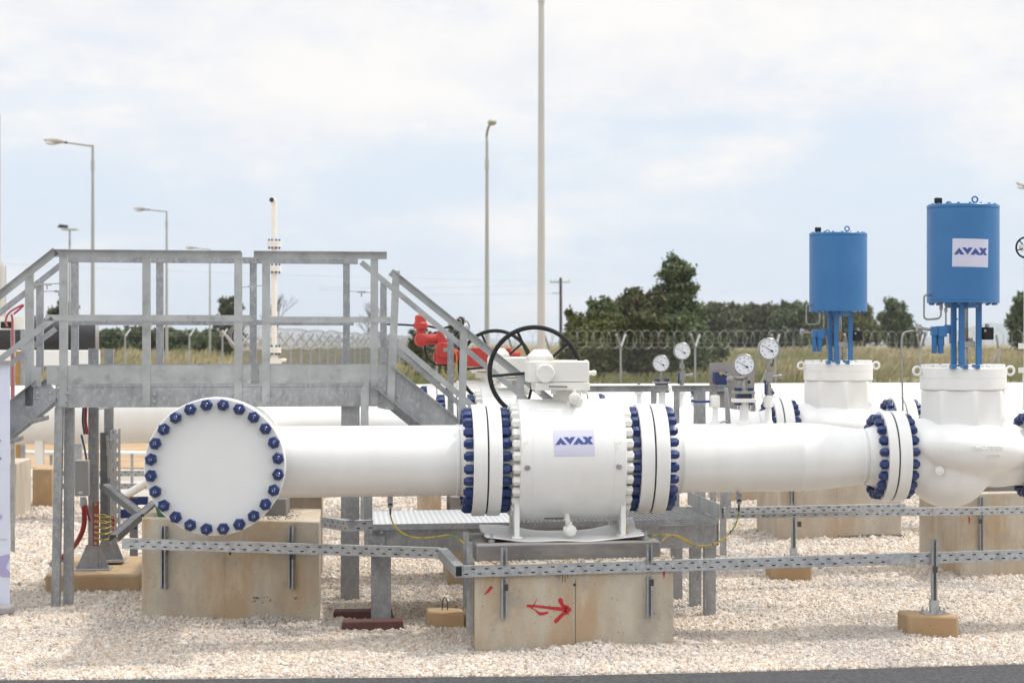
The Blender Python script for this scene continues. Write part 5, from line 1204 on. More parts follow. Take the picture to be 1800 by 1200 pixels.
MB().tube(smooth_path([PP(147, 716, 18.9), PP(146, 740, 18.9), PP(149, 763, 18.9)]), .012, 8).tube(smooth_path([PP(143, 764, 18.9), PP(149, 790, 18.9), PP(152, 808, 18.9)]), .01, 6).build('cable_bundle', 'faded blue paint', CS)
MB().tube(smooth_path([PP(196, 942, 18.9), PP(200, 915, 18.9), PP(197, 908, 18.9), PP(202, 942, 18.8), PP(225, 948, 18.5)], 6), .009, 6).build('red_wire', 'red conduit', CS)
mb = MB(); a, b = PP(172, 718, 18.9), PP(200, 715, 19.3); mb.tube([a, b], .01, 6); mb.build('cross_rod', 'bright galvanized', CS)
# dark torn tray end lying left of the plinth
q = PZ(84, 1030, .0); dt = thing('tray_offcut', 'dark perforated tray end leaning at the left end of the brown plinth', 'cable tray', (q.x, q.y+.25, 0))
mb = MB()
for k in range(7): mb.bar((q.x-.06+k*.012, q.y+.3, .0), (q.x-.02+k*.018, q.y+.45, .20+.012*math.sin(k*3)), .007, .004)
mb.bar((q.x-.07, q.y+.3, .03), (q.x+.05, q.y+.3, .05), .004, .03); mb.bar((q.x-.04, q.y+.42, .15), (q.x+.10, q.y+.46, .20), .004, .04); mb.build('tray_end', 'galvanized', dt)
# diagonal white pipe and blue bracket between stand and flange
dp = thing('thin_pipe', 'thin white pipe slanting up behind the blind flange, on a blue bracket', 'pipe', PP(222, 868, 20.5)); MB().tube([PP(217, 873, 20.5), PP(275, 838, 20.0)], .038, 12).build('tube', 'white paint', dp)
bb = thing('blue_bracket', 'dark blue steel bracket stand left of the blind flange', 'bracket', (PP(236, 890, 20.6).x, PP(236, 890, 20.6).y, 0))
MB().box(PP(226, 887, 20.6), PP(259, 873, 20.6)+V((0, .12, 0))).box(PP(228, 930, 20.6), PP(241, 887.5, 20.6)+V((0, .10, 0))).box(PP(209, 909, 20.6), PP(241, 894, 20.6)+V((0, -.06, 0))).build('bracket_body', 'blue paint', bb)
MB().box((PP(228, 930, 20.6).x, PP(228, 930, 20.6).y, -.02), (PP(241, 930, 20.6).x, PP(228, 930, 20.6).y+.1, PP(228, 930, 20.6).z)).build('bracket_leg', 'dull galvanized', bb)
wp = thing('wood_strip', 'thin yellow strip of wood lying on the blue bracket', 'wood strip', PP(230, 873, 20.4)); MB().bar(PP(217, 873, 20.4), PP(241, 873.5, 20.4), .02, .012).build('strip', 'tan wood', wp)
# blue stub under the signed valve
bs = thing('blue_support', 'small dark blue steel support showing behind the feet of the signed valve', 'support', (XX(919, 1.6), 1.6, 0)); MB().box((XX(914, 1.6), 1.6, WZ), (XX(926, 1.6), 1.7, ZZ(920, 905, 1.6))).box((XX(914, 1.5), 1.45, WZ), (XX(926, 1.5), 1.6, WZ+.03)).build('support_plate', 'blue paint', bs)

# ================================================================ instrument panel behind the signed row's gauges
py_ = 5.6
IP = thing('instrument_panel', 'grey instrument panel plate with a blue bracket and small fittings, behind the gauges', 'panel', (XX(1286, py_), py_, 0))
MB().box((XX(1247, py_), py_, ZZ(1280, 735, py_)), (XX(1326.5, py_), py_+.006, ZZ(1280, 637, py_))).build('plate', 'panel grey', IP)
MB().box((XX(1253, py_), py_-.10, ZZ(1280, 672, py_)), (XX(1278, py_), py_-.001, ZZ(1280, 654, py_))).box((XX(1258, py_), py_-.12, ZZ(1280, 690, py_)), (XX(1274, py_), py_-.003, ZZ(1280, 672.5, py_))).box((XX(1253, py_), py_-.11, ZZ(1280, 660, py_)), (XX(1256, py_), py_-.101, ZZ(1280, 654, py_))).build('blue_bracket', 'blue paint', IP)
MB().cyl((XX(1263.5, py_), py_-.15, ZZ(1280, 656, py_)), (XX(1263.5, py_), py_-.101, ZZ(1280, 656, py_)), .016, seg=12).build('brass_plug', 'tan wood', IP)
MB().tube([PY(1268, 655, py_-.13), PY(1286, 662, py_-.13)], .009, 8).build('lever', 'stainless', IP)
for px in (1254, 1272): MB().box((XX(px, py_)-.03, py_+.007, -.05), (XX(px, py_)+.03, py_+.05, ZZ(1280, 700, py_))).build('panel_post', 'galvanized', IP)
# thin vertical impulse line in front of the signed control valve, and pieces at the right margin
il = thing('impulse_tube', 'thin vertical stainless tube between the two control valves', 'tube', (XX(1586, -.1), -.1, 1)); MB().tube(rounded([PY(1606, 581, -.10), PY(1587, 584, -.10), PY(1584.5, 600, -.10), PY(1587, 722, -.12)], .06), .0075, 8).build('tube', 'stainless', il)
eq = PY(1790, 435, 1.2)
vt = thing('vent_valve', 'small white gate valve with a black handwheel, cut off by the right edge', 'valve', (eq.x, eq.y, 0))
hw_ = MB().torus(PY(1804, 435, 1.0), (.1, 1, 0), .083, .008, 36, 8).build('handwheel', 'black rubber', vt)
for k in range(6):
    th = k*math.pi/3+.3; c = PY(1804, 435, 1.0); MB().tube([c, c+V((.08*math.cos(th), 0, .08*math.sin(th)))], .005, 6).build('spoke', 'black rubber', hw_)
mb = MB(); c = PY(1808, 600, 1.1); zf = lambda py: ZZ(1800, py, 1.1)
mb.lathe((c.x, c.y, zf(720)), (0, 0, 1), [(0, .05), (zf(655)-zf(720), .05), (zf(655)-zf(720), .085), (zf(646)-zf(720), .085), (zf(646)-zf(720), .04), (zf(613)-zf(720), .04), (zf(613)-zf(720), .085), (zf(603)-zf(720), .085), (zf(603)-zf(720), .04), (zf(470)-zf(720), .04), (zf(400)-zf(720), .03)], 20)
mb.cyl(PY(1797, 435, 1.0), PY(1806, 435, 1.1), .03, seg=12); mb.build('valve_body', 'cream paint', vt)
# ================================================================ banner at the left edge
bn = thing('roll_up_banner', 'pale lilac roll-up banner cut off by the left edge', 'banner', (PD(-60, 1070, 17.2).x, PD(-60, 1070, 17.2).y, 0))
D0 = 17.2
bl = lambda px, py, o=0: PD(px, py, D0-o)
def bquad(x0, x1, y0, y1, o, m, nm, par=bn):
    a, b = bl(x0, y1, o), bl(x1, y1, o); z1 = bl(x0, y0, o).z
    d = (b-a).normalized(); n = V((-d.y, d.x, 0))*.002
    return MB().hexa([a, b, b+n, a+n], [V((v.x, v.y, z1)) for v in (a, b, b+n, a+n)]).build(nm, m, par)
bquad(-166, 17.5, 640, 1062, 0, 'banner cloth', 'cloth')
a, b = bl(-168, 637, .02), bl(18, 637, .02); MB().bar(a, b, .03, .03).build('top_bar', 'panel grey', bn)
a, b = bl(-172, 1066, .05), bl(22, 1066, .05); MB().bar(V((a.x, a.y, .045)), V((b.x, b.y, .045)), .16, .075).build('base_case', 'grey box', bn, bevel=.02)
def bpoly(pts, m, nm):
    mb = MB(); a = bl(0, 605, .004); P = [(x*D0/FPX, -y*D0/FPX) for x, y in pts]
    mb.prism(P, a+V((0, 0, 0)), Rt, (0, 0, 1), .001); return mb.build(nm, m, bn)
sc_ = .145
def blogo(x0, y0, s, m):
    for pl in LET: bpoly([(x0+(x-265)*s, y0+(y-605-600+605)*s-605+0) for x, y in pl], m, 'letter')
blogo(-164, 790, .1435, 'banner purple')
bpoly([(0-30, 300), (2, 300), (3, 296), (3, 305), (-2, 308), (-30, 309)], 'banner lilac', 'print')
bpoly([(-120, 342.5), (12, 342), (12, 343), (-120, 343.5)], 'banner grey', 'print_line')
bpoly([(-60, 376), (-30, 376), (0, 372), (17, 368), (17, 374), (9, 392), (18, 400), (17, 408), (4, 408), (-10, 400), (-60, 400)], 'banner lilac', 'print')

# ================================================================ left background clutter
def PDf(px, py, D): return PD(px, py, D)
a, b = PD(-160, 590, 34.19), PD(171, 590, 35); a.z = b.z; r = .285
ve = thing('black_vessel', 'long black horizontal cylinder with a pale end ring, behind the left stairs', 'vessel', (b.x, b.y, 1.5))
d = (b-a).normalized(); MB().lathe(a, d, [(0, r), ((b-a).length-.03, r)], 40).build('shell', 'black vessel', ve); MB().lathe(b-d*.03, d, [(0, r+.012), (.05, r+.012), (.055, r*.9)], 40).build('end_ring', 'grey box', ve)
MB().box((b.x-2.0, b.y-.1, 0), (b.x-1.85, b.y+.1, b.z-.2)).box((b.x-.5, b.y-.1, 0), (b.x-.35, b.y+.1, b.z-.2)).build('saddle', 'galvanized', ve)
a, b = PD(-160, 629, 33), PD(168, 629, 33)
wt = thing('white_duct', 'white box duct running below the black cylinder at left', 'duct', (b.x, b.y, 1.6)); MB().bar(a, b, .5, .24).build('duct', 'white paint', wt, bevel=.01)
MB().box((b.x-1.5, b.y-.1, 0), (b.x-1.4, b.y+.1, b.z-.1)).box((b.x-.3, b.y-.1, 0), (b.x-.2, b.y+.1, b.z-.1)).build('duct_leg', 'galvanized', wt)
a, b = PD(-60, 568, 30), PD(45, 568, 30)
bm_ = thing('beige_crossbar', 'pale crossbar with a black clamp at the left edge above the black cylinder', 'crossbar', (b.x, b.y, 2)); MB().bar(a, b, .1, .18).build('bar', 'cream paint', bm_)
a = PD(43, 568, 30); MB().box((a.x-.05, a.y-.03, 0), (a.x+.01, a.y+.03, a.z-.1)).build('upright', 'galvanized', bm_)
a, b = PD(1, 577, 29.8), PD(20, 565, 29.8); MB().box(a, b+V((0, .06, 0))).build('clamp', 'black rubber', bm_)
pr = thing('pink_hose', 'thin pink red hose looped over a vertical rod at the left edge', 'hose', PD(21, 700, 22))
MB().tube(smooth_path([PD(13, 574, 22), PD(10, 566, 22), PD(12, 556, 22), PD(18, 548, 22), PD(29, 541, 22), PD(40, 536, 22), PD(38, 540, 22), PD(24, 552, 22)], 6), .011, 8).tube([PD(20, 552, 22), PD(22, 562, 22), PD(22, 700, 22)], .012, 8).build('hose', 'pink rod', pr)
ap = PD(22, 640, 22.1); MB().box((ap.x-.02, ap.y, -.05), (ap.x+.02, ap.y+.03, PD(22, 580, 22).z)).build('rod', 'galvanized', pr)
tw = thing('tan_board', 'tan board standing behind the left stairs under the black cylinder', 'board', PD(32, 660, 30)); a, b = PD(27, 665, 30), PD(40, 617, 30); MB().box((a.x, a.y, 0), (b.x, b.y+.04, b.z)).build('board', 'tan wood', tw)
# support under the cross header, left, thin pipe along the ground beyond
MB().box((PD(61, 800, 26).x, PD(61, 800, 26).y, .7), (PD(75, 800, 26).x, PD(61, 800, 26).y+.15, 1.0)).build('pipe_support', 'cream paint', fh)
a, b = PD(28, 795, 33), PD(330, 797, 33.6); tp = thing('thin_ground_pipe', 'thin white pipe running low across the gravel behind the left stair', 'pipe', (b.x, b.y, .3)); MB().cyl(a, b, .036, seg=12).build('tube', 'white paint', tp)
for px in (90, 232): c = PD(px, 797, 33.2); MB().box((c.x-.02, c.y-.02, -.05), (c.x+.02, c.y+.02, c.z)).build('stand', 'galvanized', tp)

# ================================================================ vent stack
VS = thing('vent_stack', 'tall thin cream vent pipe with three bolted flanges behind the platform', 'vent pipe', (PD(482, 640, 42).x, PD(482, 640, 42).y, 0))
vx, vy = VS.location.x, VS.location.y; vz = lambda py: PD(482, py, 42).z
MB().cyl((vx, vy, -.1), (vx, vy, vz(360)), .052, seg=20).cyl((vx, vy, vz(640)), (vx, vy, vz(622)), .09, .055, seg=20).box((vx-.11, vy-.09, vz(642)), (vx+.14, vy+.09, vz(630))).cyl((vx+.1, vy, vz(633)), (vx+.23, vy, vz(633)), .035, seg=10).build('pipe', 'cream paint', VS)
MB().tube(smooth_path([(vx, vy, vz(361)), (vx, vy, vz(355)), (vx-.035, vy-.06, vz(352)), (vx-.045, vy-.10, vz(352))], 5), .052, 16).build('outlet_bend', 'cream paint', VS); c = V((vx-.04, vy-.15, vz(352))); MB().lathe(V((vx-.045, vy-.10, vz(352))), (-.15, -1, 0), [(0, .046), (.004, .046)], 18).build('outlet_mouth', 'gasket', VS)
for py in (429, 472, 615):
    MB().lathe((vx, vy, vz(py)-.055), (0, 0, 1), [(0, .135), (.05, .135), (.05, .12), (.06, .12), (.06, .135), (.11, .135)], 28).build('flange', 'cream paint', VS)
    mb = MB()
    for k in range(8):
        th = 2*math.pi*(k+.5)/8
        for s in (-1, 1): mb.lathe((vx+.105*math.cos(th), vy+.105*math.sin(th), vz(py)+s*.055), (0, 0, s), [(0, .019), (.03, .019), (.03, .012), (.045, .010)], 6)
    mb.build('flange_bolts', 'blue paint', VS)

# ================================================================ terrain
def prof(Z):
    return float(np.interp(Z, [0, 52, 62, 74, 95, 140, 220, 400, 900, 3000, 9000], [0, 0, .35, .80, .90, 1.23, 1.57, 1.90, 2.02, 2.08, 2.1]))
def ground_z(x, y):
    Z = (V((x, y, 0))-CAM).dot(Fw)
    return prof(Z)
def sheet_mesh(name, Zs, pxs, zf, m, kind='structure', extra=0):
    vs = []; nx = len(pxs)
    for Zd in Zs:
        for px in pxs:
            v = PD(px, HOR, Zd); vs.append((v.x, v.y, zf(v.x, v.y, Zd)))
    fs = [(j*nx+i, j*nx+i+1, (j+1)*nx+i+1, (j+1)*nx+i) for j in range(len(Zs)-1) for i in range(nx-1)]
    mb = MB(); mb.add(vs, fs); o = mb.build(name, m, None, fixn=False); o['kind'] = kind; return o
# ground material: pale gravel near, soil and dry grass far
m, t, b = nodes_of('gravel ground'); n = t.nodes.new; l = t.links.new
co = n('ShaderNodeNewGeometry')
def noise_(t_, src, sc, det=6, rough=.6, st=None):
    x = t_.nodes.new('ShaderNodeTexNoise'); x.inputs['Scale'].default_value = sc; x.inputs['Detail'].default_value = det; x.inputs['Roughness'].default_value = rough
    if st: mp = t_.nodes.new('ShaderNodeMapping'); mp.inputs['Scale'].default_value = st; t_.links.new(src, mp.inputs[0]); src = mp.outputs[0]
    t_.links.new(src, x.inputs[0]); return x.outputs[0]
def mix_(t_, f, a, b_):
    x = t_.nodes.new('ShaderNodeMix'); x.data_type = 'RGBA'
    if isinstance(f, float): x.inputs[0].default_value = f
    else: t_.links.new(f, x.inputs[0])
    for i, v in ((6, a), (7, b_)):
        if isinstance(v, tuple): x.inputs[i].default_value = (*v, 1)
        else: t_.links.new(v, x.inputs[i])
    return x.outputs[2]
def rng_(t_, v, a, b_, c=0., d=1.):
    r = t_.nodes.new('ShaderNodeMapRange'); t_.links.new(v, r.inputs[0])
    for i, k in enumerate((a, b_, c, d)): r.inputs[i+1].default_value = k
    return r.outputs[0]
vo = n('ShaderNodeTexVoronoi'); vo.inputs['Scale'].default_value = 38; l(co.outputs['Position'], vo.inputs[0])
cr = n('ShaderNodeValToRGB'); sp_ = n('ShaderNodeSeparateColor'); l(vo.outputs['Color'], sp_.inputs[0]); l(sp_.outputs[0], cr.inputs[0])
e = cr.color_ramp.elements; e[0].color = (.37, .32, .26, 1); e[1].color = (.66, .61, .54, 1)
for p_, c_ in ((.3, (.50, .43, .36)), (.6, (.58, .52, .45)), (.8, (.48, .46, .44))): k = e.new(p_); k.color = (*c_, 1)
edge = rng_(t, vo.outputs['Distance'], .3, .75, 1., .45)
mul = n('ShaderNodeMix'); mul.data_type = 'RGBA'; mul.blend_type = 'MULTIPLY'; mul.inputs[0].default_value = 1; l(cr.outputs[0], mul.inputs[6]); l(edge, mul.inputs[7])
big = noise_(t, co.outputs['Position'], .6)
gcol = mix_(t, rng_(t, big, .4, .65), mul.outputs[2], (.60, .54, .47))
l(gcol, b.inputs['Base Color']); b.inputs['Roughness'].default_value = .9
bp = n('ShaderNodeBump'); bp.inputs['Distance'].default_value = .02; l(vo.outputs['Distance'], bp.inputs['Height']); bp.invert = True; l(bp.outputs[0], b.inputs['Normal'])
M['gravel ground'] = m
m, t, b = nodes_of('field'); n = t.nodes.new; l = t.links.new; co = n('ShaderNodeNewGeometry')
f1 = noise_(t, co.outputs['Position'], .07, 5, .6, (1, .35, 1)); f2 = noise_(t, co.outputs['Position'], .5, 6, .7, (1, .4, 1)); f3 = noise_(t, co.outputs['Position'], 3, 4)
c = mix_(t, rng_(t, f1, .42, .58), (.26, .185, .095), (.10, .115, .035))
c = mix_(t, rng_(t, f2, .45, .7), c, (.30, .245, .145)); c = mix_(t, rng_(t, f3, .5, .8, 0, .6), c, (.13, .09, .05))
l(c, b.inputs['Base Color']); b.inputs['Roughness'].default_value = .95; M['field'] = m
mat('soil', (.33, .205, .10), (.42, .30, .18), rough=.95, sc=.8, bump=.02, bsc=6, detail=8)
pxs = [-9000, -5000, -3000, -1800]+list(np.linspace(-900, 2700, 46))+[3500, 5000, 8000, 12000]
def gz(x, y, Z): return .020*(mnoise.noise(V((x*.9, y*.9, 3)))+.5*mnoise.noise(V((x*2.3, y*2.3, 1))))*min(1, max(0, (y+1.9)/.5)) if Z < 50 else prof(Z)
def heap(x, y):
    h = 0
    for x0, x1, y0, y1, dp in FOOT:
        yf = y0+(y1-y0)*min(1, max(0, (x-x0)/(x1-x0+1e-6)))
        dx = max(x0-x, 0, x-x1); dy = max(yf-y, 0, y-yf-dp); h = max(h, math.exp(-(dx*dx+dy*dy)**.5/.13)*(1 if x1-x0 > .6 else .35))
    return h
_gz = gz
def gz(x, y, Z): return _gz(x, y, Z)+(.045*heap(x, y)*(.5+.9*mnoise.noise(V((x*3, y*3, 9))) + .35) if Z < 24 else 0)
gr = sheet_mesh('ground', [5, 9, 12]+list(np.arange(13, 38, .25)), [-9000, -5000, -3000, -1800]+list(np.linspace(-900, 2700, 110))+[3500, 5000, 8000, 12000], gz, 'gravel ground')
sheet_mesh('soil_strip', [37.5, 40, 44, 48, 52, 56, 62], pxs, lambda x, y, Z: prof(Z)+(.004 if Z < 38 else .0)+.03*mnoise.noise(V((x*.5, y*.5, 0)))*(Z > 38), 'soil')
sheet_mesh('field', [61, 66, 74, 84, 95, 115, 140, 180, 220, 300, 400, 600, 900, 1800, 3500, 9000], [-9000, -6000, -4000, -2500]+list(np.linspace(-1600, 3600, 60))+[5000, 8000, 12000], lambda x, y, Z: prof(Z)+(.015 if Z < 62 else 0)+.10*mnoise.noise(V((x*.09, y*.05, 0)))*min(1, (Z-61)/20)*(1 if Z < 300 else 0), 'field')
# asphalt road along the front
mat('asphalt', (.022, .022, .025), (.070, .070, .073), rough=.85, sc=45, lo=.4, hi=.62, bump=.006, bsc=70, detail=6)
el = PZ(-400, 1198, 0); edge_pts = []
for i in range(121):
    px = -500+i*24; py = np.interp(px, [-500, 100, 900, 1300, 1800, 2400], [1197, 1196, 1190, 1182, 1168, 1150]); v = PZ(px, py, 0)
    edge_pts.append((v.x, v.y+.012*mnoise.noise(V((v.x*6, 0, 0)))+.008*mnoise.noise(V((v.x*20, 3, 0)))))
mb = MB(); vs = []
for x, y in edge_pts: vs += [(x, y, .006), (x, y-.03, .010), (x+.3, y-8, .012), (x, y, -.05)]
fs = []
for i in range(120): a = i*4; fs += [(a, a+1, a+5, a+4), (a+1, a+2, a+6, a+5), (a+3, a, a+4, a+7)]
mb.add(vs, fs); o = mb.build('road', 'asphalt', None); o['kind'] = 'structure'

# ---- loose gravel stones, instanced by geometry nodes
m, t, b = nodes_of('stones'); n = t.nodes.new; l = t.links.new
oi = n('ShaderNodeObjectInfo'); cr = n('ShaderNodeValToRGB'); l(oi.outputs['Random'], cr.inputs[0])
e = cr.color_ramp.elements; e[0].position = 0; e[0].color = (.34, .33, .33, 1); e[1].position = 1; e[1].color = (.78, .73, .66, 1)
for p_, c_ in ((.06, (.50, .49, .48)), (.13, (.56, .48, .40)), (.24, (.62, .49, .38)), (.38, (.65, .55, .45)), (.60, (.68, .60, .51)), (.8, (.72, .66, .58))): k = e.new(p_); k.color = (*c_, 1)
co = n('ShaderNodeTexCoord'); nn_ = noise_(t, co.outputs['Object'], 1.2, 4)
colr = mix_(t, rng_(t, nn_, .5, .8, 0, .45), cr.outputs[0], (.42, .30, .20))
pos = n('ShaderNodeNewGeometry'); pn_ = noise_(t, pos.outputs['Position'], .55, 3); colr = mix_(t, rng_(t, pn_, .47, .64, 0, .55), colr, (.40, .37, .35))
hs = n('ShaderNodeHueSaturation'); hs.inputs['Value'].default_value = .91; hs.inputs['Saturation'].default_value = 1.06; l(colr, hs.inputs['Color']); l(hs.outputs[0], b.inputs['Base Color']); b.inputs['Roughness'].default_value = .85; M['stones'] = m
def gravel_obj():
    ys = [e_[1] for e_ in edge_pts]
    nxs = 90; Zs = [None]+list(np.arange(14.85, 30.5, .35)); vs = []
    pxl = np.linspace(-120, 1930, nxs)
    for Zd in Zs:
        for px in pxl:
            if Zd is None:
                py = np.interp(px, [-500, 100, 900, 1300, 1800, 2400], [1197, 1196, 1190, 1182, 1168, 1150])-1.5; v = PZ(px, py, 0)
            else: v = PD(px, HOR, Zd)
            vs.append((v.x, v.y, gz(v.x, v.y, 20)+.004))
    fs = [(j*nxs+i, j*nxs+i+1, (j+1)*nxs+i+1, (j+1)*nxs+i) for j in range(len(Zs)-1) for i in range(nxs-1)]
    mb = MB(); mb.add(vs, fs); o = mb.build('gravel', 'stones', None, fixn=False); o['kind'] = 'stuff'; o['label'] = 'pale crushed stone gravel covering the yard'
    me = o.data; at = me.attributes.new('dens', 'FLOAT', 'POINT'); sz = me.attributes.new('size', 'FLOAT', 'POINT')
    D_ = [(V(v)-CAM).dot(Fw) for v in vs]
    at.data.foreach_set('value', [float(np.interp(z, [13, 16, 19, 23, 30], [3900, 3200, 2100, 1150, 520])) for z in D_])
    sz.data.foreach_set('value', [float(np.interp(z, [13, 16, 19, 23, 30], [1.0, 1.05, 1.2, 1.5, 2.0])) for z in D_])
    ng = bpy.data.node_groups.new('scatter', 'GeometryNodeTree'); ng.interface.new_socket('Geometry', in_out='INPUT', socket_type='NodeSocketGeometry'); ng.interface.new_socket('Geometry', in_out='OUTPUT', socket_type='NodeSocketGeometry')
    A = ng.nodes.new; K = ng.links.new
    gi, go = A('NodeGroupInput'), A('NodeGroupOutput')
    dp_ = A('GeometryNodeDistributePointsOnFaces'); dp_.distribute_method = 'RANDOM'; na = A('GeometryNodeInputNamedAttribute'); na.data_type = 'FLOAT'; na.inputs['Name'].default_value = 'dens'
    K(gi.outputs[0], dp_.inputs['Mesh']); K(na.outputs['Attribute'], dp_.inputs['Density'])
    ico = A('GeometryNodeMeshIcoSphere'); ico.inputs['Radius'].default_value = 1; ico.inputs['Subdivisions'].default_value = 2
    nzn = A('ShaderNodeTexNoise'); nzn.inputs['Scale'].default_value = .9; nzn.inputs['Detail'].default_value = 1
    mu = A('ShaderNodeMath'); mu.operation = 'MULTIPLY_ADD'; mu.inputs[1].default_value = 1.5; mu.inputs[2].default_value = .25; K(nzn.outputs[0], mu.inputs[0])
    ip = A('GeometryNodeInputPosition'); vm = A('ShaderNodeVectorMath'); vm.operation = 'SCALE'; K(ip.outputs[0], vm.inputs[0]); K(mu.outputs[0], vm.inputs['Scale'])
    stp = A('GeometryNodeSetPosition'); K(ico.outputs['Mesh'], stp.inputs['Geometry']); K(vm.outputs[0], stp.inputs['Position'])
    sm_ = A('GeometryNodeSetMaterial'); sm_.inputs['Material'].default_value = M['stones']; K(stp.outputs[0], sm_.inputs[0])
    sh = A('GeometryNodeSetShadeSmooth'); sh.inputs['Shade Smooth'].default_value = False; K(sm_.outputs[0], sh.inputs[0])
    io = A('GeometryNodeInstanceOnPoints'); K(dp_.outputs['Points'], io.inputs['Points']); K(sh.outputs[0], io.inputs['Instance'])
    rr = A('FunctionNodeRandomValue'); rr.data_type = 'FLOAT_VECTOR'; rr.inputs['Max'].default_value = (6.28, 6.28, 6.28); K(rr.outputs[0], io.inputs['Rotation'])
    rs = A('FunctionNodeRandomValue'); rs.data_type = 'FLOAT_VECTOR'; rs.inputs['Min'].default_value = (.0075, .0065, .0055); rs.inputs['Max'].default_value = (.0200, .0160, .0125); rs.inputs['Seed'].default_value = 3
    ns = A('GeometryNodeInputNamedAttribute'); ns.data_type = 'FLOAT'; ns.inputs['Name'].default_value = 'size'
    # read the size on the mesh before instancing
    v2 = A('ShaderNodeVectorMath'); v2.operation = 'SCALE'; K(rs.outputs[0], v2.inputs[0]); K(ns.outputs['Attribute'], v2.inputs['Scale']); r3 = A('FunctionNodeRandomValue'); r3.data_type = 'FLOAT'; r3.inputs['Seed'].default_value = 11
    pw = A('ShaderNodeMath'); pw.operation = 'POWER'; K(r3.outputs[1], pw.inputs[0]); pw.inputs[1].default_value = 4
    ma = A('ShaderNodeMath'); ma.operation = 'MULTIPLY_ADD'; K(pw.outputs[0], ma.inputs[0]); ma.inputs[1].default_value = .95; ma.inputs[2].default_value = .74
    v3 = A('ShaderNodeVectorMath'); v3.operation = 'SCALE'; K(v2.outputs[0], v3.inputs[0]); K(ma.outputs[0], v3.inputs['Scale']); K(v3.outputs[0], io.inputs['Scale'])
    K(io.outputs[0], go.inputs[0])
    md = o.modifiers.new('scatter', 'NODES'); md.node_group = ng
    return o
gravel_obj()

# ================================================================ hills far away
mat('hill', (.10, .13, .10), (.15, .16, .12), rough=1, sc=.003)
def hills(nm, D, pts, depth=1500):
    vs = []; n_ = len(pts)
    for px, py in pts:
        a = PD(px, 606.5, D); tpp = PD(px, py, D+depth*.5); b_ = PD(px, 606.5, D+depth); vs += [(a.x, a.y, a.z), (tpp.x, tpp.y, tpp.z), (b_.x, b_.y, a.z)]
    fs = []
    for i in range(n_-1): a = 3*i; fs += [(a, a+3, a+4, a+1), (a+1, a+4, a+5, a+2)]
    o = MB().add(vs, fs).build(nm, 'hill', None); o['kind'] = 'structure'; return o
xs = np.linspace(1380, 2200, 60); hills('hills', 6500, [(x, 606-38*math.exp(-((x-1745)/75)**2)-10*math.exp(-((x-1640)/60)**2)-16*math.exp(-((x-1990)/120)**2)-1.2*mnoise.noise(V((x*.05, 0, 0)))) for x in xs])
xs = np.linspace(-400, 1050, 70); hills('hills', 7500, [(x, 603-11*math.exp(-((x-420)/330)**2)-9*math.exp(-((x-800)/120)**2)-1.5*mnoise.noise(V((x*.03, 5, 0)))) for x in xs])

# ================================================================ lamps, mast, utility pole
def lamp(label, px, py_top, D, head_dx, head=True, rad_=.055, arm_px=45):
    base = PD(px, HOR, D); gzv = ground_z(base.x, base.y); zt_ = PD(px, py_top, D).z
    r = thing('street_lamp', label, 'street lamp', (base.x, base.y, gzv), 'lamp posts around the yard')
    MB().cyl((base.x, base.y, gzv-.3), (base.x, base.y, zt_), rad_*1.55, rad_*.8, seg=14).lathe((base.x, base.y, zt_-.9), (0, 0, 1), [(0, rad_*1.15), (.35, rad_*1.15)], 12).build('pole', 'lamp concrete', r)
    return r, base, zt_
def cobra(r, p0, p1, sc=1.0):        # arm from p0 to lamp root p1, head beyond
    d = (p1-p0).normalized()
    MB().tube([p0, p1], .035*sc, 8).build('arm', 'lamp concrete', r)
    hd_ = MB(); L_ = .78*sc
    rs = [.03, .07, .10, .115, .11, .08, .02]
    P = [p1+d*(L_*k/6)+V((0, 0, .02*math.sin(k))) for k in range(7)]
    hd_.tube(P, .1, 12, rs=[x*sc for x in rs]); h = hd_.build('lamp_head', 'lamp head', r)
    h2 = MB().ell(p1+d*L_*.62-V((0, 0, .07*sc)), (.24*sc, .10*sc, .09*sc), 16, 8).build('lens', 'gauge face', r)
    MB().tube([p1-d*.05, p1+d*.10], .042*sc, 8).build('joint', 'dark steel', r)
r, b0, zt0_ = lamp('street lamp rising above the left end of the platform, tallest of the arm lamps', 163, 255, 75, 0)
cobra(r, PD(163, 257, 75), PD(116, 250.5, 75))
r, b0, _ = lamp('street lamp above the middle of the platform, second tallest arm lamp', 293, 371, 111, 0); cobra(r, PD(293, 372, 111), PD(261, 368.5, 111))
r, b0, _ = lamp('small distant street lamp just over the platform top rail', 369, 438, 154, 0); cobra(r, PD(369, 438.5, 154), PD(345, 436, 154))
r, b0, _ = lamp('distant lamp post with flat pale cap and a dark floodlight on top', 122.5, 404, 120, 0)
MB().bar(PD(110, 403.5, 120), PD(136, 403.5, 120), .5, .09).build('flat_cap', 'mast paint', r)
MB().hexa([PD(101, 400, 120)+V((0, o_, 0)) for o_ in (-.2, -.2, .2, .2)][:1]+[PD(119, 401, 120)+V((0, -.2, 0)), PD(119, 401, 120)+V((0, .2, 0)), PD(101, 400, 120)+V((0, .2, 0))], [PD(105, 394.5, 120)+V((0, -.2, 0)), PD(119, 396, 120)+V((0, -.2, 0)), PD(119, 396, 120)+V((0, .2, 0)), PD(105, 394.5, 120)+V((0, .2, 0))]).build('floodlight', 'dark steel', r)
r, b0, _ = lamp('slim street lamp seen head-on, left of the tall central mast', 856, 250, 68, 0)
p0, p1 = PD(856, 250, 68), PD(858, 226, 67.6); MB().tube(smooth_path([p0, PD(855.5, 238, 68), p1, PD(861, 219, 67.3)]), .04, 8).build('arm', 'lamp concrete', r); MB().ell(PD(865, 215, 66.9), (.14, .34, .10), 16, 10).build('lamp_head', 'lamp head', r)
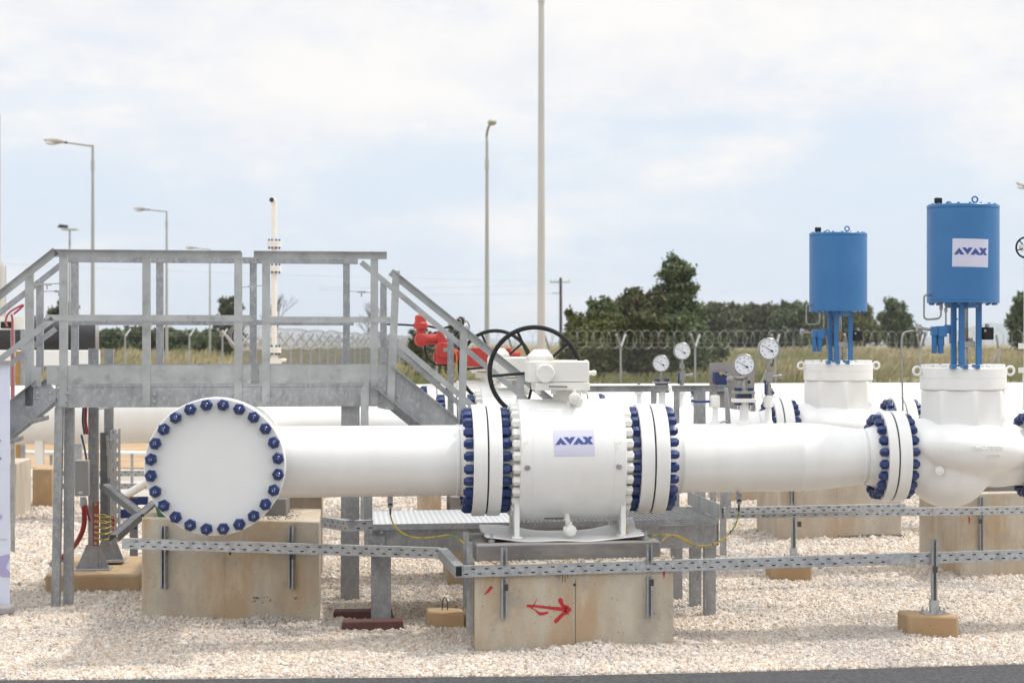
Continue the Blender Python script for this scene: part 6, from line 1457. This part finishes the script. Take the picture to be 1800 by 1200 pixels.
r, b0, _ = lamp('street lamp cut off by the right edge beside the larger blue actuator', 1822, 338, 80, 0); cobra(r, PD(1822, 340, 80), PD(1815, 336, 80), .9)
mp_ = PD(951.5, HOR, 45); ms = thing('mast', 'tall tapering pale mast rising out of the picture behind the ball valve', 'mast', (mp_.x, mp_.y, prof(45)))
MB().lathe((mp_.x, mp_.y, -.2), (0, 0, 1), [(0, .088), (2, .086), (EYE+.2+600*45/FPX-.1, .060), (EYE+.2+600*45/FPX, .060), (EYE+.2+600*45/FPX, .072), (EYE+.5+600*45/FPX, .072), (13, .05)], 18).build('pole', 'mast paint', ms)
mp_ = PD(-1, HOR, 45); ms = thing('mast', 'pale mast half cut off by the left edge', 'mast', (mp_.x, mp_.y, 0)); zf_ = lambda py: PD(0, py, 45).z
MB().lathe((mp_.x, mp_.y, -.2), (0, 0, 1), [(0, .105), (zf_(470)+.2, .10), (zf_(462)+.2, .075), (zf_(455)+.2, .03), (zf_(300)+.2, .022), (zf_(200)+.2, .02)], 18).cyl((mp_.x+.125, mp_.y, -.1), (mp_.x+.125, mp_.y, zf_(468)), .012, seg=8).build('pole', 'mast paint', ms)
up0 = PD(986, HOR, 210); upo = thing('utility_pole', 'dark wooden utility pole with crossarm in the far field', 'utility pole', (up0.x, up0.y, ground_z(up0.x, up0.y)))
MB().cyl((up0.x, up0.y, 0), PD(985.5, 488, 210), .17, .13, seg=10).build('pole', 'wood pole', upo)
MB().bar(PD(967, 496, 210), PD(1001, 496, 210), .12, .12).bar(PD(971, 497, 210), PD(985, 493, 210), .06, .06).bar(PD(970, 515.5, 210), PD(986, 515, 210), .10, .09).build('crossarm', 'lamp head', upo)
mb = MB()
for px in (968, 975, 1000): mb.cyl(PD(px, 496, 210), PD(px, 491.5, 210), .05, seg=6)
mb.build('insulator', 'lamp head', upo)
wi = thing('overhead_wires', 'thin sagging overhead wires crossing the sky at left', 'wires', PD(985, 495, 210))
for a, s, e in (((985, 495), 6, (-40, 462)), ((971, 515), 9, (560, 509)), ((1000, 496), 9, (560, 505))):
    P = []
    for k in range(25):
        f = k/24; P.append(PD(a[0]+(e[0]-a[0])*f, a[1]+(e[1]-a[1])*f+s*4*f*(1-f)*.6, 210-60*f*(a[0] != 971)))
    MB().tube(P, .012, 4).build('wire', 'lamp head', wi)

# ================================================================ fences with razor wire
def fence(label, A, B, npost, D2=None, ztop=2.05, arm=.42, px_posts=None, mesh=True, coil=(0, 1), coilr=.29, name='security_fence'):
    a, b = PD(A[0], HOR, A[1]), PD(B[0], HOR, B[1]); a.z = b.z = 0
    Lf = (b-a).length; d = (b-a)/Lf; n_ = V((-d.y, d.x, 0))
    if n_.dot(Fw) < 0: n_ = -n_
    root = thing(name, label, 'fence', (a.x, a.y, 0), 'chain link fences with razor wire')
    first = None
    posts = px_posts if px_posts else [k*Lf/(npost-1) for k in range(npost)]
    for s in posts:
        c = a+d*s; g_ = ground_z(c.x, c.y)
        mb = MB().cyl((c.x, c.y, g_-.1), (c.x, c.y, ztop), .035, seg=10)
        for sg in (-1, 1): mb.tube([V((c.x, c.y, ztop-.02)), V((c.x, c.y, ztop+arm))+n_*sg*.36+d*(-.10 if sg < 0 else .12)], .034, 8)
        mb.build('fence_post', 'bright galvanized', root)
    # razor coils
    mb = MB(); s = coil[0]*Lf; P = []; kk = 0
    while s < coil[1]*Lf:
        jr = coilr*(1+.16*mnoise.noise(V((s*.5, 0, 0)))); kk += 1; P.append(s); th = rad(38+12*mnoise.noise(V((s*.7, 2, 0))))*(1 if kk % 2 else -1)
        c = a+d*s+V((0, 0, ztop+arm*.62+.06*mnoise.noise(V((s*.35, 7, 0))))); n2_ = (d*math.cos(th)+n_*math.sin(th)+V((0, 0, .08*mnoise.noise(V((s, 5, 5)))))).normalized()
        mb.torus(c, n2_, jr, .0055, 20, 4); s += .27+.07*mnoise.noise(V((s*.4, 3, 3)))
    if P: mb.build('razor_coil', 'wire', root, fixn=False)
    mb = MB()
    for zz_ in (ztop+.15, ztop+.02, 1.2): mb.bar(a+V((0, 0, zz_)), b+V((0, 0, zz_)), .006, .006)
    mb.build('line_wire', 'wire', root)
    if mesh:
        mb = MB(); k = 0; g0 = .45; pit = .085
        H_ = ztop-g0; s = -H_
        vs, fs = [], []
        while s < Lf:
            for sg in (1, -1):
                s0, s1 = (s, s+H_) if sg > 0 else (s+H_, s)
                z0_, z1_ = g0, ztop
                def cl(sa, za, sb, zb_):
                    if sa < 0: za += (zb_-za)*(0-sa)/(sb-sa); sa = 0
                    if sa > Lf: za += (zb_-za)*(Lf-sa)/(sb-sa); sa = Lf
                    return sa, za
                q0 = cl(s0, z0_, s1, z1_); q1 = cl(s1, z1_, s0, z0_)
                p0_ = a+d*q0[0]+V((0, 0, q0[1])); p1_ = a+d*q1[0]+V((0, 0, q1[1])); w = .0016
                i0 = len(vs); u = V((0, 0, w)); v_ = n_*w
                vs += [p0_+u, p0_-u+v_, p0_-u-v_, p1_+u, p1_-u+v_, p1_-u-v_]; fs += [(i0, i0+1, i0+4, i0+3), (i0+1, i0+2, i0+5, i0+4), (i0+2, i0, i0+3, i0+5)]
            s += pit
        mb.add(vs, fs); mb.build('chain_link_mesh', 'mesh wire', root, fixn=False)
    return root
def s_of(px, A, B):
    a, b = PD(A[0], HOR, A[1]), PD(B[0], HOR, B[1]); a.z = b.z = 0; d = (b-a).normalized(); r_ = ray(px); n_ = V((-d.y, d.x, 0)); t = (a-CAM).dot(n_)/r_.dot(n_); return ((CAM+r_*t)-a).dot(d)
FA, FB = (745, 71), (1900, 70)
fence('chain link fence with razor wire running across behind the pipes at right', FA, FB, 0, px_posts=[s_of(p, FA, FB) for p in (768, 900, 965, 1091, 1222, 1363, 1490, 1617, 1755, 1885)])
fence('chain link fence with razor wire receding into the distance behind the platform', (418, 51), (745, 136), 32)
f3 = fence('distant fence posts in front of the far hedge at left', (-60, 92), (410, 92), 0, px_posts=[s_of(p, (-60, 92), (410, 92)) for p in (-30, 60, 220, 333, 391)], mesh=False, coil=(0, .0), arm=.3, ztop=2.5)
# slanting fence brace at right
br = PD(1352, 672, 69); MB().tube([PD(1335, 680, 69.5), PD(1369, 605, 69.5)], .03, 8).build('fence_brace', 'bright galvanized', bpy.data.objects['security_fence'])
MB().tube([PD(1738, 650, 69.5), PD(1757, 612, 69.5)], .025, 8).build('fence_brace', 'bright galvanized', bpy.data.objects['security_fence'])

# ================================================================ trees and hedges
def leafmat(name, a, b_, c_):
    m, t, bs = nodes_of(name); n = t.nodes.new; l = t.links.new
    g_ = n('ShaderNodeNewGeometry'); rp = n('ShaderNodeValToRGB'); l(g_.outputs['Random Per Island'], rp.inputs[0])
    e = rp.color_ramp.elements; e[0].color = (*a, 1); e[1].color = (*c_, 1); k = e.new(.5); k.color = (*b_, 1)
    nz = noise_(t, g_.outputs['Position'], .9, 3); col_ = mix_(t, rng_(t, nz, .42, .62, 0, .6), rp.outputs[0], tuple(x*1.35 for x in b_))
    l(col_, bs.inputs['Base Color']); bs.inputs['Roughness'].default_value = .65
    tr = n('ShaderNodeBsdfTranslucent'); l(col_, tr.inputs[0]); mxs = n('ShaderNodeMixShader'); mxs.inputs[0].default_value = .25
    l(bs.outputs[0], mxs.inputs[1]); l(tr.outputs[0], mxs.inputs[2]); l(mxs.outputs[0], t.nodes['Material Output'].inputs[0]); M[name] = m
leafmat('leaf dark', (.046, .070, .030), (.080, .108, .042), (.15, .175, .068))
leafmat('leaf olive', (.065, .075, .018), (.115, .125, .028), (.17, .165, .042))
leafmat('leaf mixed', (.040, .052, .020), (.070, .080, .024), (.14, .105, .050))
leafmat('leaf grey', (.065, .078, .042), (.095, .108, .056), (.14, .145, .08))
def leaves(clumps, count, size, seed):
    rg = np.random.default_rng(seed); vol = np.array([c[3]*c[4]*c[5] for c in clumps])**.75; pr_ = vol/vol.sum()
    idx = rg.choice(len(clumps), count, p=pr_); cl = np.array(clumps)[idx]
    v = rg.normal(size=(count, 3)); v /= np.linalg.norm(v, axis=1)[:, None]; rr = rg.uniform(.25, 1.0, count)**.45
    # ragged outline
    rr *= 1+.24*rg.normal(size=count)*(rr > .8)
    P = cl[:, :3]+v*rr[:, None]*cl[:, 3:6]
    nrm = v*.6+rg.normal(size=(count, 3))*.7; nrm /= np.linalg.norm(nrm, axis=1)[:, None]
    a = np.cross(nrm, rg.normal(size=(count, 3))); a /= np.linalg.norm(a, axis=1)[:, None]; b_ = np.cross(nrm, a)
    s = .82*size*rg.uniform(.6, 1.4, count)[:, None]; a = a*s; b_ = b_*s*.55
    Q = np.stack([P-a, P-b_, P+a, P+b_], axis=1).reshape(-1, 3)
    return Q
def leaf_obj(Q, name, m, parent):
    me = bpy.data.meshes.new(name); nq = len(Q)//4; off = np.array(parent.location) if parent is not None else np.zeros(3)
    me.vertices.add(len(Q)); me.vertices.foreach_set('co', (Q-off).astype(np.float32).ravel()); me.loops.add(len(Q)); me.loops.foreach_set('vertex_index', np.arange(len(Q), dtype=np.int32))
    me.polygons.add(nq); me.polygons.foreach_set('loop_start', np.arange(0, len(Q), 4, dtype=np.int32)); me.update(calc_edges=True); me.validate()
    me.materials.append(M[m]); o = bpy.data.objects.new(name, me); C.objects.link(o); o.parent = parent; return o
tid = [0]
def tree(name, label, cat, px, D, py_top, width_px, m, shape='round', count=9000, group=None, leaf=.11, py_base=None, dens=1.0, ncl=26):
    tid[0] += 1; rg = random.Random(tid[0]*17+3); b_ = PD(px, HOR, D); g_ = ground_z(b_.x, b_.y); k = D/FPX
    zt_ = PD(px, py_top, D).z; H_ = zt_-g_; Wd = width_px*k/2
    r = thing(name, label, cat, (b_.x, b_.y, g_), group)
    cl = []
    for i in range(ncl):
        f = rg.uniform(.10, .93) if shape != 'bush' else rg.uniform(.08, .85)
        if shape == 'cone': w = Wd*(1.05-f)**.75*(1+.15*math.sin(i*2.3))
        elif shape == 'round': w = Wd*math.sqrt(max(.05, 1-((f-.55)/.52)**2))
        elif shape == 'trunked': f = .42+f*.52; w = Wd*math.sqrt(max(.05, 1-((f-.68)/.36)**2))
        else: w = Wd*math.sqrt(max(.1, 1-(f/1.02)**2.4))
        th = rg.uniform(0, 6.28); rr = rg.uniform(.15, .92 if shape == 'cone' else .82)*w; cr_ = Wd*(rg.uniform(.12, .24) if shape == 'cone' else rg.uniform(.18, .34))*(1-.30*f)
        cl.append((b_.x+rr*math.cos(th), b_.y+rr*math.sin(th), g_+f*H_, cr_*1.2, cr_*1.2, min(cr_*1.0, H_*.24)))
    cl += [(b_.x, b_.y, g_+H_*f0, Wd*w0, Wd*w0, H_*.20) for f0, w0 in ((.25, .62), (.5, .42 if shape == 'cone' else .66), (.70, .22 if shape == 'cone' else .5))][(1 if shape == 'trunked' else 0):]
    cl += [(b_.x+rg.uniform(-.6, .6)*Wd*(.25 if shape == 'cone' else .8), b_.y, zt_-H_*rg.uniform(.03, .20), Wd*.10, Wd*.10, H_*.06) for _ in range(9)]
    Q = leaves(cl, int(count*dens), leaf, tid[0]); leaf_obj(Q, 'crown', m, r)
    mb = MB(); tr_ = max(.05, Wd*.045); mb.tube([(b_.x, b_.y, g_-.2), (b_.x+.05, b_.y, g_+H_*.35), (b_.x, b_.y, g_+H_*.8)], tr_, 8, rs=[tr_*1.3, tr_, tr_*.35])
    for c_ in cl[::2]:
        f = max(.18, (c_[2]-g_)/H_-.18); mb.tube([(b_.x, b_.y, g_+H_*f), (c_[0], c_[1], c_[2])], tr_*.3, 5, rs=[tr_*.45, tr_*.12])
    mb.build('trunk', 'bark', r)
    return r
GT = 'trees and bushes beyond the fence'
tree('evergreen_tree', 'tallest dark green tree with a pointed top behind the right fence', 'tree', 1190, 92, 446, 168, 'leaf dark', 'cone', 26000, GT, .12, ncl=95)
tree('broadleaf_tree', 'rounded mid green tree just left of the tallest dark tree', 'tree', 1122, 90, 500, 120, 'leaf mixed', 'round', 15000, GT, .12, ncl=40)
tree('broadleaf_tree', 'lower olive tree right of the utility pole, left flank of the dark clump', 'tree', 1060, 88, 522, 100, 'leaf dark', 'round', 12000, GT, .12, ncl=36)
tree('bush', 'yellowish olive bush below the utility pole, leftmost of the clump', 'bush', 1012, 84, 540, 70, 'leaf olive', 'bush', 8000, GT, .10)
tree('bush', 'yellow green bush in front of the rounded tree, above the black handwheel', 'bush', 1062, 80, 548, 100, 'leaf olive', 'bush', 11000, GT, .10, ncl=34)
tree('bush', 'olive bush under the left half of the tallest dark tree', 'bush', 1135, 80, 538, 100, 'leaf mixed', 'bush', 10000, GT, .10, ncl=34)
tree('bush', 'dark low bush filling the foot of the tallest dark tree, behind the two fence posts', 'bush', 1195, 82, 545, 130, 'leaf dark', 'bush', 13000, GT, .11, ncl=40)
for i, (px, D, yt, w, m_, sh, lab) in enumerate((
    (1262, 285, 531, 125, 'leaf mixed', 'bush', 'hedge bush directly right of the tallest dark tree'),
    (1312, 292, 530, 120, 'leaf dark', 'bush', 'dark hedge bush between the dial gauges and the tallest tree'),
    (1352, 288, 534, 120, 'leaf mixed', 'bush', 'reddish tinged hedge bush above the highest dial gauge'),
    (1398, 285, 527, 125, 'leaf dark', 'bush', 'dark hedge bush just left of the smaller blue actuator'),
    (1448, 290, 530, 120, 'leaf olive', 'bush', 'olive hedge bush hidden behind the smaller blue actuator'),
    (1500, 287, 533, 110, 'leaf olive', 'bush', 'olive hedge bush just right of the smaller blue actuator'))):
    tree('hedge_bush', lab, 'bush', px, D, yt, w, m_, sh, 9000, 'hedge bushes beyond the fence', .31, ncl=38, dens=1.8)
tree('broadleaf_tree', 'dark round tree standing free between the two blue actuators', 'tree', 1576, 230, 524, 76, 'leaf dark', 'round', 11000, GT, .24, ncl=34)
tree('bush', 'small bush to the left of the larger actuator yoke, low behind the impulse tube', 'bush', 1610, 240, 572, 40, 'leaf grey', 'bush', 3500, GT, .22)
tree('broadleaf_tree', 'dark tree cut off by the right edge below the small handwheel', 'tree', 1806, 170, 512, 84, 'leaf dark', 'round', 13000, GT, .2, ncl=40)
for i, (px, D, yt, w, m_, lab) in enumerate((
    (196, 170, 578, 60, 'leaf dark', 'far bush right of the black cylinder, at the left end of the far hedge'), (240, 172, 572, 60, 'leaf dark', 'far hedge bush left of the second platform post'), (285, 170, 575, 60, 'leaf mixed', 'far hedge bush right of the second platform post'),
    (325, 168, 580, 56, 'leaf dark', 'far hedge bush left of the small distant street lamp'), (366, 166, 578, 50, 'leaf dark', 'far hedge bush at the foot of the small distant street lamp'))):
    tree('hedge_bush', lab, 'bush', px, D, yt, w*1.45, m_, 'bush', 8000, 'hedge bushes at far left', .17, ncl=22)
tree('broadleaf_tree', 'dark olive tree standing above the far left hedge, left of the platform gap', 'tree', 405, 150, 521, 66, 'leaf grey', 'round', 8000, GT, .15, ncl=26)
tree('broadleaf_tree', 'grey green tree behind the left end of the platform', 'tree', 117, 130, 527, 76, 'leaf grey', 'trunked', 6500, GT, .14, ncl=26)
tree('bush', 'low dark bush behind the leftmost platform posts', 'bush', 62, 140, 556, 50, 'leaf dark', 'bush', 3500, GT, .14)
tree('bush', 'green bush behind the red actuator and stair rails', 'bush', 738, 100, 578, 74, 'leaf mixed', 'bush', 8000, GT, .10, ncl=30)
tree('bush', 'small bush behind the stair handrail, right of the red switch head', 'bush', 800, 104, 560, 44, 'leaf mixed', 'bush', 4000, GT, .10)
tree('bush', 'dry brownish bush low on the bank behind the stairs', 'bush', 765, 86, 622, 70, 'leaf olive', 'bush', 4500, GT, .09)
# bare trees
def bare(label, px, D, py_top, w):
    b_ = PD(px, HOR, D); g_ = ground_z(b_.x, b_.y); H_ = PD(px, py_top, D).z-g_; rg = random.Random(int(px)); r = thing('bare_tree', label, 'tree', (b_.x, b_.y, g_), 'bare trees'); mb = MB()
    def grow(p, d, L_, rad__, lv):
        q = p+d*L_; mb.tube([p, p.lerp(q, .5)+V((rg.uniform(-.05, .05)*L_, 0, 0)), q], rad__, 5, rs=[rad__, rad__*.85, rad__*.6])
        if lv: 
            for _ in range(3): grow(q if _ else p.lerp(q, .6), (d+V((rg.uniform(-.7, .7), rg.uniform(-.5, .5), rg.uniform(-.1, .4)))).normalized(), L_*.68, rad__*.6, lv-1)
    grow(V((b_.x, b_.y, g_)), V((0, 0, 1)), H_*.34, .07, 5); mb.build('trunk', 'twig', r)
bare('leafless tree behind the cream vent pipe', 484, 120, 505, 60); bare('leafless small tree right of the platform gate, thin twigs', 655, 130, 520, 60)

# ---- grass on the bank and field
def grass_obj():
    rg = np.random.default_rng(5); n_ = 90000
    u = rg.uniform(0, 1, n_); D_ = 61*(210/61)**(u**.9); px = rg.uniform(-150, 1950, n_)
    ok = np.ones(n_, bool)
    base = np.array([tuple(CAM)]); F_ = np.array(Fw); R_ = np.array(Rt)
    P = np.array(CAM)[None]+ (F_[None]+R_[None]*((px-PPX)/FPX)[:, None])*D_[:, None]
    z = np.interp(D_, [0, 52, 62, 74, 95, 140, 220, 400], [0, 0, .35, .80, .90, 1.23, 1.57, 1.90]); P[:, 2] = z-.03
    # clumpy density
    cn = np.array([mnoise.noise(V((p[0]*.22, p[1]*.10, 0))) for p in P]); keep = cn+rg.uniform(-.35, .35, n_) > -.12; P = P[keep]; cn = cn[keep]; D_ = D_[keep]; k_ = len(P)
    h = (.16+.50*np.clip(cn+.35, 0, 1))*rg.uniform(.5, 1.3, k_)*np.interp(D_, [60, 75, 120], [.45, 1, 1]); w = h*.05+.012*D_/80
    lean = rg.normal(size=(k_, 2))*.22; lean[:, 0] += .18; a = rg.uniform(0, 3.14, k_)
    dx = np.stack([np.cos(a)*.9, np.sin(a)*.3, np.zeros(k_)], 1)*w[:, None]
    tip = P+np.stack([lean[:, 0]*h, lean[:, 1]*h, h], 1); mid = P+np.stack([lean[:, 0]*h*.35, lean[:, 1]*h*.35, h*.6], 1)
    Q = np.stack([P-dx, P+dx, mid+dx*.7, tip], 1).reshape(-1, 3)
    o = leaf_obj(Q, 'grass', 'dry grass', None); o['kind'] = 'stuff'; o['label'] = 'tall dry grass on the bank and field beyond the fence'
leafmat('dry grass', (.30, .215, .12), (.46, .39, .24), (.19, .21, .075))
t = M['dry grass'].node_tree; g_ = t.nodes.new('ShaderNodeNewGeometry'); pz = noise_(t, g_.outputs['Position'], .055, 4, .6, (1, .5, 1)); sx_ = t.nodes.new('ShaderNodeSeparateXYZ'); t.links.new(g_.outputs['Position'], sx_.inputs[0])
near = rng_(t, sx_.outputs['Y'], 58, 74, 1., 0.); ad = t.nodes.new('ShaderNodeMath'); ad.operation = 'MAXIMUM'; t.links.new(near, ad.inputs[0]); t.links.new(rng_(t, pz, .46, .60, 0, .8), ad.inputs[1])
bs_ = t.nodes['Principled BSDF']; old = bs_.inputs['Base Color'].links[0].from_socket; gm = mix_(t, ad.outputs[0], old, (.135, .165, .05)); t.links.new(gm, bs_.inputs['Base Color'])
grass_obj()

# ================================================================ haze in the air
m = bpy.data.materials.new('haze air'); m.use_nodes = True; t = m.node_tree; t.nodes.clear(); o_ = t.nodes.new('ShaderNodeOutputMaterial'); pv = t.nodes.new('ShaderNodeVolumePrincipled')
pv.inputs['Color'].default_value = (.86, .92, 1, 1); pv.inputs['Density'].default_value = .00016; pv.inputs['Anisotropy'].default_value = .2; t.links.new(pv.outputs[0], o_.inputs['Volume']); M['haze air'] = m
if True:
    hz = MB().box((-9000, -60, -4), (9500, 10500, 95)).build('haze', 'haze air', None); hz['kind'] = 'stuff'; hz['label'] = 'thin pale air haze'
